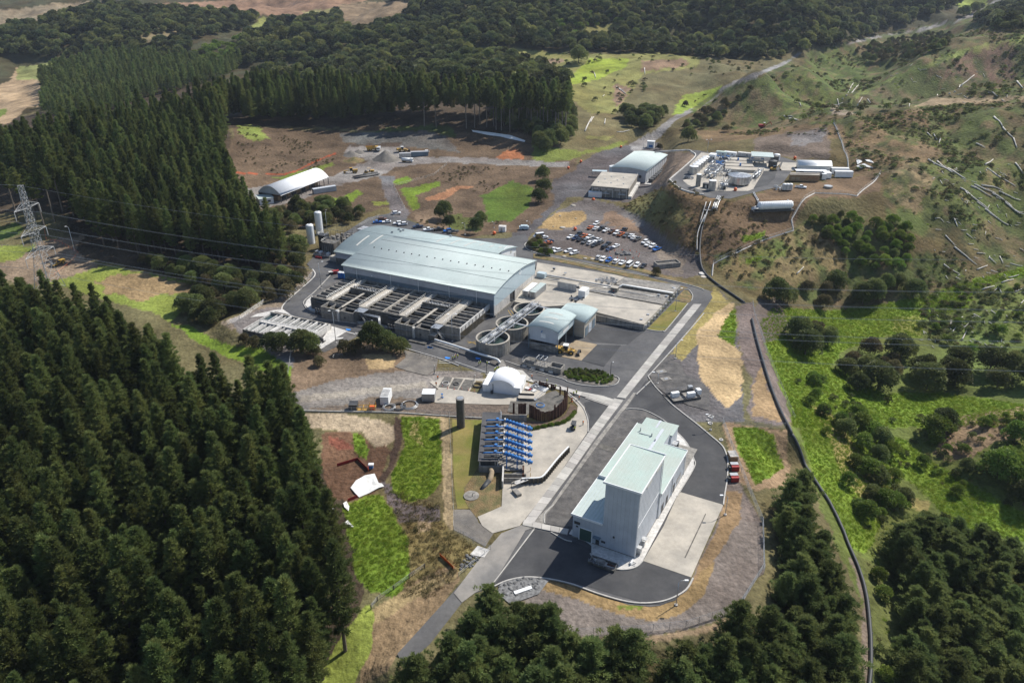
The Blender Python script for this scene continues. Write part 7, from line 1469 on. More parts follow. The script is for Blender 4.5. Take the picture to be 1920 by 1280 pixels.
for i, (q, x, y, s_, lb) in enumerate((('X7',350,175,1.6,'flat pale boulder at the edge of the tan patch'),('X7',240,162,.5,'small stone on the tan patch, left one'),('X7',320,32,.6,'small stone on the tan patch, upper one'),('X7',510,65,.6,'small stone on the tan patch, right one'),('X7',620,545,1.0,'pale slab on the verge in front of the car park, left of the boulder ring'),('X7',705,552,1.1,'grey slab by the silver car on the car park verge'),('X7',370,522,1.1,'pale slab on the verge left of the parked white cars'),('Z3',460,585,1.5,'pale flat block on the dark gravel near the louvred building'))):
    mb = MB(); random.seed(i); mb.sphere((0,0,.2), s_, 0, 9, 5, .3); o = mb.build('boulder', 'conc', None, True); o.location = w(q,x,y); tag(o, lb, 'boulder')
strp = thing('round_slab', 'pair of round pale manhole covers beside the upper pipeline', 'manhole', w('Z3',1427,1095), 0); mb = MB(); mb.cyl(0,0,0,.5,1.5,1.5,18); mb.build('ring', 'conc_white', strp); mb = MB(); mb.cyl(0,-3.2,0,.2,1.4,1.4,18); mb.build('cover', 'conc', strp)
t = thing('marker_board', 'long white board lying on the rock bed above the conifers', 'board', w('Y6',690,405), R(25)); B('board', 'white', t, (0,0,.3,4.2,.9,.45)); B('prop', 'steel', t, (.3,.2,0,.5,.7,.3))
print('objects', round(time.time() - T0, 1))

# ------------------------------------------------------------------ vehicles
def car_body(L, Wd, prof_lo, prof_hi, name, m):
    """prof: list of (x, z) top outline; body is lofted over five width stations"""
def make_car(kind):
    t = thing('parked_car', '', 'car', (0,0,0), 0, 'parked cars')
    Wd = .92
    if kind == 'suv': L = 4.7; low = [(-2.35,.45),(-2.35,.95),(-1.4,1.02),(-.2,1.05),(1.9,1.08),(2.33,1.0),(2.35,.45)]; top = [(-1.15,1.03),(-.45,1.66),(1.55,1.68),(2.2,1.06)]
    elif kind == 'sedan': L = 4.6; low = [(-2.3,.42),(-2.3,.82),(-1.1,.92),(1.4,.98),(2.3,.92),(2.3,.42)]; top = [(-.95,.93),(-.2,1.42),(.95,1.42),(1.75,.98)]
    elif kind == 'ute': L = 5.3; low = [(-2.65,.5),(-2.65,1.05),(-1.5,1.12),(.75,1.15),(.78,1.15),(2.65,1.12),(2.65,.5)]; top = [(-1.25,1.12),(-.6,1.75),(.55,1.76),(.78,1.14)]
    else: L = 5.2; Wd = .98; low = [(-2.6,.45),(-2.6,1.0),(-2.1,1.2),(2.6,1.25),(2.6,.45)]; top = [(-2.0,1.2),(-1.35,2.25),(2.5,2.3),(2.6,1.25)]
    mb = MB(); n = len(low)
    ys = [(-Wd, .0), (-Wd*.96, .0), (0, .04), (Wd*.96, .0), (Wd, 0)]
    inset = [.0, .05, .05, .05, .0]
    vs_ = []
    for (y, up), k in zip([(-Wd, -.12), (-Wd*.9, 0), (0, .03), (Wd*.9, 0), (Wd, -.12)], range(5)):
        for x, z in low: vs_.append((x*(1 - (.02 if abs(y) > Wd*.95 else 0)), y, z + (up if z > .6 else 0)))
    fs = [(k*n+i, k*n+i+1, (k+1)*n+i+1, (k+1)*n+i) for k in range(4) for i in range(n-1)] + [tuple(range(n-1,-1,-1)), tuple(range(4*n, 5*n))] + [(0, n, 2*n, 3*n, 4*n, 5*n-1, 4*n-1, 3*n-1, 2*n-1, n-1)]
    mb.add(vs_, fs)
    m_ = len(top)
    # cabin pillars and roof
    roof = [(x, y*(Wd*.80), z) for x, z in top[1:3] for y in (-1, 1)]
    rx0, rx1 = top[1][0], top[2][0]; rz0, rz1 = top[1][1], top[2][1]
    mb.box(rx0-.05, -Wd*.8, rz0-.06, rx1+.05, Wd*.8, max(rz0, rz1)+.02)
    mb.build('body', 'white', t)
    gl = MB(); a = [(top[0][0],-Wd*.9,top[0][1]-.02),(top[3][0],-Wd*.9,top[3][1]-.02),(top[3][0],Wd*.9,top[3][1]-.02),(top[0][0],Wd*.9,top[0][1]-.02)]
    b = [(rx0,-Wd*.78,rz0-.03),(rx1,-Wd*.78,rz1-.03),(rx1,Wd*.78,rz1-.03),(rx0,Wd*.78,rz0-.03)]
    gl.add(a + b, [(0,1,5,4),(1,2,6,5),(2,3,7,6),(3,0,4,7),(4,5,6,7)]).build('windows', 'glass', t)
    if kind == 'ute': B('tray', 'dark', t, (.95,-Wd*.82,1.0,2.55,Wd*.82,1.2))
    for x in (-L*.31, L*.31):
        for y in (-Wd, Wd):
            s_ = 1 if y > 0 else -1
            wl = MB().tube([(x,y-.2*s_,.36),(x,y+.03*s_,.36)], .36, 12).build('wheel', 'tyre', t)
            MB().tube([(x,y+.0*s_,.36),(x,y+.05*s_,.36)], .2, 8).build('rim', 'steel', wl)
    for y in (-.62, .62): B('headlight', 'skylight', t, (-L/2-.02,y-.18,.68,-L/2+.06,y+.18,.84)); B('tail_light', 'red', t, (L/2-.05,y-.16,.74,L/2+.03,y+.16,.92))
    B('bumper', 'dark', t, (-L/2-.04,-Wd*.85,.32,-L/2+.1,Wd*.85,.52))
    return t
PAINT = {}
def paint(c):
    cols = dict(white=(.78,.79,.8), silver=(.5,.51,.52), grey=(.12,.125,.13), black=(.02,.021,.024), blue=(.02,.12,.42), navy=(.02,.035,.09), orange=(.5,.13,.03), brown=(.16,.07,.035))
    if c not in PAINT: PAINT[c] = mat('car_paint_' + c, cols[c], .28, spec=.6)
    return PAINT[c]
PROTO = {}
NM = {'suv':('parked_car','car','estate car'), 'sedan':('parked_car','car','saloon car'), 'ute':('pickup_truck','pickup','pickup truck'), 'van':('parked_van','van','tall van')}
def put_car(kind, c, loc, rz, label, group):
    if kind not in PROTO: PROTO[kind] = make_car(kind); t = PROTO[kind]
    else: t = copy_tree(PROTO[kind])
    t.name = NM[kind][0]; t.location = loc; t.rotation_euler = (0,0,rz); t['label'] = label; t['category'] = NM[kind][1]; t['group'] = group
    b = KIDS[t][0]; b.material_slots[0].link = 'OBJECT'; b.material_slots[0].material = paint(c)
    return t
ORD = ['first','second','third','fourth','fifth','sixth','seventh','eighth','ninth','tenth','eleventh','twelfth','thirteenth','fourteenth','fifteenth','sixteenth']
ROWS = [
 ('X7', 'in the far car park row', 55, [(685,182,'sedan','orange'),(747,190,'sedan','white'),(755,137,'suv','white'),(820,195,'ute','black'),(870,215,'sedan','white'),(948,230,'ute','brown'),(998,248,'suv','white'),(1050,265,'ute','orange'),(1088,212,'ute','black'),(1112,275,'sedan','grey'),(1175,280,'sedan','white'),(1205,306,'sedan','white'),(1250,322,'ute','grey')]),
 ('X7', 'in the middle double row of cars', 52, [(445,295,'sedan','white'),(505,310,'suv','navy'),(548,262,'suv','black'),(560,328,'sedan','black'),(605,285,'ute','orange'),(617,352,'suv','grey'),(675,299,'ute','white'),(682,369,'suv','white'),(735,392,'sedan','black'),(725,322,'sedan','grey'),(770,337,'ute','white'),(805,360,'suv','grey'),(850,416,'suv','black'),(893,377,'sedan','black'),(912,438,'sedan','navy'),(988,405,'sedan','white')]),
 ('X7', 'in the short right car park row', 45, [(1340,357,'suv','white'),(1375,384,'sedan','white'),(1430,408,'suv','white'),(1480,442,'ute','blue')]),
 ('X7', 'at the left car park edge', 32, [(238,447,'sedan','white'),(290,464,'suv','white'),(425,467,'suv','white'),(490,489,'suv','white')]),
 ('X7', 'in the front row beside the road', 62, [(780,547,'suv','silver'),(835,567,'suv','white'),(905,577,'suv','blue'),(992,592,'suv','white'),(1063,606,'sedan','white'),(1155,632,'van','white'),(1243,637,'suv','white'),(1320,642,'sedan','black')]),
 ('X7', 'behind the car park entrance shrubs', 20, [(65,288,'van','white'),(122,302,'sedan','white'),(172,368,'sedan','orange'),(190,347,'sedan','navy')]),
 ('Z1', 'behind the rear hall', 15, [(592,152,'sedan','blue'),(627,132,'suv','brown'),(660,150,'sedan','white'),(733,86,'suv','white'),(745,162,'suv','white'),(782,169,'suv','white'),(895,188,'ute','navy'),(975,210,'ute','white'),(1050,208,'ute','black'),(1120,219,'suv','blue'),(1160,226,'ute','grey')]),
]
for q, where, hd, row in ROWS:
    row = sorted(row, key=lambda r: r[0])
    for i, (x, y, k, c) in enumerate(row):
        put_car(k, c, w(q, x, y, .12), R(hd + random.uniform(-4, 4) + 180 * (random.random() < .3)), '%s %s %s, %s from the left' % (c, NM[k][2], where, ORD[i]), 'parked cars')
put_car('ute', 'white', w('X2',650,745,19.9), R(160), 'white pickup truck parked beside the brown containers on the hilltop', 'parked cars')
def wheels(t, xs, W_, r_, wd=.35):
    for x in xs:
        for s_ in (-1, 1):
            wl = MB().tube([(x,s_*(W_-wd),r_),(x,s_*W_,r_)], r_, 14).build('wheel', 'tyre', t); MB().tube([(x,s_*(W_-.05),r_),(x,s_*(W_+.04),r_)], r_*.5, 10).build('rim', 'yellow', wl)
def big_machine(kind, loc, rz, label, cat):
    t = thing(kind, label, cat, loc, rz)
    if kind == 'wheel_loader':
        wheels(t, (-2.0, 1.9), 1.35, .85, .6); B('rear_body', 'yellow', t, (.4,-1.1,1.0,3.7,1.1,2.2)); B('front_frame', 'yellow', t, (-3.0,-.8,.8,.3,.8,1.5)); B('cab', 'glass', t, (-.7,-.8,1.6,.9,.8,3.2)); B('cab_roof', 'white', t, (-.85,-.95,3.2,1.05,.95,3.4))
        mb = MB(); [mb.beam((-1.2,y,2.0),(-4.0,y,.8),.3) for y in (-.6,.6)]; mb.build('lift_arm', 'yellow', t); MB().add([(-4.0,-1.5,.1),(-5.2,-1.5,.1),(-4.9,-1.5,1.4),(-4.0,-1.5,1.2),(-4.0,1.5,.1),(-5.2,1.5,.1),(-4.9,1.5,1.4),(-4.0,1.5,1.2)], [(0,1,2,3),(7,6,5,4),(0,4,5,1),(2,6,7,3),(0,3,7,4)]).build('bucket', 'dark', t)
        B('counterweight', 'rust', t, (3.7,-1.0,.9,4.1,1.0,2.0)); B('exhaust', 'dark', t, (2.0,-.1,2.2,2.2,.1,3.0))
    elif kind == 'road_roller':
        MB().tube([(-2.2,-1.05,.8),(-2.2,1.05,.8)], .8, 18).build('drum', 'dark', t, True); wheels(t, (1.6,), 1.1, .75, .5); B('frame', 'yellow', t, (-3.2,-1.25,.5,-1.0,-1.07,1.1), (-3.2,1.07,.5,-1.0,1.25,1.1), (-1.2,-1.25,.5,-1.0,1.25,1.1)); B('engine_cover', 'yellow', t, (.6,-.95,.9,3.0,.95,1.9)); B('seat', 'dark', t, (-.2,-.4,1.0,.5,.4,1.9)); B('deck', 'yellow', t, (-1.0,-.9,.8,.6,.9,1.0)); B('roof', 'sand', t, (-1.3,-1.1,3.0,1.0,1.1,3.15)); [B('roof_post', 'yellow', t, (x,y,1,x+.1,y+.1,3)) for x in (-1.1,.8) for y in (-.95,.85)]
    elif kind == 'grader':
        wheels(t, (-3.4, 2.0, 3.5), 1.2, .7, .4); MB().beam((-4,0,1.4),(1,0,2.0),.4).build('front_frame', 'yellow', t); B('engine_cover', 'yellow', t, (1.6,-.8,.9,4.6,.8,2.2)); B('cab', 'glass', t, (-.1,-.8,1.4,1.5,.8,3.2)); B('cab_roof', 'yellow', t, (-.2,-.9,3.2,1.6,.9,3.35)); MB().add([(-2,-1.9,.2),(-1.4,1.9,.2),(-1.6,1.9,.9),(-2.2,-1.9,.9)], [(0,1,2,3)]).build('blade', 'steel', t)
    elif kind == 'dump_truck':
        wheels(t, (-2.6, 1.2, 2.7), 1.35, .8, .5); B('cab', 'yellow', t, (-4.0,-1.3,1.0,-2.0,1.3,2.9)); B('cab_window', 'glass', t, (-4.06,-1.1,1.9,-4.0,1.1,2.7)); MB().add([(-1.7,-1.4,1.4),(3.6,-1.4,1.3),(4.3,-1.6,3.0),(-1.9,-1.6,3.0),(-1.7,1.4,1.4),(3.6,1.4,1.3),(4.3,1.6,3.0),(-1.9,1.6,3.0)], [(0,4,5,1),(0,1,2,3),(5,4,7,6),(4,0,3,7),(1,5,6,2)]).build('tip_body', 'yellow', t); B('chassis', 'dark', t, (-3.8,-.5,.7,3.8,.5,1.1))
    elif kind in ('truck', 'tanker_truck'):
        wheels(t, (-2.6, 1.4, 2.5), 1.2, .5, .4); B('chassis', 'dark', t, (-3.6,-.5,.5,3.6,.5,.8)); B('cab', 'white', t, (-3.9,-1.15,.8,-2.1,1.15,2.8)); B('windscreen', 'glass', t, (-3.95,-1.0,1.7,-3.9,1.0,2.5))
        if kind == 'truck': B('tray', 'clad_grey', t, (-1.9,-1.2,.9,3.7,1.2,2.2))
        else: MB().tube([(-1.8,0,1.9),(3.7,0,1.9)], 1.05, 14).build('tank', 'white', t, True)
    elif kind == 'forestry_excavator':
        B('track', 'dark', t, (-2.2,-1.6,0,2.0,-1.0,.9)); B('track', 'dark', t, (-2.2,1.0,0,2.0,1.6,.9)); B('body', 'red', t, (-.4,-1.4,.9,3.0,1.4,2.4)); B('cab', 'yellow', t, (-1.4,-1.3,.9,-.4,0,3.4)); B('cab_roof', 'white', t, (-1.5,-1.4,3.4,-.3,.1,3.6)); mb = MB(); mb.beam((-1.2,.6,1.6),(-4.5,.6,4.4),.35); mb.beam((-4.5,.6,4.4),(-6.4,.6,1.0),.3); mb.build('boom', 'red', t); B('grapple', 'dark', t, (-6.9,.2,.2,-6.0,1.0,1.3))
    elif kind == 'utility_cart':
        wheels(t, (-.9, .9), .6, .32, .2); B('chassis', 'dark', t, (-1.4,-.6,.3,1.5,.6,.7)); B('seat', 'black', t, (-.2,-.5,.7,.5,.5,1.2)); B('canopy', 'dark', t, (-1.1,-.7,1.85,1.2,.7,2.0)); [B('canopy_post', 'dark', t, (x,y,.7,x+.06,y+.06,1.85)) for x in (-1,1.1) for y in (-.6,.54)]; B('cargo_box', 'steel', t, (.6,-.6,.7,1.5,.6,1.1))
    return t
big_machine('wheel_loader', w('Z2',885,888), R(165), 'dusty yellow wheel loader parked on the tan pad beside the workshop', 'loader')
big_machine('road_roller', g('Y7',330,528), R(60), 'yellow road roller with a canopy on the dirt track behind the pylon', 'roller')
big_machine('grader', g('Z7',842,372), R(15), 'yellow grader with a cab on the gravel yard near the arched shelter', 'grader')
big_machine('road_roller', g('Z7',970,372), R(10), 'yellow roller beside the long dark pipes on the gravel yard', 'roller')
big_machine('dump_truck', g('Z7',990,222), R(190), 'yellow dump truck at the back of the earthworks yard', 'dump truck')
big_machine('truck', g('Z7',1032,220), R(95), 'white truck beside the yellow dump truck', 'truck')
big_machine('tanker_truck', g('Z7',1222,300), R(170), 'white tanker truck on the gravel in front of the grey containers', 'truck')
big_machine('wheel_loader', g('Z7',1190,228), R(190), 'yellow loader half hidden behind the large gravel heap', 'loader')
put_car('suv', 'white', g('Z7',1345,235), R(10), 'white estate car at the far end of the earthworks yard', 'parked cars')
big_machine('forestry_excavator', g('Z4',840,160), R(175), 'red forestry excavator on the track behind the hilltop plant', 'excavator')
big_machine('utility_cart', w('X6',1560,262,.15), R(75), 'small dark utility cart with a canopy on the concrete yard', 'cart')
# ------------------------------------------------------------------ people
def make_person(pose, vest):
    """one continuous skinned figure; trousers, shirt and skin are zones of the same mesh"""
    st = {'walk': .28, 'stand': .06, 'wide': .18}[pose]
    J = dict(pel=(0,0,.95,.15), chest=(0.02,0,1.3,.175), neck=(0.03,0,1.5,.065), head=(.04,0,1.62,.105), top=(.04,0,1.74,.085),
      hl=(0,.1,.9,.11), kl=(st*.6,.11,.5,.075), al=(st-.04,.11,.08,.05), tl=(st+.14,.12,.04,.045), hr=(0,-.1,.9,.11), kr=(-st*.25,-.11,.5,.075), ar=(-st-.02,-.11,.08,.05), tr=(-st+.15,-.12,.04,.045),
      sl=(.01,.2,1.42,.075), el=(-.05,.27,1.15,.05), wl=(.1,.27,.93,.035), pl=(.13,.27,.86,.04), sr=(.01,-.2,1.42,.075), er=(-.02,-.28,1.15,.05), wr=(.14,-.27,.95,.035), pr=(.17,-.27,.88,.04))
    E_ = [('pel','chest'),('chest','neck'),('neck','head'),('head','top'),('pel','hl'),('hl','kl'),('kl','al'),('al','tl'),('pel','hr'),('hr','kr'),('kr','ar'),('ar','tr'),('chest','sl'),('sl','el'),('el','wl'),('wl','pl'),('chest','sr'),('sr','er'),('er','wr'),('wr','pr')]
    ks = list(J); me = bpy.data.meshes.new('person_frame'); me.from_pydata([J[k][:3] for k in ks], [(ks.index(a), ks.index(b)) for a, b in E_], [])
    o = bpy.data.objects.new('tmp', me); COL.objects.link(o); md = o.modifiers.new('s', 'SKIN'); md.use_smooth_shade = True; o.modifiers.new('d', 'SUBSURF').levels = 1
    for i, k in enumerate(ks): me.skin_vertices[0].data[i].radius = (J[k][3], J[k][3]); me.skin_vertices[0].data[i].use_root = (k == 'pel')
    dg = bpy.context.evaluated_depsgraph_get(); dg.update(); ev = bpy.data.meshes.new_from_object(o.evaluated_get(dg)); bpy.data.objects.remove(o)
    mb = MB(); mb.v = [tuple(v.co) for v in ev.vertices]; mb.f = [tuple(p.vertices) for p in ev.polygons]
    for p in ev.polygons:
        c = p.center; mb.m.append(2 if (c.z > 1.5 or (abs(c.y) > .22 and c.z < 1.2)) else (0 if c.z < .95 else 1))
    for s_ in (-1, 1):      # fingers rooted inside the palms
        px_ = .13 if s_ > 0 else .17; pz_ = .86 if s_ > 0 else .88
        for k in range(4): L_ = (.075,.085,.08,.06)[k]; mb.tube([(px_-.03+k*.02,s_*.27,pz_-.02),(px_-.028+k*.021,s_*.275,pz_-.045-L_*.5),(px_-.02+k*.021,s_*.262,pz_-.04-L_)], [.009,.0085,.006], 5, 2)
        mb.tube([(px_+.03,s_*.265,pz_),(px_+.06,s_*.25,pz_-.03),(px_+.06,s_*.245,pz_-.065)], [.011,.01,.007], 5, 2)
    mb.sphere((.14,0,1.62), .018, 2, 6, 4)   # nose
    for s_ in (-1, 1): mb.sphere((.128,s_*.038,1.65), .012, 0, 6, 4); mb.sphere((.03,s_*.105,1.62), .022, 2, 6, 4)
    mb.box(.132,-.03,1.565,.14,.03,1.575,0)
    return mb.mesh('person_' + pose + vest, ['navy', 'navy' if vest != 'vest_o' else 'dark', 'skin'], True)
PER = {}
def person(p, rz, pose, vest, label, group='people in vests walking on the site'):
    if (pose, vest) not in PER:
        ve = MB(); ring = [(.0,.19,.155,.95),(.0,.2,.16,1.1),(.02,.225,.175,1.3),(.02,.2,.15,1.42),(.03,.1,.09,1.49)]; n = 12; vs_ = []
        for cx, a, b, z in ring: vs_ += [(cx + b*math.cos(k*2*math.pi/n)*1.12, a*math.sin(k*2*math.pi/n)*.98, z) for k in range(n)]
        ve.add(vs_, [(i*n+k, i*n+(k+1)%n, (i+1)*n+(k+1)%n, (i+1)*n+k) for i in range(4) for k in range(n)])
        he = MB(); he.sphere((.04,0,1.7), .135, 0, 10, 6, .85); he.box(.08,-.09,1.68,.24,.09,1.7)
        PER[(pose, vest)] = (make_person(pose, vest), ve.mesh('vest', vest, True), he.mesh('helmet', 'hat', True))
    a, b, c = PER[(pose, vest)]
    o = obj('person', a); o.location = p; o.rotation_euler = (0,0,rz); tag(o, label, 'person', group); obj('hi_vis_vest', b, o); obj('hard_hat', c, o)
PP = [('X5',440,225,40,'stand','vest_y','in a yellow vest, left front of the four standing by the blue mat'),('X5',475,198,200,'stand','vest_o','in an orange vest, standing in the middle of the four by the blue mat'),('X5',466,218,90,'wide','vest_y','in a yellow vest, nearest of the four by the blue mat'),('X5',500,200,300,'stand','vest_y','in a yellow vest, rightmost of the four by the blue mat'),
 ('X5',755,292,200,'walk','vest_y','in a yellow vest walking left on the road, in front of a second walker'),('X5',776,282,210,'walk','vest_y','in a yellow vest walking close behind another on the road'),('X5',852,290,160,'stand','vest_y','in a yellow vest beside the thin lamp post at the road edge'),
 ('X5',942,372,20,'walk','vest_y','in a yellow vest, leftmost of the group behind the dome'),('X5',957,362,60,'stand','vest_y','in a yellow vest, second in the group behind the dome'),('X5',974,350,120,'stand','vest_y','in a yellow vest, third in the group behind the dome'),('X5',996,346,200,'stand','vest_y','in a yellow vest, rightmost in the group behind the dome'),('X5',1106,350,180,'stand','vest_y','in a yellow vest standing just behind the dome roof'),
 ('X5',1226,425,230,'walk','vest_y','in a yellow vest walking on the path right of the dome'),('X5',1247,432,180,'stand','vest_y','in a yellow vest, second one on the path right of the dome'),('X5',1391,447,190,'walk','vest_o','in an orange vest striding alone on the road'),('X5',1570,500,170,'stand','vest_y','in a yellow vest behind the cut off piles, left one'),('X5',1677,565,200,'stand','vest_y','in a yellow vest behind the cut off piles, right one'),
 ('Z5',1619,362,150,'stand','vest_y','in a yellow vest, left of the three at the path corner'),('Z5',1638,352,240,'stand','vest_y','in a yellow vest, middle of the three at the path corner'),('Z5',1656,390,180,'stand','vest_o','in an orange vest, right of the three at the path corner'),('Z5',1607,402,90,'stand','vest_o','in an orange vest beside the cone at the path corner'),
 ('X6',1705,212,140,'stand','vest_o','in an orange vest standing near the utility cart'),('X6',1580,298,90,'stand','vest_y','in a yellow vest right beside the utility cart'),('X5',243,535,80,'stand','vest_o','in an orange vest beside the first sorting bay'),('X5',262,458,120,'stand','vest_o','in an orange vest on the slab behind the first sorting bay'),('Z2',985,752,90,'stand','vest_o','in an orange vest by the workshop annex wall')]
for q, x, y, a, ps, v, lb in PP: person(w(q, x, y, .1), R(a), ps, v, 'person ' + lb)
print('vehicles', round(time.time() - T0, 1))

# ------------------------------------------------------------------ vegetation
rng = np.random.default_rng(12)
def cards(C, D, L, Wd):
    """slender leaf sprays: one bent pair of triangles for every centre"""
    n = len(C); D = D / np.linalg.norm(D, axis=1, keepdims=True)
    rv = rng.normal(size=(n, 3)); S_ = np.cross(D, rv); S_ /= np.linalg.norm(S_, axis=1, keepdims=True)
    L = L[:, None]; Wd = Wd[:, None]
    a = C - S_ * Wd * .5; b = C + S_ * Wd * .5; c = C + D * L
    V = np.stack([a, b, c], 1).reshape(-1, 3)
    return V, np.arange(n * 3).reshape(-1, 3)
def join_np(parts):
    V = []; F = []; off = 0
    for v, f in parts: V.append(v); F.append(f + off); off += len(v)
    return np.concatenate(V), np.concatenate(F)
def pine_mesh(name, H, Rd, base, nb, nt, nn, m, seed, up=.35, ln=.55, wd=.2, top=.0, gap=.12):
    r = np.random.default_rng(seed); C = []; D = []; tw = []
    for i in range(nb):
        f = base + (1 - base) * ((i + r.uniform(-.4, .4)) / nb); f = min(max(f, base), .995)
        z = f * H; g_ = (f - base) / (1 - base)
        prof = (1 - g_) ** .8 * (min(1, .5 + g_ * 2.6)) * 1.15; bl = Rd * prof * r.uniform(.7, 1.15) + .25
        if r.random() < gap: bl *= .5
        a = i * 2.399 + r.uniform(-.4, .4)
        d = np.array([math.cos(a), math.sin(a), up * (.3 + g_ * 1.6) + r.uniform(-.12, .12)])
        tw.append((np.array([0, 0, z]), d, bl))
        nc = max(2, int(round(bl / 1.05)) + 1)
        for j in range(nc):
            tt = .3 + .7 * (j + r.uniform(.1, .9)) / nc; sw = r.normal(0, .16 * bl * tt, 3); sw[2] *= .5
            c_ = np.array([0, 0, z]) + d * bl * tt + sw; c_[2] += tt ** 2 * bl * .2
            k = int(nt * nn / 3.2); v = r.normal(size=(k, 3)); v /= np.linalg.norm(v, axis=1, keepdims=True); v[:, 2] = np.abs(v[:, 2]) * .9 + .1
            rad = (.22 + .11 * bl) * r.uniform(.75, 1.2); C.append(c_ + v * (rad * r.uniform(.35, 1, k))[:, None]); D.append(v + d * .7 + r.normal(0, .35, (k, 3)))
    C = np.concatenate(C); D = np.concatenate(D); n = len(C)
    V, F = cards(C, D, r.uniform(.7, 1.3, n) * ln, r.uniform(.7, 1.3, n) * wd)
    bv = []; bf = []
    crown = np_mesh(name + '_crown', V, F, m)
    mb = MB(); mb.tube([(0,0,-1.5),(0.05,0,H*.5),(0,.05,H*.97)], [H*.0125+.08,H*.009+.05,.03], 7)
    for p, d, bl in tw[::3]: mb.tube([p, p + d*bl*.8], [.06,.02], 3)
    if base > .3:
        for k in range(16): a = k*2.4; z = H*(.12+base*.8*k/16); mb.tube([(0,0,z),(math.cos(a)*1.3,math.sin(a)*1.3,z-.2)], [.035,.012], 3)
    return crown, mb.mesh(name + '_trunk', 'bark' if base < .3 else 'bark_pale')
def broad_mesh(name, H, Rd, nl, nf, m, seed, lf=.42, low=.25, flat=.8, bark='bark'):
    r = np.random.default_rng(seed); C = []; D = []
    lobes = []
    for i in range(nl):
        a = i * 2.399; g_ = (i + .5) / nl; rr = Rd * math.sqrt(g_) * .72 * r.uniform(.85, 1.15)
        z = H * (low + (1 - low) * (.62 * (1 - g_ ** 1.4) + .2)) * r.uniform(.9, 1.08)
        s_ = Rd * r.uniform(.28, .46); lobes.append((np.array([rr*math.cos(a), rr*math.sin(a), z]), s_))
    for c, s_ in lobes:
        k = int(nf * (s_ / (Rd * .37)) ** 2); v = r.normal(size=(k, 3)); v /= np.linalg.norm(v, axis=1, keepdims=True); v[:, 2] = np.where(v[:, 2] < -.35, -v[:, 2], v[:, 2])
        rad = s_ * (1 + r.normal(0, .1, k)); p = c + v * rad[:, None] * np.array([1, 1, flat]); C.append(p); D.append(v + r.normal(0, .75, (k, 3)))
    C = np.concatenate(C); D = np.concatenate(D); n = len(C)
    V, F = cards(C, D, r.uniform(.6, 1.3, n) * lf, r.uniform(.7, 1.2, n) * lf * .8)
    mb = MB(); mb.tube([(0,0,-1),(.1,.05,H*.3),(.0,.1,H*.6)], [H*.03,H*.022,H*.012], 7)
    for c, s_ in lobes[::2]: mb.tube([(0.05,0.05,H*.28), tuple(c*np.array([.5,.5,.8])), tuple(c)], [H*.014,H*.009,.03], 4)
    return np_mesh(name + '_crown', V, F, m), mb.mesh(name + '_trunk', bark)
TALL = [pine_mesh('tall_pine', 27, 3.6, .2, 92, 12, 9, 'pine', 30 + i, ln=.75, wd=.22, gap=.22, up=.5) for i in range(5)]
BARE = [pine_mesh('bare_pine', 31, 3.9, .56, 50, 11, 8, 'pine', 40 + i, ln=1.0, wd=.3) for i in range(3)]
YOUNG = [pine_mesh('young_conifer', 11.5, 4.3, .05, 84, 13, 9, 'pine2', 50 + i, up=.55, ln=.62, wd=.22, gap=.2) for i in range(5)]
FARP = [pine_mesh('far_pine', 17, 3.0, .12, 34, 7, 6, 'pine2', 60 + i, ln=1.2, wd=.5) for i in range(3)]
LEAFY = [broad_mesh('leafy_tree', 8.6, 4.7, 22, 300, 'leaf', 70 + i, .55, low=.08, flat=.95) for i in range(4)]
OLIVE = [broad_mesh('olive_tree', 6.0, 3.5, 17, 240, 'leaf_olive', 80 + i, .45, low=.08, flat=.95) for i in range(3)]
BRIGHT = [broad_mesh('bright_bush', 4.2, 2.7, 11, 230, 'leaf_bright', 90 + i, .4, low=.1) for i in range(3)]
LOWB = [broad_mesh('low_bush', 2.2, 1.7, 6, 60, 'leaf', 100 + i, .42, low=.05) for i in range(3)]
LOWO = [broad_mesh('low_olive_bush', 1.5, 1.3, 5, 42, 'leaf_olive', 110 + i, .4, low=.05) for i in range(3)]
FARB = [broad_mesh('far_bush_tree', 11, 6.0, 10, 150, 'leaf_far', 120 + i, 1.4, low=.2) for i in range(4)]
def tuft(name, n, h, r_, m, seed):
    r = np.random.default_rng(seed); a = r.uniform(0, 6.28, n); rr = r_ * np.sqrt(r.uniform(0, 1, n)); C = np.stack([rr*np.cos(a), rr*np.sin(a), -.05 + 0*a], 1); D = np.stack([r.normal(0,.5,n), r.normal(0,.5,n), np.ones(n)], 1)
    V, F = cards(C, D, h * r.uniform(.6, 1.2, n), .12 * r.uniform(.7, 1.3, n)); return np_mesh(name, V, F, m)
GRASS = [tuft('grass_tuft', 60, .62, .8, 'blade', 130 + i) for i in range(3)]
DRYG = [tuft('dry_tuft', 50, .5, .8, 'blade_dry', 140 + i) for i in range(3)]
BRACK = [tuft('bracken_tuft', 60, .8, .9, 'leaf_olive', 150 + i) for i in range(3)]
print('plant meshes', round(time.time() - T0, 1))
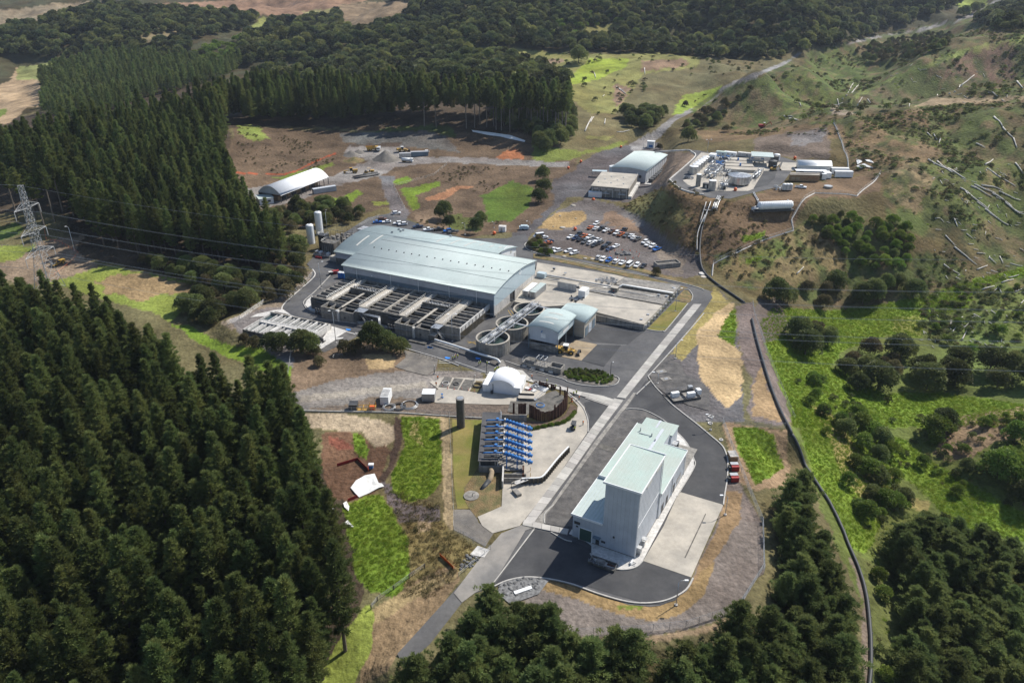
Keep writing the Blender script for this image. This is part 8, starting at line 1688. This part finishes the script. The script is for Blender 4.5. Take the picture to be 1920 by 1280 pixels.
RX = [strip([(1185,285),(1232,256),(1262,228),(1320,198),(1368,164),(1424,142),(1474,122),(1500,104)], 26), strip([(1490,112),(1590,90),(1640,77),(1708,66),(1794,46),(1840,28),(1880,0),(1900,-20)], 15),
      S('Y1', [(780,30),(1150,10),(2300,-60),(2100,40),(1920,85),(1830,105),(1640,115),(1450,100),(1300,75),(780,75)]), S('Y1', [(-100,520),(60,450),(100,350),(350,340),(350,390),(230,470),(260,620),(60,720),(-100,720)]),
      S('Y2', [(-10,30),(440,8),(400,60),(250,140),(180,180),(100,210),(0,160)]), S('Y1', [(-200,75),(120,65),(300,35),(560,22),(520,52),(300,122),(0,165),(-200,165)]), S('Y1', [(1380,180),(1470,112),(1545,115),(1500,152),(1425,190)]), S('P', [(1060,60),(1150,48),(1190,62),(1100,76)]), S('P', [(250,75),(330,62),(360,76),(280,92)])]
def scatter(regions, spacing, jit=.45, excl=RX, seed=1, frame=True):
    """points on the ground inside photo regions, evenly spaced in the world"""
    r = np.random.default_rng(seed); out = []
    for reg in regions:
        P_ = np.array(reg, float)
        lo_, hi_ = P_.min(0), P_.max(0)
        dens = np.array([(u, v) for u in np.linspace(lo_[0], hi_[0], 7) for v in np.linspace(max(lo_[1], -60), hi_[1], 7)])
        Gp = ground_many(dens); x0, y0 = Gp[:, 0].min() - 20, max(Gp[:, 1].min() - 20, 25); x1, y1 = Gp[:, 0].max() + 20, Gp[:, 1].max() + 20
        y1 = min(y1, 2300)
        nx, ny = int((x1 - x0) / spacing) + 1, int((y1 - y0) / spacing) + 1
        if nx * ny > 900000: continue
        X, Y = np.meshgrid(x0 + np.arange(nx) * spacing, y0 + np.arange(ny) * spacing); X = X.ravel() + r.uniform(-jit, jit, nx*ny) * spacing; Y = Y.ravel() + r.uniform(-jit, jit, nx*ny) * spacing
        k = np.abs(X) < Y * .82 + 30; X, Y = X[k], Y[k]
        U0, V0 = project(X, Y, 5.0); k = (V0 > lo_[1] - 130) & (V0 < hi_[1] + 200); X, Y = X[k], Y[k]
        if not len(X): continue
        Z = height(X, Y); U, V = project(X, Y, Z); m = in_poly(U, V, P_)
        if excl is not None:
            for e in excl: m &= ~in_poly(U, V, e)
        out.append(np.stack([X[m], Y[m], Z[m]], 1))
    return np.concatenate(out) if out else np.zeros((0, 3))
TREEN = {}
def plant(p, pr, sc, rz, name, label, cat, group, lean=0.0):
    o = thing(name, label, cat, p, rz, group); o.scale = (sc * random.uniform(.9, 1.1), sc * random.uniform(.9, 1.1), sc)
    if lean: o.rotation_euler = (random.uniform(-lean, lean), random.uniform(-lean, lean), rz)
    obj('crown', pr[0], o); obj('trunk', pr[1], o); return o
HID = bpy.data.collections.new('plant_sources')
def mass(name, pts, protos, smin, smax, label, tilt=.1, seed=3, sink=.0, zs=1.0):
    """many like plants as one ground cover object (instances on points)"""
    r = np.random.default_rng(seed); n = len(pts)
    if not n: return
    me = bpy.data.meshes.new(name); P2 = np.array(pts, float); P2[:, 2] -= sink
    me.vertices.add(n); me.vertices.foreach_set('co', P2.astype(np.float32).ravel())
    a = me.attributes.new('rot', 'FLOAT_VECTOR', 'POINT'); a.data.foreach_set('vector', np.stack([r.uniform(-tilt, tilt, n), r.uniform(-tilt, tilt, n), r.uniform(0, 6.28, n)], 1).astype(np.float32).ravel())
    s_ = r.uniform(smin, smax, n); a = me.attributes.new('scl', 'FLOAT_VECTOR', 'POINT'); a.data.foreach_set('vector', np.stack([s_, s_, s_ * zs * r.uniform(.85, 1.15, n)], 1).astype(np.float32).ravel())
    a = me.attributes.new('idx', 'INT', 'POINT'); a.data.foreach_set('value', r.integers(0, len(protos), n).astype(np.int32))
    me.update()
    cl = bpy.data.collections.new(name + '_source')
    for i, pr in enumerate(protos):
        mm = pr[0] if isinstance(pr, tuple) else pr
        o = bpy.data.objects.new('%s_source_%02d' % (name, i), mm); cl.objects.link(o)
    ng = bpy.data.node_groups.new(name + '_nodes', 'GeometryNodeTree')
    ng.interface.new_socket('Geometry', in_out='INPUT', socket_type='NodeSocketGeometry'); ng.interface.new_socket('Geometry', in_out='OUTPUT', socket_type='NodeSocketGeometry')
    N = ng.nodes; L = ng.links; gi = N.new('NodeGroupInput'); go = N.new('NodeGroupOutput'); iop = N.new('GeometryNodeInstanceOnPoints'); ci_ = N.new('GeometryNodeCollectionInfo')
    ci_.inputs['Collection'].default_value = cl; ci_.inputs['Separate Children'].default_value = True; ci_.inputs['Reset Children'].default_value = True
    def at(nm, ty): x = N.new('GeometryNodeInputNamedAttribute'); x.data_type = ty; x.inputs['Name'].default_value = nm; return x.outputs['Attribute']
    e2r = N.new('FunctionNodeEulerToRotation')
    L.new(gi.outputs[0], iop.inputs['Points']); L.new(ci_.outputs[0], iop.inputs['Instance']); iop.inputs['Pick Instance'].default_value = True
    L.new(at('idx', 'INT'), iop.inputs['Instance Index']); L.new(at('rot', 'FLOAT_VECTOR'), e2r.inputs[0]); L.new(e2r.outputs[0], iop.inputs['Rotation']); L.new(at('scl', 'FLOAT_VECTOR'), iop.inputs['Scale']); L.new(iop.outputs[0], go.inputs[0])
    o = obj(name, me); md = o.modifiers.new('plants', 'NODES'); md.node_group = ng
    return tag(o, label, kind='stuff')
def near_sort(P_): 
    d = np.hypot(P_[:, 0], P_[:, 1]); return P_[np.argsort(d)]
def inview(P_, hgt=25, pad=60):
    U, V = project(P_[:, 0], P_[:, 1], P_[:, 2]); U2, V2 = project(P_[:, 0], P_[:, 1], P_[:, 2] + hgt); return (U > -pad) & (U < 1920 + pad) & (V2 < 1290) & (V > -20)
# --- near left pine plantation
FOREL = [(-700,560),(0,622),(100,638),(215,680),(330,762),(430,822),(535,830),(575,900),(615,1000),(640,1090),(662,1180),(640,1260),(590,1330),(480,1500),(330,1750),(-900,1750)]
pts = scatter([FOREL], 4.4, .5, seed=5); pts = near_sort(pts[inview(pts)])
print('left pines', len(pts))
NIND = 160
for i, p in enumerate(pts[:NIND]): plant(Vector(p), TALL[i % 5], random.uniform(.74, 1.14), random.uniform(0, 6.28), 'pine_tree', 'dark green pine in the dense plantation filling the left foreground', 'tree', 'pines of the left foreground plantation', .03)
mass('pine_plantation', pts[NIND:], TALL, .74, 1.12, 'dark green pine plantation continuing behind the nearest pines on the left', .03)
for x, y, s_, lb in ((428,810,.98,'tall pine spire rising above the plantation edge in front of the green field'),(225,660,.8,'pine standing at the far left edge beside the pylon'),(455,835,.6,'smaller pine at the plantation edge below the shrubs')):
    plant(g('P',x,y), TALL[1], s_, .4, 'pine_tree', lb, 'tree', 'pines standing out at the plantation edge')
# --- middle pine wood with bare trunks
MID = [(-500,330),(0,345),(120,378),(140,425),(200,470),(330,490),(430,505),(500,520),(545,500),(505,465),(480,440),(448,395),(425,345),(418,300),(425,262),(360,240),(250,262),(120,300),(0,312),(-500,300)]
pts = scatter([MID], 6.0, .42, seed=6); pts = near_sort(pts[inview(pts)]); print('mid pines', len(pts))
for i, p in enumerate(pts[:70]): plant(Vector(p), TALL[i % 5], random.uniform(.8, 1.05), random.uniform(0, 6.28), 'pine_tree', 'dark pine in the hillside wood between the pylon and the arched shelter', 'tree', 'pines of the middle hillside wood', .03)
mass('pine_wood', pts[70:], TALL, .8, 1.08, 'dark pine wood on the hill behind the nearest trees of the middle wood', .03, 7)
BACK = [(425,262),(440,232),(560,238),(700,236),(860,240),(1000,252),(1062,268),(1075,240),(1000,215),(700,195),(500,195),(360,232)]
pts = scatter([BACK], 6.2, .4, seed=8); pts = near_sort(pts[inview(pts)]); print('back pines', len(pts))
for i, p in enumerate(pts[:50]): plant(Vector(p), BARE[i % 3], random.uniform(.85, 1.05), random.uniform(0, 6.28), 'pine_tree', 'tall bare trunked pine along the dark wood edge above the earthworks', 'tree', 'bare trunked pines above the earthworks', .03)
mass('bare_trunked_wood', pts[50:110], BARE, .85, 1.05, 'second row of bare trunked pines at the dark wood edge', .03, 8)
mass('dark_pine_wood', pts[110:], TALL[:3], .85, 1.05, 'dark pine wood behind the row of bare trunked pines', .03, 9)
for k, (x, y) in enumerate(((60,425),(95,430),(75,438),(45,432),(110,410),(130,418),(25,425))):
    plant(g('P',x+8,y-14), BARE[k % 3], random.uniform(.75,.95), k, 'pine_tree', 'bare trunked pine at the track edge behind the pylon', 'tree', 'bare pines behind the pylon')
# --- conifers along the bottom and right
YR = [[(720,1350),(775,1295),(830,1240),(865,1200),(915,1168),(970,1165),(1040,1212),(1110,1235),(1180,1250),(1290,1238),(1400,1205),(1450,1180),(1472,1090),(1455,1010),(1450,960),(1470,935),(1500,950),(1530,1015),(1556,1085),(1580,1165),(1590,1290),(1580,1480),(640,1480)],
      [(1668,1030),(1720,1005),(1790,1012),(1860,1055),(1960,1090),(2050,1120),(2050,1480),(1700,1480),(1690,1250),(1705,1160),(1672,1085)]]
pts = scatter(YR, 4.3, .42, seed=10); pts = near_sort(pts[inview(pts, 12)]); print('young', len(pts))
for i, p in enumerate(pts[:300]):
    right = project(p[0], p[1], p[2])[0] > 1640
    plant(Vector(p), YOUNG[i % 5], random.uniform(.72, 1.12), random.uniform(0, 6.28), 'conifer_tree', 'bushy green conifer on the slope right of the lower black pipeline' if right else 'bushy green conifer in the belt along the bottom edge below the fence', 'tree', 'conifers right of the lower pipeline' if right else 'conifers along the bottom edge', .05)
if len(pts) > 300: mass('conifer_belt', pts[300:], YOUNG, .75, 1.1, 'green conifer belt beyond the nearest conifers at the bottom', .05, 11)
# --- distant plantations and native bush
pts = scatter([S('Y1', [(230,460),(330,390),(450,340),(560,330),(800,330),(1000,350),(1300,360),(1400,375),(1180,470),(800,570),(600,640),(400,680),(200,640),(150,620),(240,590)])], 8.5, .4, seed=12); mass('far_pine_plantation', pts, FARP, .7, 1.1, 'grey green rows of young pines on the far valley side', .04, 12)
FB = [S('Y1', [(-100,170),(0,140),(120,90),(300,60),(500,40),(700,20),(780,45),(1000,60),(1300,60),(1430,90),(1470,110),(1380,170),(1060,230),(1080,340),(1400,370),(1920,330),(1920,90),(1760,110),(1660,85),(1540,110),(1400,180),(1330,360),(560,330),(340,330),(0,330),(-100,330)]),
      S('P', [(620,30),(700,0),(760,-15),(1560,-15),(1780,0),(1800,10),(1690,48),(1560,92),(1480,112),(1400,112),(1200,100),(950,92),(880,96),(860,112),(760,120),(640,115)]),
      S('P', [(640,110),(880,100),(960,115),(1000,125),(1060,150),(1065,180),(960,160),(760,150),(500,165),(460,150)]),
      S('P', [(1800,30),(1860,15),(1960,-10),(1960,60),(1880,60),(1820,45)])]
pts = scatter(FB, 8.6, .45, seed=13); print('far bush', len(pts)); mass('native_bush', pts, FARB, .45, 1.25, 'dense dark native bush covering the distant hills', .1, 13)
pts = scatter([S('Y1', [(1080,290),(1400,215),(1330,360),(1100,350)]), S('Y2', [(1050,200),(1400,80),(1700,100),(1500,260),(1050,240)])], 11, .45, seed=14); mass('bright_far_bush', pts, [broad_mesh('far_bright_tree', 8, 6, 8, 90, 'leaf_bright', 160 + i, 1.4) for i in range(2)], .6, 1.0, 'yellow green bush patches giving light variation among the dark distant trees', .1, 14)  # bright leaf colour puts light variation into the flat far bush
# --- single and grouped broadleaved trees
def trees(q, L_, protos, name, cat, group):
    for i, (x, y, s_, lb) in enumerate(L_): plant(g(q, x, y), protos[i % len(protos)], s_, random.uniform(0, 6.28), name, lb, cat, group)
pts = scatter([S('P', [(1062,200),(1075,258),(1060,275),(1010,290),(1000,262),(930,232),(940,165),(1010,150),(1060,180)]), S('P', [(1180,240),(1165,210),(1180,165),(1200,150),(1270,150),(1300,165),(1270,190),(1262,235),(1215,250)])], 7.5, .4, seed=15)
for i, p in enumerate(near_sort(pts)[:110]): plant(Vector(p), LEAFY[i % 4], random.uniform(.8,1.35), random.uniform(0,6.28), 'leafy_tree', 'dark rounded tree in the copse between the far wood and the upper road', 'tree', 'copse trees by the upper road')
trees('P', [(1085,118,1.9,'large dark lone tree on the sunny meadow ridge')], LEAFY, 'leafy_tree', 'tree', 'lone meadow trees')
plant(g('P',875,118), LEAFY[2], 1.8, 1.0, 'leafy_tree', 'tall spreading dark tree at the left end of the meadow ridge', 'tree', 'lone meadow trees')
LB = S('Z7', [(270,640),(450,620),(520,610),(680,590),(800,600),(930,650),(900,700),(800,720),(700,730),(560,740),(480,800),(440,800),(300,700)]) ; LB2 = [(430,440),(505,450),(560,470),(575,510),(540,560),(500,575),(430,585),(400,620),(340,600),(345,580),(400,545),(350,540),(240,490),(330,492),(430,508),(500,520)]
pts = scatter([LB, LB2], 6.2, .4, seed=16)
for i, p in enumerate(near_sort(pts)[:150]): plant(Vector(p), (LEAFY + OLIVE)[i % 7], random.uniform(.6,1.0), random.uniform(0,6.28), 'leafy_tree', 'rounded native tree in the bush belt left of the halls', 'tree', 'native bush belt left of the halls')
pts = scatter([S('Y4', [(440,520),(700,470),(900,470),(1200,480),(1280,560),(1130,595),(840,610),(600,612),(470,605)]), S('Y4', [(460,760),(560,740),(760,740),(820,800),(790,880),(700,920),(600,900),(500,850)]), S('Y4', [(870,940),(960,880),(1150,850),(1260,860),(1220,920),(1160,1010),(1040,1080),(900,1080),(840,1020)]), S('Y4', [(1290,930),(1400,900),(1540,930),(1500,1060),(1330,1080),(1260,1030)]), S('Y4', [(1600,960),(1750,940),(1900,950),(2100,980),(2100,1130),(1890,1110),(1660,1090)])], 8.6, .42, seed=17)
for i, p in enumerate(near_sort(pts)[:200]): plant(Vector(p), (LEAFY + LEAFY + OLIVE)[i % 11], random.uniform(.75,1.25), random.uniform(0,6.28), 'leafy_tree', 'dark spreading tree in the valley groves on the right', 'tree', 'trees of the right hand valley groves')
V5 = [(600,45,.8),(680,90,1.0),(750,50,1.1),(700,140,1.3),(770,120,1.4),(820,150,1.5),(860,190,1.4),(780,200,1.2),(900,230,1.3),(850,260,1.2),(740,280,.9),(800,320,1.4),(840,350,1.2),(870,370,.9),(925,345,1.0),(820,430,1.0),(870,470,1.3),(920,470,1.3),(960,460,1.2),(790,520,1.2),(1110,140,1.9),(1150,110,1.6),(1400,330,2.0),(1450,280,1.6),(1260,300,.9),(1480,170,1.6),(1500,380,1.8),(1520,460,1.8),(1440,60,.5)]
for i, (x, y, s_) in enumerate(V5): plant(g('Y5',x,y), BRIGHT[i % 3] if i % 3 else LEAFY[i % 4], s_ * (1 if i % 3 else .55), random.uniform(0,6.28), 'round_bush', 'rounded green bush in the chain down the bright valley slope', 'bush', 'round bushes down the valley slope')
for i, (x, y) in enumerate(((680,1010),(690,1040),(660,1150),(740,1210),(700,1110))): plant(g('Y4',x,y), BRIGHT[i % 3], .75+.2*(i%2), i, 'round_bush', 'small rounded bush casting a shadow on the bright slope by the pipeline', 'bush', 'small bushes beside the pipeline slope')
HB = [S('Y4', [(640,90),(760,60),(900,80),(1000,130),(1150,120),(1240,160),(1260,300),(1180,400),(1000,400),(900,330),(760,230),(700,140)])]
pts = scatter(HB, 5.0, .42, seed=18)
for i, p in enumerate(near_sort(pts)[:220]): k = i % 7; plant(Vector(p), (BRIGHT + BRIGHT + LEAFY[:1])[k], random.uniform(.7,1.25) * (.5 if k == 6 else 1), random.uniform(0,6.28), 'shrub', 'mixed green shrub in the gully below the hilltop fence', 'shrub', 'gully shrubs below the hilltop fence')
for i, (x, y) in enumerate(((885,112),(900,72),(1015,108),(1220,158),(1215,235),(1600,125))): pass
# shrubs near the plant
for q, x, y, s_, pr, lb in (('Z1',560,1095,1.15,LEAFY[0],'largest dark tree of the row between the road and the gravel'),('Z1',650,1110,.85,LEAFY[1],'tree right of the largest one beside the road'),('Z1',690,1115,.75,LEAFY[2],'third tree of the dark row beside the road'),('Z1',765,1130,.7,LEAFY[3],'rightmost dark tree of the row beside the timber fence'),('Z1',350,1130,.8,OLIVE[0],'brownish shrub left of the dark row by the road'),('Z1',430,1125,.8,OLIVE[1],'brownish shrub between the mown patch and the dark row'),
   ('X8',1000,620,.95,LEAFY[2],'dark tree at the near corner of the low filter tank'),('X8',1110,640,.9,LEAFY[0],'dark tree beside the pale wall of the low filter tank'),('X8',1180,660,.6,OLIVE[2],'small dark shrub right of the filter tank trees'),('X8',1230,790,.55,OLIVE[0],'small shrub standing alone on the brown ground'),('X8',620,610,.8,LEAFY[1],'green tree on the grass in front of the low filter tank'),('X8',740,600,.8,LEAFY[3],'right of two green trees in front of the low filter tank'),('X8',400,560,.7,OLIVE[1],'rust brown shrub on the grass left of the filter tank'),('X8',270,500,.6,OLIVE[2],'small brown shrub beside the filter tank corner'),
   ('Z1',1060,115,.75,LEAFY[0],'dark bush on the brown ground behind the rear hall, left one'),('Z1',1090,100,.9,LEAFY[1],'dark bush behind the rear hall, tallest one'),('Z1',1130,185,.7,LEAFY[2],'dark bush near the lamp post behind the rear hall'),('Z1',1330,210,.8,LEAFY[3],'dark bush right of the lamp post behind the rear hall'),('Z1',1365,160,.75,LEAFY[0],'upper dark bush near the green slope behind the rear hall'),
   ('Z3',1320,105,1.1,LEAFY[1],'dark round tree on the bank above the hilltop road'),('Z3',1105,165,.7,OLIVE[0],'low olive bush beside the gate kiosk'),('X7',1470,740,.55,OLIVE[1],'small round shrub at the right end of the car park verge'),('Z3',200,560,.9,LEAFY[2],'bush on the bank left of the upper road'),('Z3',240,480,.9,LEAFY[3],'second bush on the bank left of the upper road'),('Z3',230,390,1.0,LEAFY[0],'uppermost bush on the bank left of the upper road')):
    plant(g(q,x,y) if q in ('X8',) or (q == 'Z3') else w(q,x,y), pr, s_, random.uniform(0,6), 'garden_tree' if s_ > .7 else 'garden_shrub', lb, 'tree' if s_ > .7 else 'shrub', None)
for i, (x, y) in enumerate(((620,100),(655,110),(640,85),(700,150),(735,150),(760,155),(720,120),(690,90),(680,60))): plant(w('Z2',x,y), BRIGHT[i % 3] if i % 2 else OLIVE[i % 3], .75 if i % 2 else .62, i, 'verge_shrub', 'leafy shrub on the corner bed at the car park entrance', 'shrub', 'shrubs at the car park entrance')
# planted island and hedge
pi_ = [W(u, v) for u, v in S('Z2', [(872,1030),(905,1008),(1000,1005),(1175,1030),(1255,1065),(1240,1110),(1150,1122),(1000,1095),(900,1075)])]
ipts = scatter([S('Z2', [(868,1035),(905,1012),(1000,1012),(1100,1025),(1190,1045),(1245,1070),(1235,1108),(1150,1122),(1010,1100),(900,1080)])], .95, .4, seed=19)
for i, p in enumerate(ipts[:230]):
    U, V = project(p[0], p[1], 0); y_ = (V - 440) * 4; x_ = (U - 840) * 4; edge = y_ > 1050 + (x_ - 880) * .1 or x_ > 1160 or i % 3 == 0
    o = obj('flax_plant', (BRIGHT if edge else LEAFY)[i % 3][0]); o.location = Vector(p); k = (.2 if edge else .125) * random.uniform(.85,1.2); o.scale = (k,k,k); o.rotation_euler = (0,0,random.uniform(0,6)); tag(o, 'bright green clump on the rim of the planted island' if edge else 'dark green plant in the middle of the planted island', 'plant', 'rim plants of the island' if edge else 'inner plants of the island')
hp = smooth_path([w('X6', x, y) for x, y in ((900,245),(930,285),(1010,275),(1060,260),(1140,245),(1230,225),(1330,210),(1410,185),(1500,130),(1560,70),(1590,25))], 4); hl = sum((hp[i+1]-hp[i]).length for i in range(len(hp)-1))
for k in range(27):
    p, _ = along(hp, (k+.3) * hl / 27); o = obj('hedge_plant', BRIGHT[k % 3][0]); s_ = .20 + .03*(k % 3); o.scale = (s_,s_,s_); o.location = p; tag(o, 'round bright green shrub in the curved row below the sheet piles', 'shrub', 'hedge row below the sheet piles')
# --- rough ground covers
PLX = [[(u, v) for u, v in PLAT[0][0]]]
LIMER = [S(q, pl) for q, pl, c, r_ in COVER if c == LIME and q in ('Z8','Z6','Y5','P','Y4')]
pts = scatter(LIMER[:], 1.0, .5, seed=20); print('grass', len(pts)); mass('long_grass', pts[:90000], GRASS, .45, .95, 'bright green rough grass on the slopes and banks', .25, 20)
DRR = [S('Z8', [(760,880),(1060,860),(1160,950),(1320,1050),(1200,1280),(1000,1440),(780,1440),(830,1200),(800,960)]), S('Z8', [(640,620),(1060,740),(1060,860),(760,870)])]
pts = scatter(DRR, 1.3, .5, seed=21); mass('dry_grass', pts, DRYG + BRACK[:1], .6, 1.2, 'dry rough grass and weeds on the near banks', .2, 21)
SLO = [S('Z3', [(820,590),(1190,410),(1440,500),(1920,620),(1920,900),(1500,1020),(1420,980),(1100,760)]), S('Y4', [(110,300),(560,180),(640,120),(900,260),(860,400),(560,420),(200,450)])]
pts = scatter(SLO, 2.3, .5, seed=22); k = rng.random(len(pts)) < .5; mass('slope_scrub', pts[k], LOWO + BRACK, .45, 1.0, 'brown and olive scrub on the slope below the hilltop plant', .2, 22)
HILLR = [S('Y3', [(200,760),(860,690),(1100,640),(1920,540),(2200,520),(2200,1278),(1250,1278),(1120,1000),(960,980),(900,760)]), S('Y4', [(1240,100),(1900,0),(2200,0),(2200,900),(1560,870),(1300,760),(1290,540),(1260,300)])]
pts = scatter(HILLR, 1.9, .5, seed=23); nn_ = fbm(pts[:,0]/22, pts[:,1]/22, 55, 4); kk = rng.random(len(pts)) < np.clip(.34 + nn_*5, .05, 1); print('hill scrub', kk.sum()); mass('hillside_scrub', pts[kk], LOWB[:2] + LOWO[:2] + BRACK + DRYG[:1] + GRASS[:2], .35, 1.1, 'low scrub, fern and grass over the logged hillside', .15, 23, zs=.7)
HILLB = [S('Y3', [(0,740),(60,560),(300,470),(430,440),(600,330),(880,240),(1100,200),(1700,80),(1920,20),(2200,0),(2200,540),(1400,560),(860,690)])]
pts = scatter(HILLB, 4.4, .5, seed=24); nn_ = fbm(pts[:,0]/40, pts[:,1]/40, 56, 4); kk = rng.random(len(pts)) < np.clip(.32 + nn_*5, .03, 1); print('back scrub', kk.sum()); mass('back_hill_scrub', pts[kk], LOWB[:2] + LOWO + BRACK[:1] + GRASS[:2] + DRYG[:1], .5, 1.6, 'scrub and small bushes over the hills behind the hilltop plant', .15, 24)
DK = [S('Y3', [(930,240),(1080,210),(1280,180),(1500,130),(1500,260),(1300,330),(1150,380),(1000,330)]), S('Y3', [(0,600),(120,560),(240,520),(330,440),(400,440),(420,470),(330,560),(200,700),(60,740),(0,740)]), S('Y3', [(430,740),(420,735),(60,745)])]
pts = scatter(DK, 8, .45, seed=25); mass('roadside_bush', pts, [a for a in OLIVE] + LEAFY[:1], .5, .95, 'grey green bush beside the upper road', .1, 25)
LM = [S('Z7', [(90,50),(230,60),(330,150),(420,130),(700,200),(740,300),(500,370),(300,385),(80,360)]), S('Z7', [(1250,640),(1700,640),(1900,700),(1500,760),(1300,740)]), S('Z7', [(1170,330),(1900,330),(1900,420),(1720,520),(1500,440),(1200,380)])]
pts = scatter(LM, 2.3, .5, seed=26); kk = rng.random(len(pts)) < np.clip(.3+fbm(pts[:,0]/12,pts[:,1]/12,5,3)*3,0,1); mass('earthworks_scrub', pts[kk], LOWO + BRACK + DRYG, .35, .9, 'scrub on the brown banks round the earthworks', .15, 26)
pts = scatter([S('Z2', [(0,1200),(1,1200),(1,1201)]), S('P', [(950,98),(1500,118),(1380,140),(1250,150),(1180,235),(1100,225),(1085,170),(960,140)])], 9, .5, seed=27); kk = rng.random(len(pts)) < .16; mass('meadow_bushes', pts[kk], LOWB + LOWO, .7, 1.8, 'scattered bushes on the sunlit meadow ridge', .1, 27)
VS = [[(1480,720),(1560,700),(1700,760),(1780,800),(1920,760),(2100,760),(2100,1010),(1920,985),(1800,930),(1700,900),(1660,1010),(1600,940)], [(1600,930),(1660,1010),(1670,1100),(1700,1250),(1700,1480),(1650,1480),(1640,1180)], S('Y4', [(1230,600),(1600,520),(1900,440),(2200,430),(2200,900),(1560,870),(1300,760)])]
pts = scatter(VS, 2.4, .5, seed=33); kk = rng.random(len(pts)) < np.clip(.3 + fbm(pts[:,0]/16, pts[:,1]/16, 57, 4) * 4, .04, .95); mass('valley_scrub', pts[kk], LOWB + GRASS + BRACK + [BRIGHT[0]], .3, .95, 'mixed green shrubs and weeds covering the valley floor', .15, 33)
# rocks beside the apron
RB = [S('Y6', [(625,345),(740,318),(825,325),(815,370),(720,410),(640,410),(600,370)]), S('Y6', [(430,250),(460,205),(520,225),(480,270),(420,280)])]
rocks = []
for i in range(4): mb = MB(); mb.sphere((0,0,.1), .5, 0, 6, 4, .7); rocks.append(mb.mesh('rock_piece', 'rock'))
pts = scatter(RB, .8, .5, seed=28); mass('rock_bed', pts, rocks, .5, 1.1, 'grey rocks heaped beside the asphalt apron and culvert', .6, 28)
# fallen bleached logs
LOGS = []
def logs(q, L_, where, z=.4, rr=.42):
    for i, (x0, y0, x1, y1) in enumerate(L_):
        a, b = G(q, [(x0,y0),(x1,y1)]); mb = MB(); d = b - a; n = 4
        Ps = [Vector((a.x + d.x*k/n, a.y + d.y*k/n, 0)) for k in range(n+1)]; Ps = [Vector((p.x, p.y, h1(p.x, p.y) + z)) - a for p in Ps]; r_ = rr * min(1.5, .6 + d.length / 30)
        mb.tube(Ps, [r_*(1-.12*k) for k in range(n+1)], 6); o = mb.build('fallen_log', 'log', None, True); o.location = a; tag(o, 'bleached fallen log ' + where, 'log', 'bleached logs ' + where)
logs('Y3', [(1380,900,1500,960),(1430,910,1530,985),(1490,950,1590,1010),(1560,1060,1640,1120),(1600,1090,1720,1180),(1640,1040,1760,1090),(1700,1180,1830,1270),(1620,1050,1740,1110),(1740,1090,1850,1160),(1830,1150,1920,1210),(1680,1045,1800,1075),(1700,930,1745,900),(1710,950,1760,985),(1740,970,1870,1050),(1870,920,1915,980),(1750,660,1800,720),(1800,720,1860,780),(1860,780,1880,835),(1650,810,1700,835),(1375,750,1405,778),(1410,755,1430,790),(1450,780,1440,810),(1525,1230,1545,1278),(1590,1080,1610,1110),(1780,1080,1900,1130)], 'on the logged slope at the upper right')
logs('Y3', [(900,560,960,470),(920,540,990,480),(870,560,880,600),(980,600,1010,550),(1040,560,1060,590),(1500,530,1560,480),(1560,490,1640,425),(1530,520,1550,500),(570,655,620,660),(600,670,650,680),(840,590,900,580),(1880,460,1915,500),(1740,520,1770,545),(655,580,665,600)], 'in the valleys behind the hilltop plant')
logs('Y4', [(1620,0,1700,60),(1690,60,1800,130),(1780,0,1890,60),(1490,255,1620,360),(1440,190,1490,240),(1490,90,1510,140),(1620,385,1680,362),(1690,315,1730,350),(1750,310,1770,350),(1810,350,1880,365),(1430,355,1520,410),(1700,390,1740,402),(1450,695,1540,655),(1455,680,1530,670),(1540,720,1590,680),(1535,785,1560,735),(1380,700,1415,725),(1480,740,1500,715),(1380,800,1390,775),(1800,430,1860,415),(1760,460,1830,440),(1740,480,1760,520),(1650,500,1720,480),(1700,520,1740,490),(1840,510,1890,490),(1620,290,1670,295),(1560,180,1600,210),(1380,95,1410,90),(1510,620,1540,630),(1700,620,1730,640),(590,410,630,370),(1870,580,1890,560),(1600,640,1640,660),(1500,430,1530,445)], 'on the slope above the right hand valley', .35, .34)
logs('Y2', [(1370,740,1410,660),(1400,690,1420,660),(1470,545,1480,535),(1480,700,1485,670),(1560,500,1600,530),(1545,490,1590,510),(1420,410,1430,440),(1550,745,1620,735),(1705,385,1708,420)], 'on the meadow slope behind the copse', .3, .4)
random.seed(31)
for q, cx, cy, sx, sy_, n_, wh in (('Y3',1650,1050,250,160,46,'scattered across the upper right slope'),('Y4',1560,720,280,110,46,'scattered on the flat right of the bright valley'),('Y4',1620,250,250,180,34,'scattered over the middle right slope'),('Y3',1500,480,360,130,26,'scattered over the far right ridges')):
    L_ = []
    for k in range(n_): x, y = cx + random.uniform(-sx, sx), cy + random.uniform(-sy_, sy_); a = random.gauss(.6, .5); l_ = random.uniform(10, 34); L_.append((x, y, x + l_*math.cos(a), y + l_*math.sin(a)*.7))
    logs(q, L_, wh, .3, .26)
print('done', round(time.time() - T0, 1), 'objects', len(bpy.data.objects))

# ------------------------------------------------------------------ air: thin pale haze filling the valley
hz = MB().box(-4300, -60, -60, 4300, 4150, 128).build('haze', [], None); tag(hz, kind='stuff'); hz['label'] = 'thin pale haze over the valley'
hm = bpy.data.materials.new('haze'); hm.use_nodes = True; hn = hm.node_tree; hn.nodes.clear(); ho = hn.nodes.new('ShaderNodeOutputMaterial'); pv = hn.nodes.new('ShaderNodeVolumePrincipled')
pv.inputs['Density'].default_value = .00005; pv.inputs['Color'].default_value = (.72, .82, 1, 1); pv.inputs['Anisotropy'].default_value = .2
hn.links.new(pv.outputs[0], ho.inputs['Volume']); hz.data.materials.append(hm)
